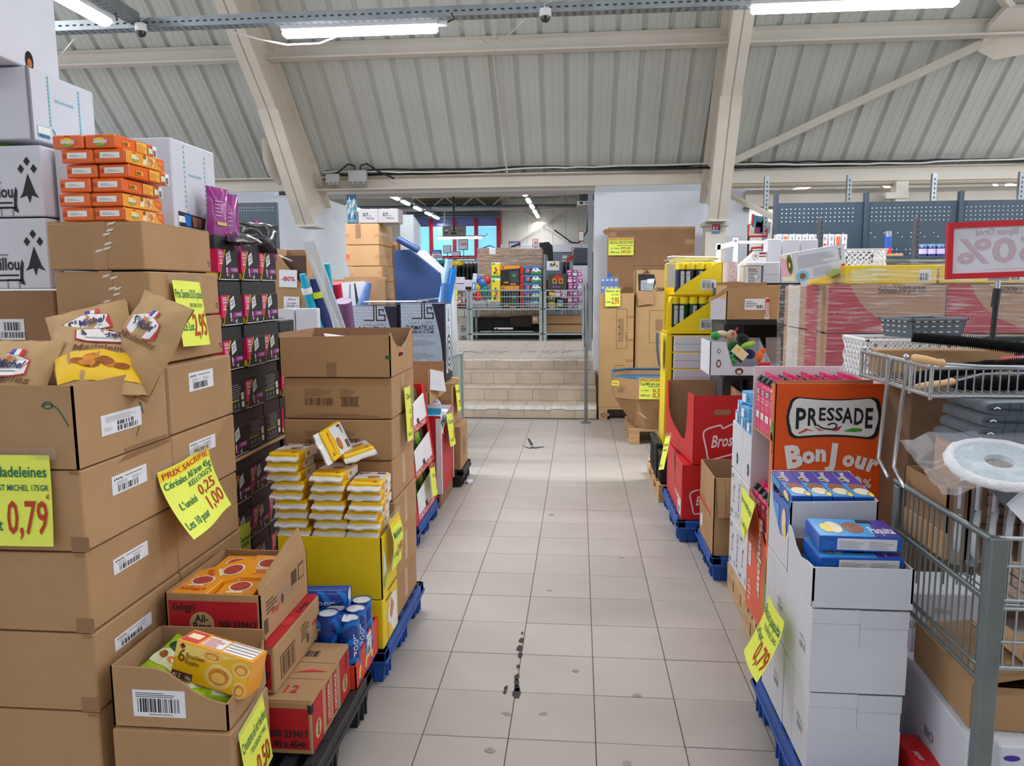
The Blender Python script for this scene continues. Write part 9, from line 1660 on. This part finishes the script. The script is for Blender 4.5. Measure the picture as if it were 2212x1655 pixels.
# handrail at the right of the steps
t = thing('handrail','grey metal handrail climbing the right side of the steps','handrail',(0,0,0)); RM = mat('rail_grey',(120,124,128),.4,metal=.4,noise=.1); q = MB(); q.tube([(.085,8.504,.005),(.085,8.504,.93)],.02,RM,10); q.build('post',t); q = MB(); q.box(.03,.14,8.45,8.56,0,.008,RM); q.build('foot_plate',t); q = MB(); q.tube([(.085,8.504,.92),(.09,8.56,1.0),(.10,10.2,1.56),(.10,11.6,1.58)],.02,RM,10); q.build('rail',t); q = MB(); q.tube([(.10,11.6,1.58),(.10,11.6,PZ)],.02,mat('rail_dark',(52,56,62),.4),10); q.build('upper_post',t)
MB().box(.12,.188,11.0,11.15,PZ,3.2,mat('door_frame_grey',(150,152,156),.5)).build('door_1',kind='structure')
q = MB(); a = at(1238,548,Y=13.7); q.box(a.x,a.x + .3,13.7,14.1,a.z - .2,a.z + .1,mat('charcoal_rug',(70,78,84),.95,noise=.2,scale=30),.03); q.box(a.x,a.x + .28,13.72,14.1,PZ,a.z - .21,mat('white_unit',(206,206,210),.5)); tag(q.build('folded_rug'),'charcoal folded rugs on a white unit at the right of the back hall','rug')
q = MB(); q.prism([at(1222,565,Y=14.0),at(1245,556,Y=14.0),at(1246,548,Y=14.0),at(1226,558,Y=14.0)],(0,.06,0),TRE); q.tube([at(1234,565,Y=14.03),(at(1234,565,Y=14.03).x,14.03,PZ)],.012,CHROME,5); tag(q.build('red_garment'),'bright red garment lying over the right clothes rack','garment')
# ================================================================= RIGHT BAY BEHIND THE SHELVING
q = MB(); q.box(2.14,9.0,12.2,12.4,0,2.95,PANEL); q.build('wall_right_back',kind='structure')
q = MB(); q.add([(2.14,12.3,2.95),(9,12.3,2.95),(9,10.2,3.9),(2.14,10.2,3.9)],[(3,2,1,0)],mat('bay_roof',(206,208,212),.6)); 
for i in range(9): x = 2.4 + .75 * i; q.box(x,x + .05,12.1,12.2,2.4,3.0,CREAM)
for (a,b) in (((2.3,12.0,2.6),(4.2,11.0,3.3)),((5.0,12.0,2.6),(3.6,11.0,3.4)),((6.4,12,2.6),(5.2,11,3.4)),((7.4,12,2.6),(8.2,11,3.4))): q.tube([a,b],.05,CREAM,4,smooth=False)
q.build('ceiling_right',kind='structure')
for px,py,rt_,l in ((1697,420,.35,'left'),(2118,417,.35,'middle'),(2190,402,.35,'right')): a = at(px,py,Y=10.9); batten(.7,a,(0,-.0,.9),'glowing tube lamp above the dark shelving, %s one of three' % l,group='tube lamps above the dark shelving',led=LEDB)
YG = 7.0; gx0,gz1 = at(1672,436,Y=YG).x,at(1672,434,Y=YG).z; gx1 = 4.4
t = thing('shelving_back','long dark perforated shelving back on the right','shelving',(0,0,0)); us = [gx0,at(1866,440,Y=YG).x,at(2070,440,Y=YG).x,gx1]
HOL = mat('hole_light',(176,188,200),.6)
for i in range(3):
    q = MB(); q.box(us[i] + .03,us[i + 1] - .0,YG,YG + .03,0,gz1 - .02 - .0 * i,GON,.004); q.build('back_panel',t); q = MB(); F = front(us[i] + .03,YG,0); W_ = us[i + 1] - us[i] - .05; nx_ = int(W_ / .038)
    for c_ in range(1,nx_):
        for r_ in (0,1,2,3,6,7,10,11,12): 
            if r_ < 4 or (c_ * 7 + r_ * 3) % 11 < (7 if r_ > 9 else 4): q.rect(F,.038 * c_,gz1 - .08 - .036 * r_,.009,.009,HOL,.001)
    q.build('perforation',t,kind='stuff')
for x in us: q = MB(); q.box(x,x + .035,YG - .03,YG + .03,0,gz1 + .06,GON,.003); q.build('upright',t)
for px in (1767,1975): x = at(px,500,Y=6.3).x; q = MB(); q.box(x,x + .045,6.3,6.34,0,at(px,470,Y=6.3).z,mat('upright_grey',(72,74,80),.5),.003); F = front(x,6.3,0); [q.rect(F,.024,1.75 + .04 * i,.01,.018,INK) for i in range(9)]; tag(q.build('shelf_upright'),'dark slotted shelf upright standing in front of the dark shelving, %s one' % ('left' if px < 1900 else 'right'),'upright')
zsf = at(1900,556,Y=6.7).z; q = MB(); q.box(gx0,gx1,6.5,7.0,zsf - .04,zsf,GON,.004); q.build('shelf',t); q = MB(); q.box(gx0,gx1,6.5,7.0,0,.14,GON); q.build('base',t)
for i in range(11):
    px = 1676 + 14.2 * i; x0,x1,z0,z1 = R(px,505,px + 13,541,6.75); mt = WSH if i not in (1,9) else mat('tile_orange',(206,100,50),.5); bx = closed('small white boxed bulb on the dark shelving, %s from the left' % ORD[i],x0,x1,6.75,6.85,zsf + .002,z1,WSH,seam=False,name='small_carton',group='small white cartons on the dark shelving'); q = MB(); q.disc(bx.front,bx.W / 2,bx.H * .8,bx.W * .25,.02,GREY,.0012,10) if mt is WSH else q.rect(bx.front,.004,bx.H * .4,bx.W - .008,bx.H * .5,mt); q.rect(bx.front,.01,bx.H * .5,bx.W - .02,.02,LOGOR if i % 2 else GREY,.0014); q.build('print',bx.o)
a = at(1917,545,Y=6.7); t = thing('aerosol','blue and red aerosol can with a silver cap on the dark shelving','spray can',(a.x,6.7,zsf)); q = MB(); h = at(1917,499,Y=6.7).z - zsf; q.lathe((0,0,0),[(.03,0),(.031,h * .35),(.031,h * .78),(.026,h * .82)],[TRE,mat('can_royal',(40,80,160),.35),mat('can_royal',(40,80,160),.35)],14); q.build('body',t); q = MB(); q.lathe((0,0,h * .81),[(.027,0),(.026,h * .18),(0,h * .19)],STEEL,14); q.build('cap',t)
for i in range(3): a = at(1992 + 19 * i,545,Y=6.65); t = thing('blue_jar','dark blue jar with a pale label on the dark shelving, %s from the left' % ORD[i],'jar',(a.x,6.65,zsf),0,'dark blue jars on the dark shelving'); q = MB(); q.lathe((0,0,0),[(.034,0),(.036,.02),(.036,.075),(.03,.085)],mat('jar_blue',(44,60,110),.3),14); q.build('body',t); q = MB(); q.lathe((0,0,.022),[(.0366,0),(.0366,.042)],mat('jar_label',(196,180,210),.5),14); q.build('label',t); q = MB(); q.lathe((0,0,.085),[(.032,0),(.032,.018),(0,.019)],mat('jar_lid',(120,150,190),.4),14); q.build('lid',t)
closed('small kraft carton on the dark shelving beside the aerosol',at(1921,550,Y=6.6).x,at(1952,550,Y=6.6).x,6.6,6.75,zsf + .002,at(1930,547,Y=6.6).z,CARD,seam=False)
for px in (1651,1829,2012,2200): a = at(px,430,Y=9.0); q = MB(); q.box(a.x,a.x + .05,9.0,9.05,0,2.78,STEEL); F = front(a.x,9.0,0); [q.rect(F,.02,2.1 + .05 * i,.012,.025,TRAYD) for i in range(13)]; tag(q.build('slotted_post'),'slotted grey steel post behind the dark shelving, %s of four' % {1651: 'leftmost',1829: 'second',2012: 'third',2200: 'rightmost'}[px],'post','slotted posts behind the dark shelving')
m = MB(); a = at(1935,420,Y=9.4); m.box(a.x,a.x + .14,9.4,9.55,0,2.75,CREAM); m.box(a.x - .12,a.x + .14,9.38,9.6,2.55,2.62,CREAM); m.build('trim_16',kind='structure')
t = thing('display_rack','red tubular rack of colourful garments between the column and the dark shelving','rack',(0,0,0)); Y = 9.0; q = MB(); P = [at(*p,Y=Y) for p in ((1627,463),(1625,485),(1617,486),(1616,511),(1657,510),(1657,494))]; q.tube(P,.014,REDF,6); P = [at(*p,Y=Y) for p in ((1655,534),(1624,536),(1620,560),(1620,700))]; q.tube(P,.014,REDF,6); q.tube([at(1617,512,Y=Y),(at(1617,512,Y=Y).x,Y,.01)],.012,INK,6); q.build('frame',t)
for i,(px,py,c) in enumerate([(1638,478,(90,150,180)),(1643,492,(140,60,110)),(1654,490,(150,156,170))]): p = at(px,py,Y=9.05); q = MB(); q.prism([(p.x - .06,9.05,p.z - .06),(p.x + .05,9.05,p.z - .07),(p.x + .06,9.05,p.z + .05),(p.x - .05,9.05,p.z + .07)],(0,.05,0),mat('rag_%d' % i,c,.8,noise=.3,scale=20)); q.build('garment',t)
q = MB(); q.box(at(1626,560,Y=9.2).x,at(1656,560,Y=9.2).x,9.2,9.5,0,at(1640,540,Y=9.2).z,mat('grey_goods',(150,150,158),.6,noise=.4,scale=14)); tag(q.build('grey_unit'),'grey filled unit below the red tubular rack','unit')
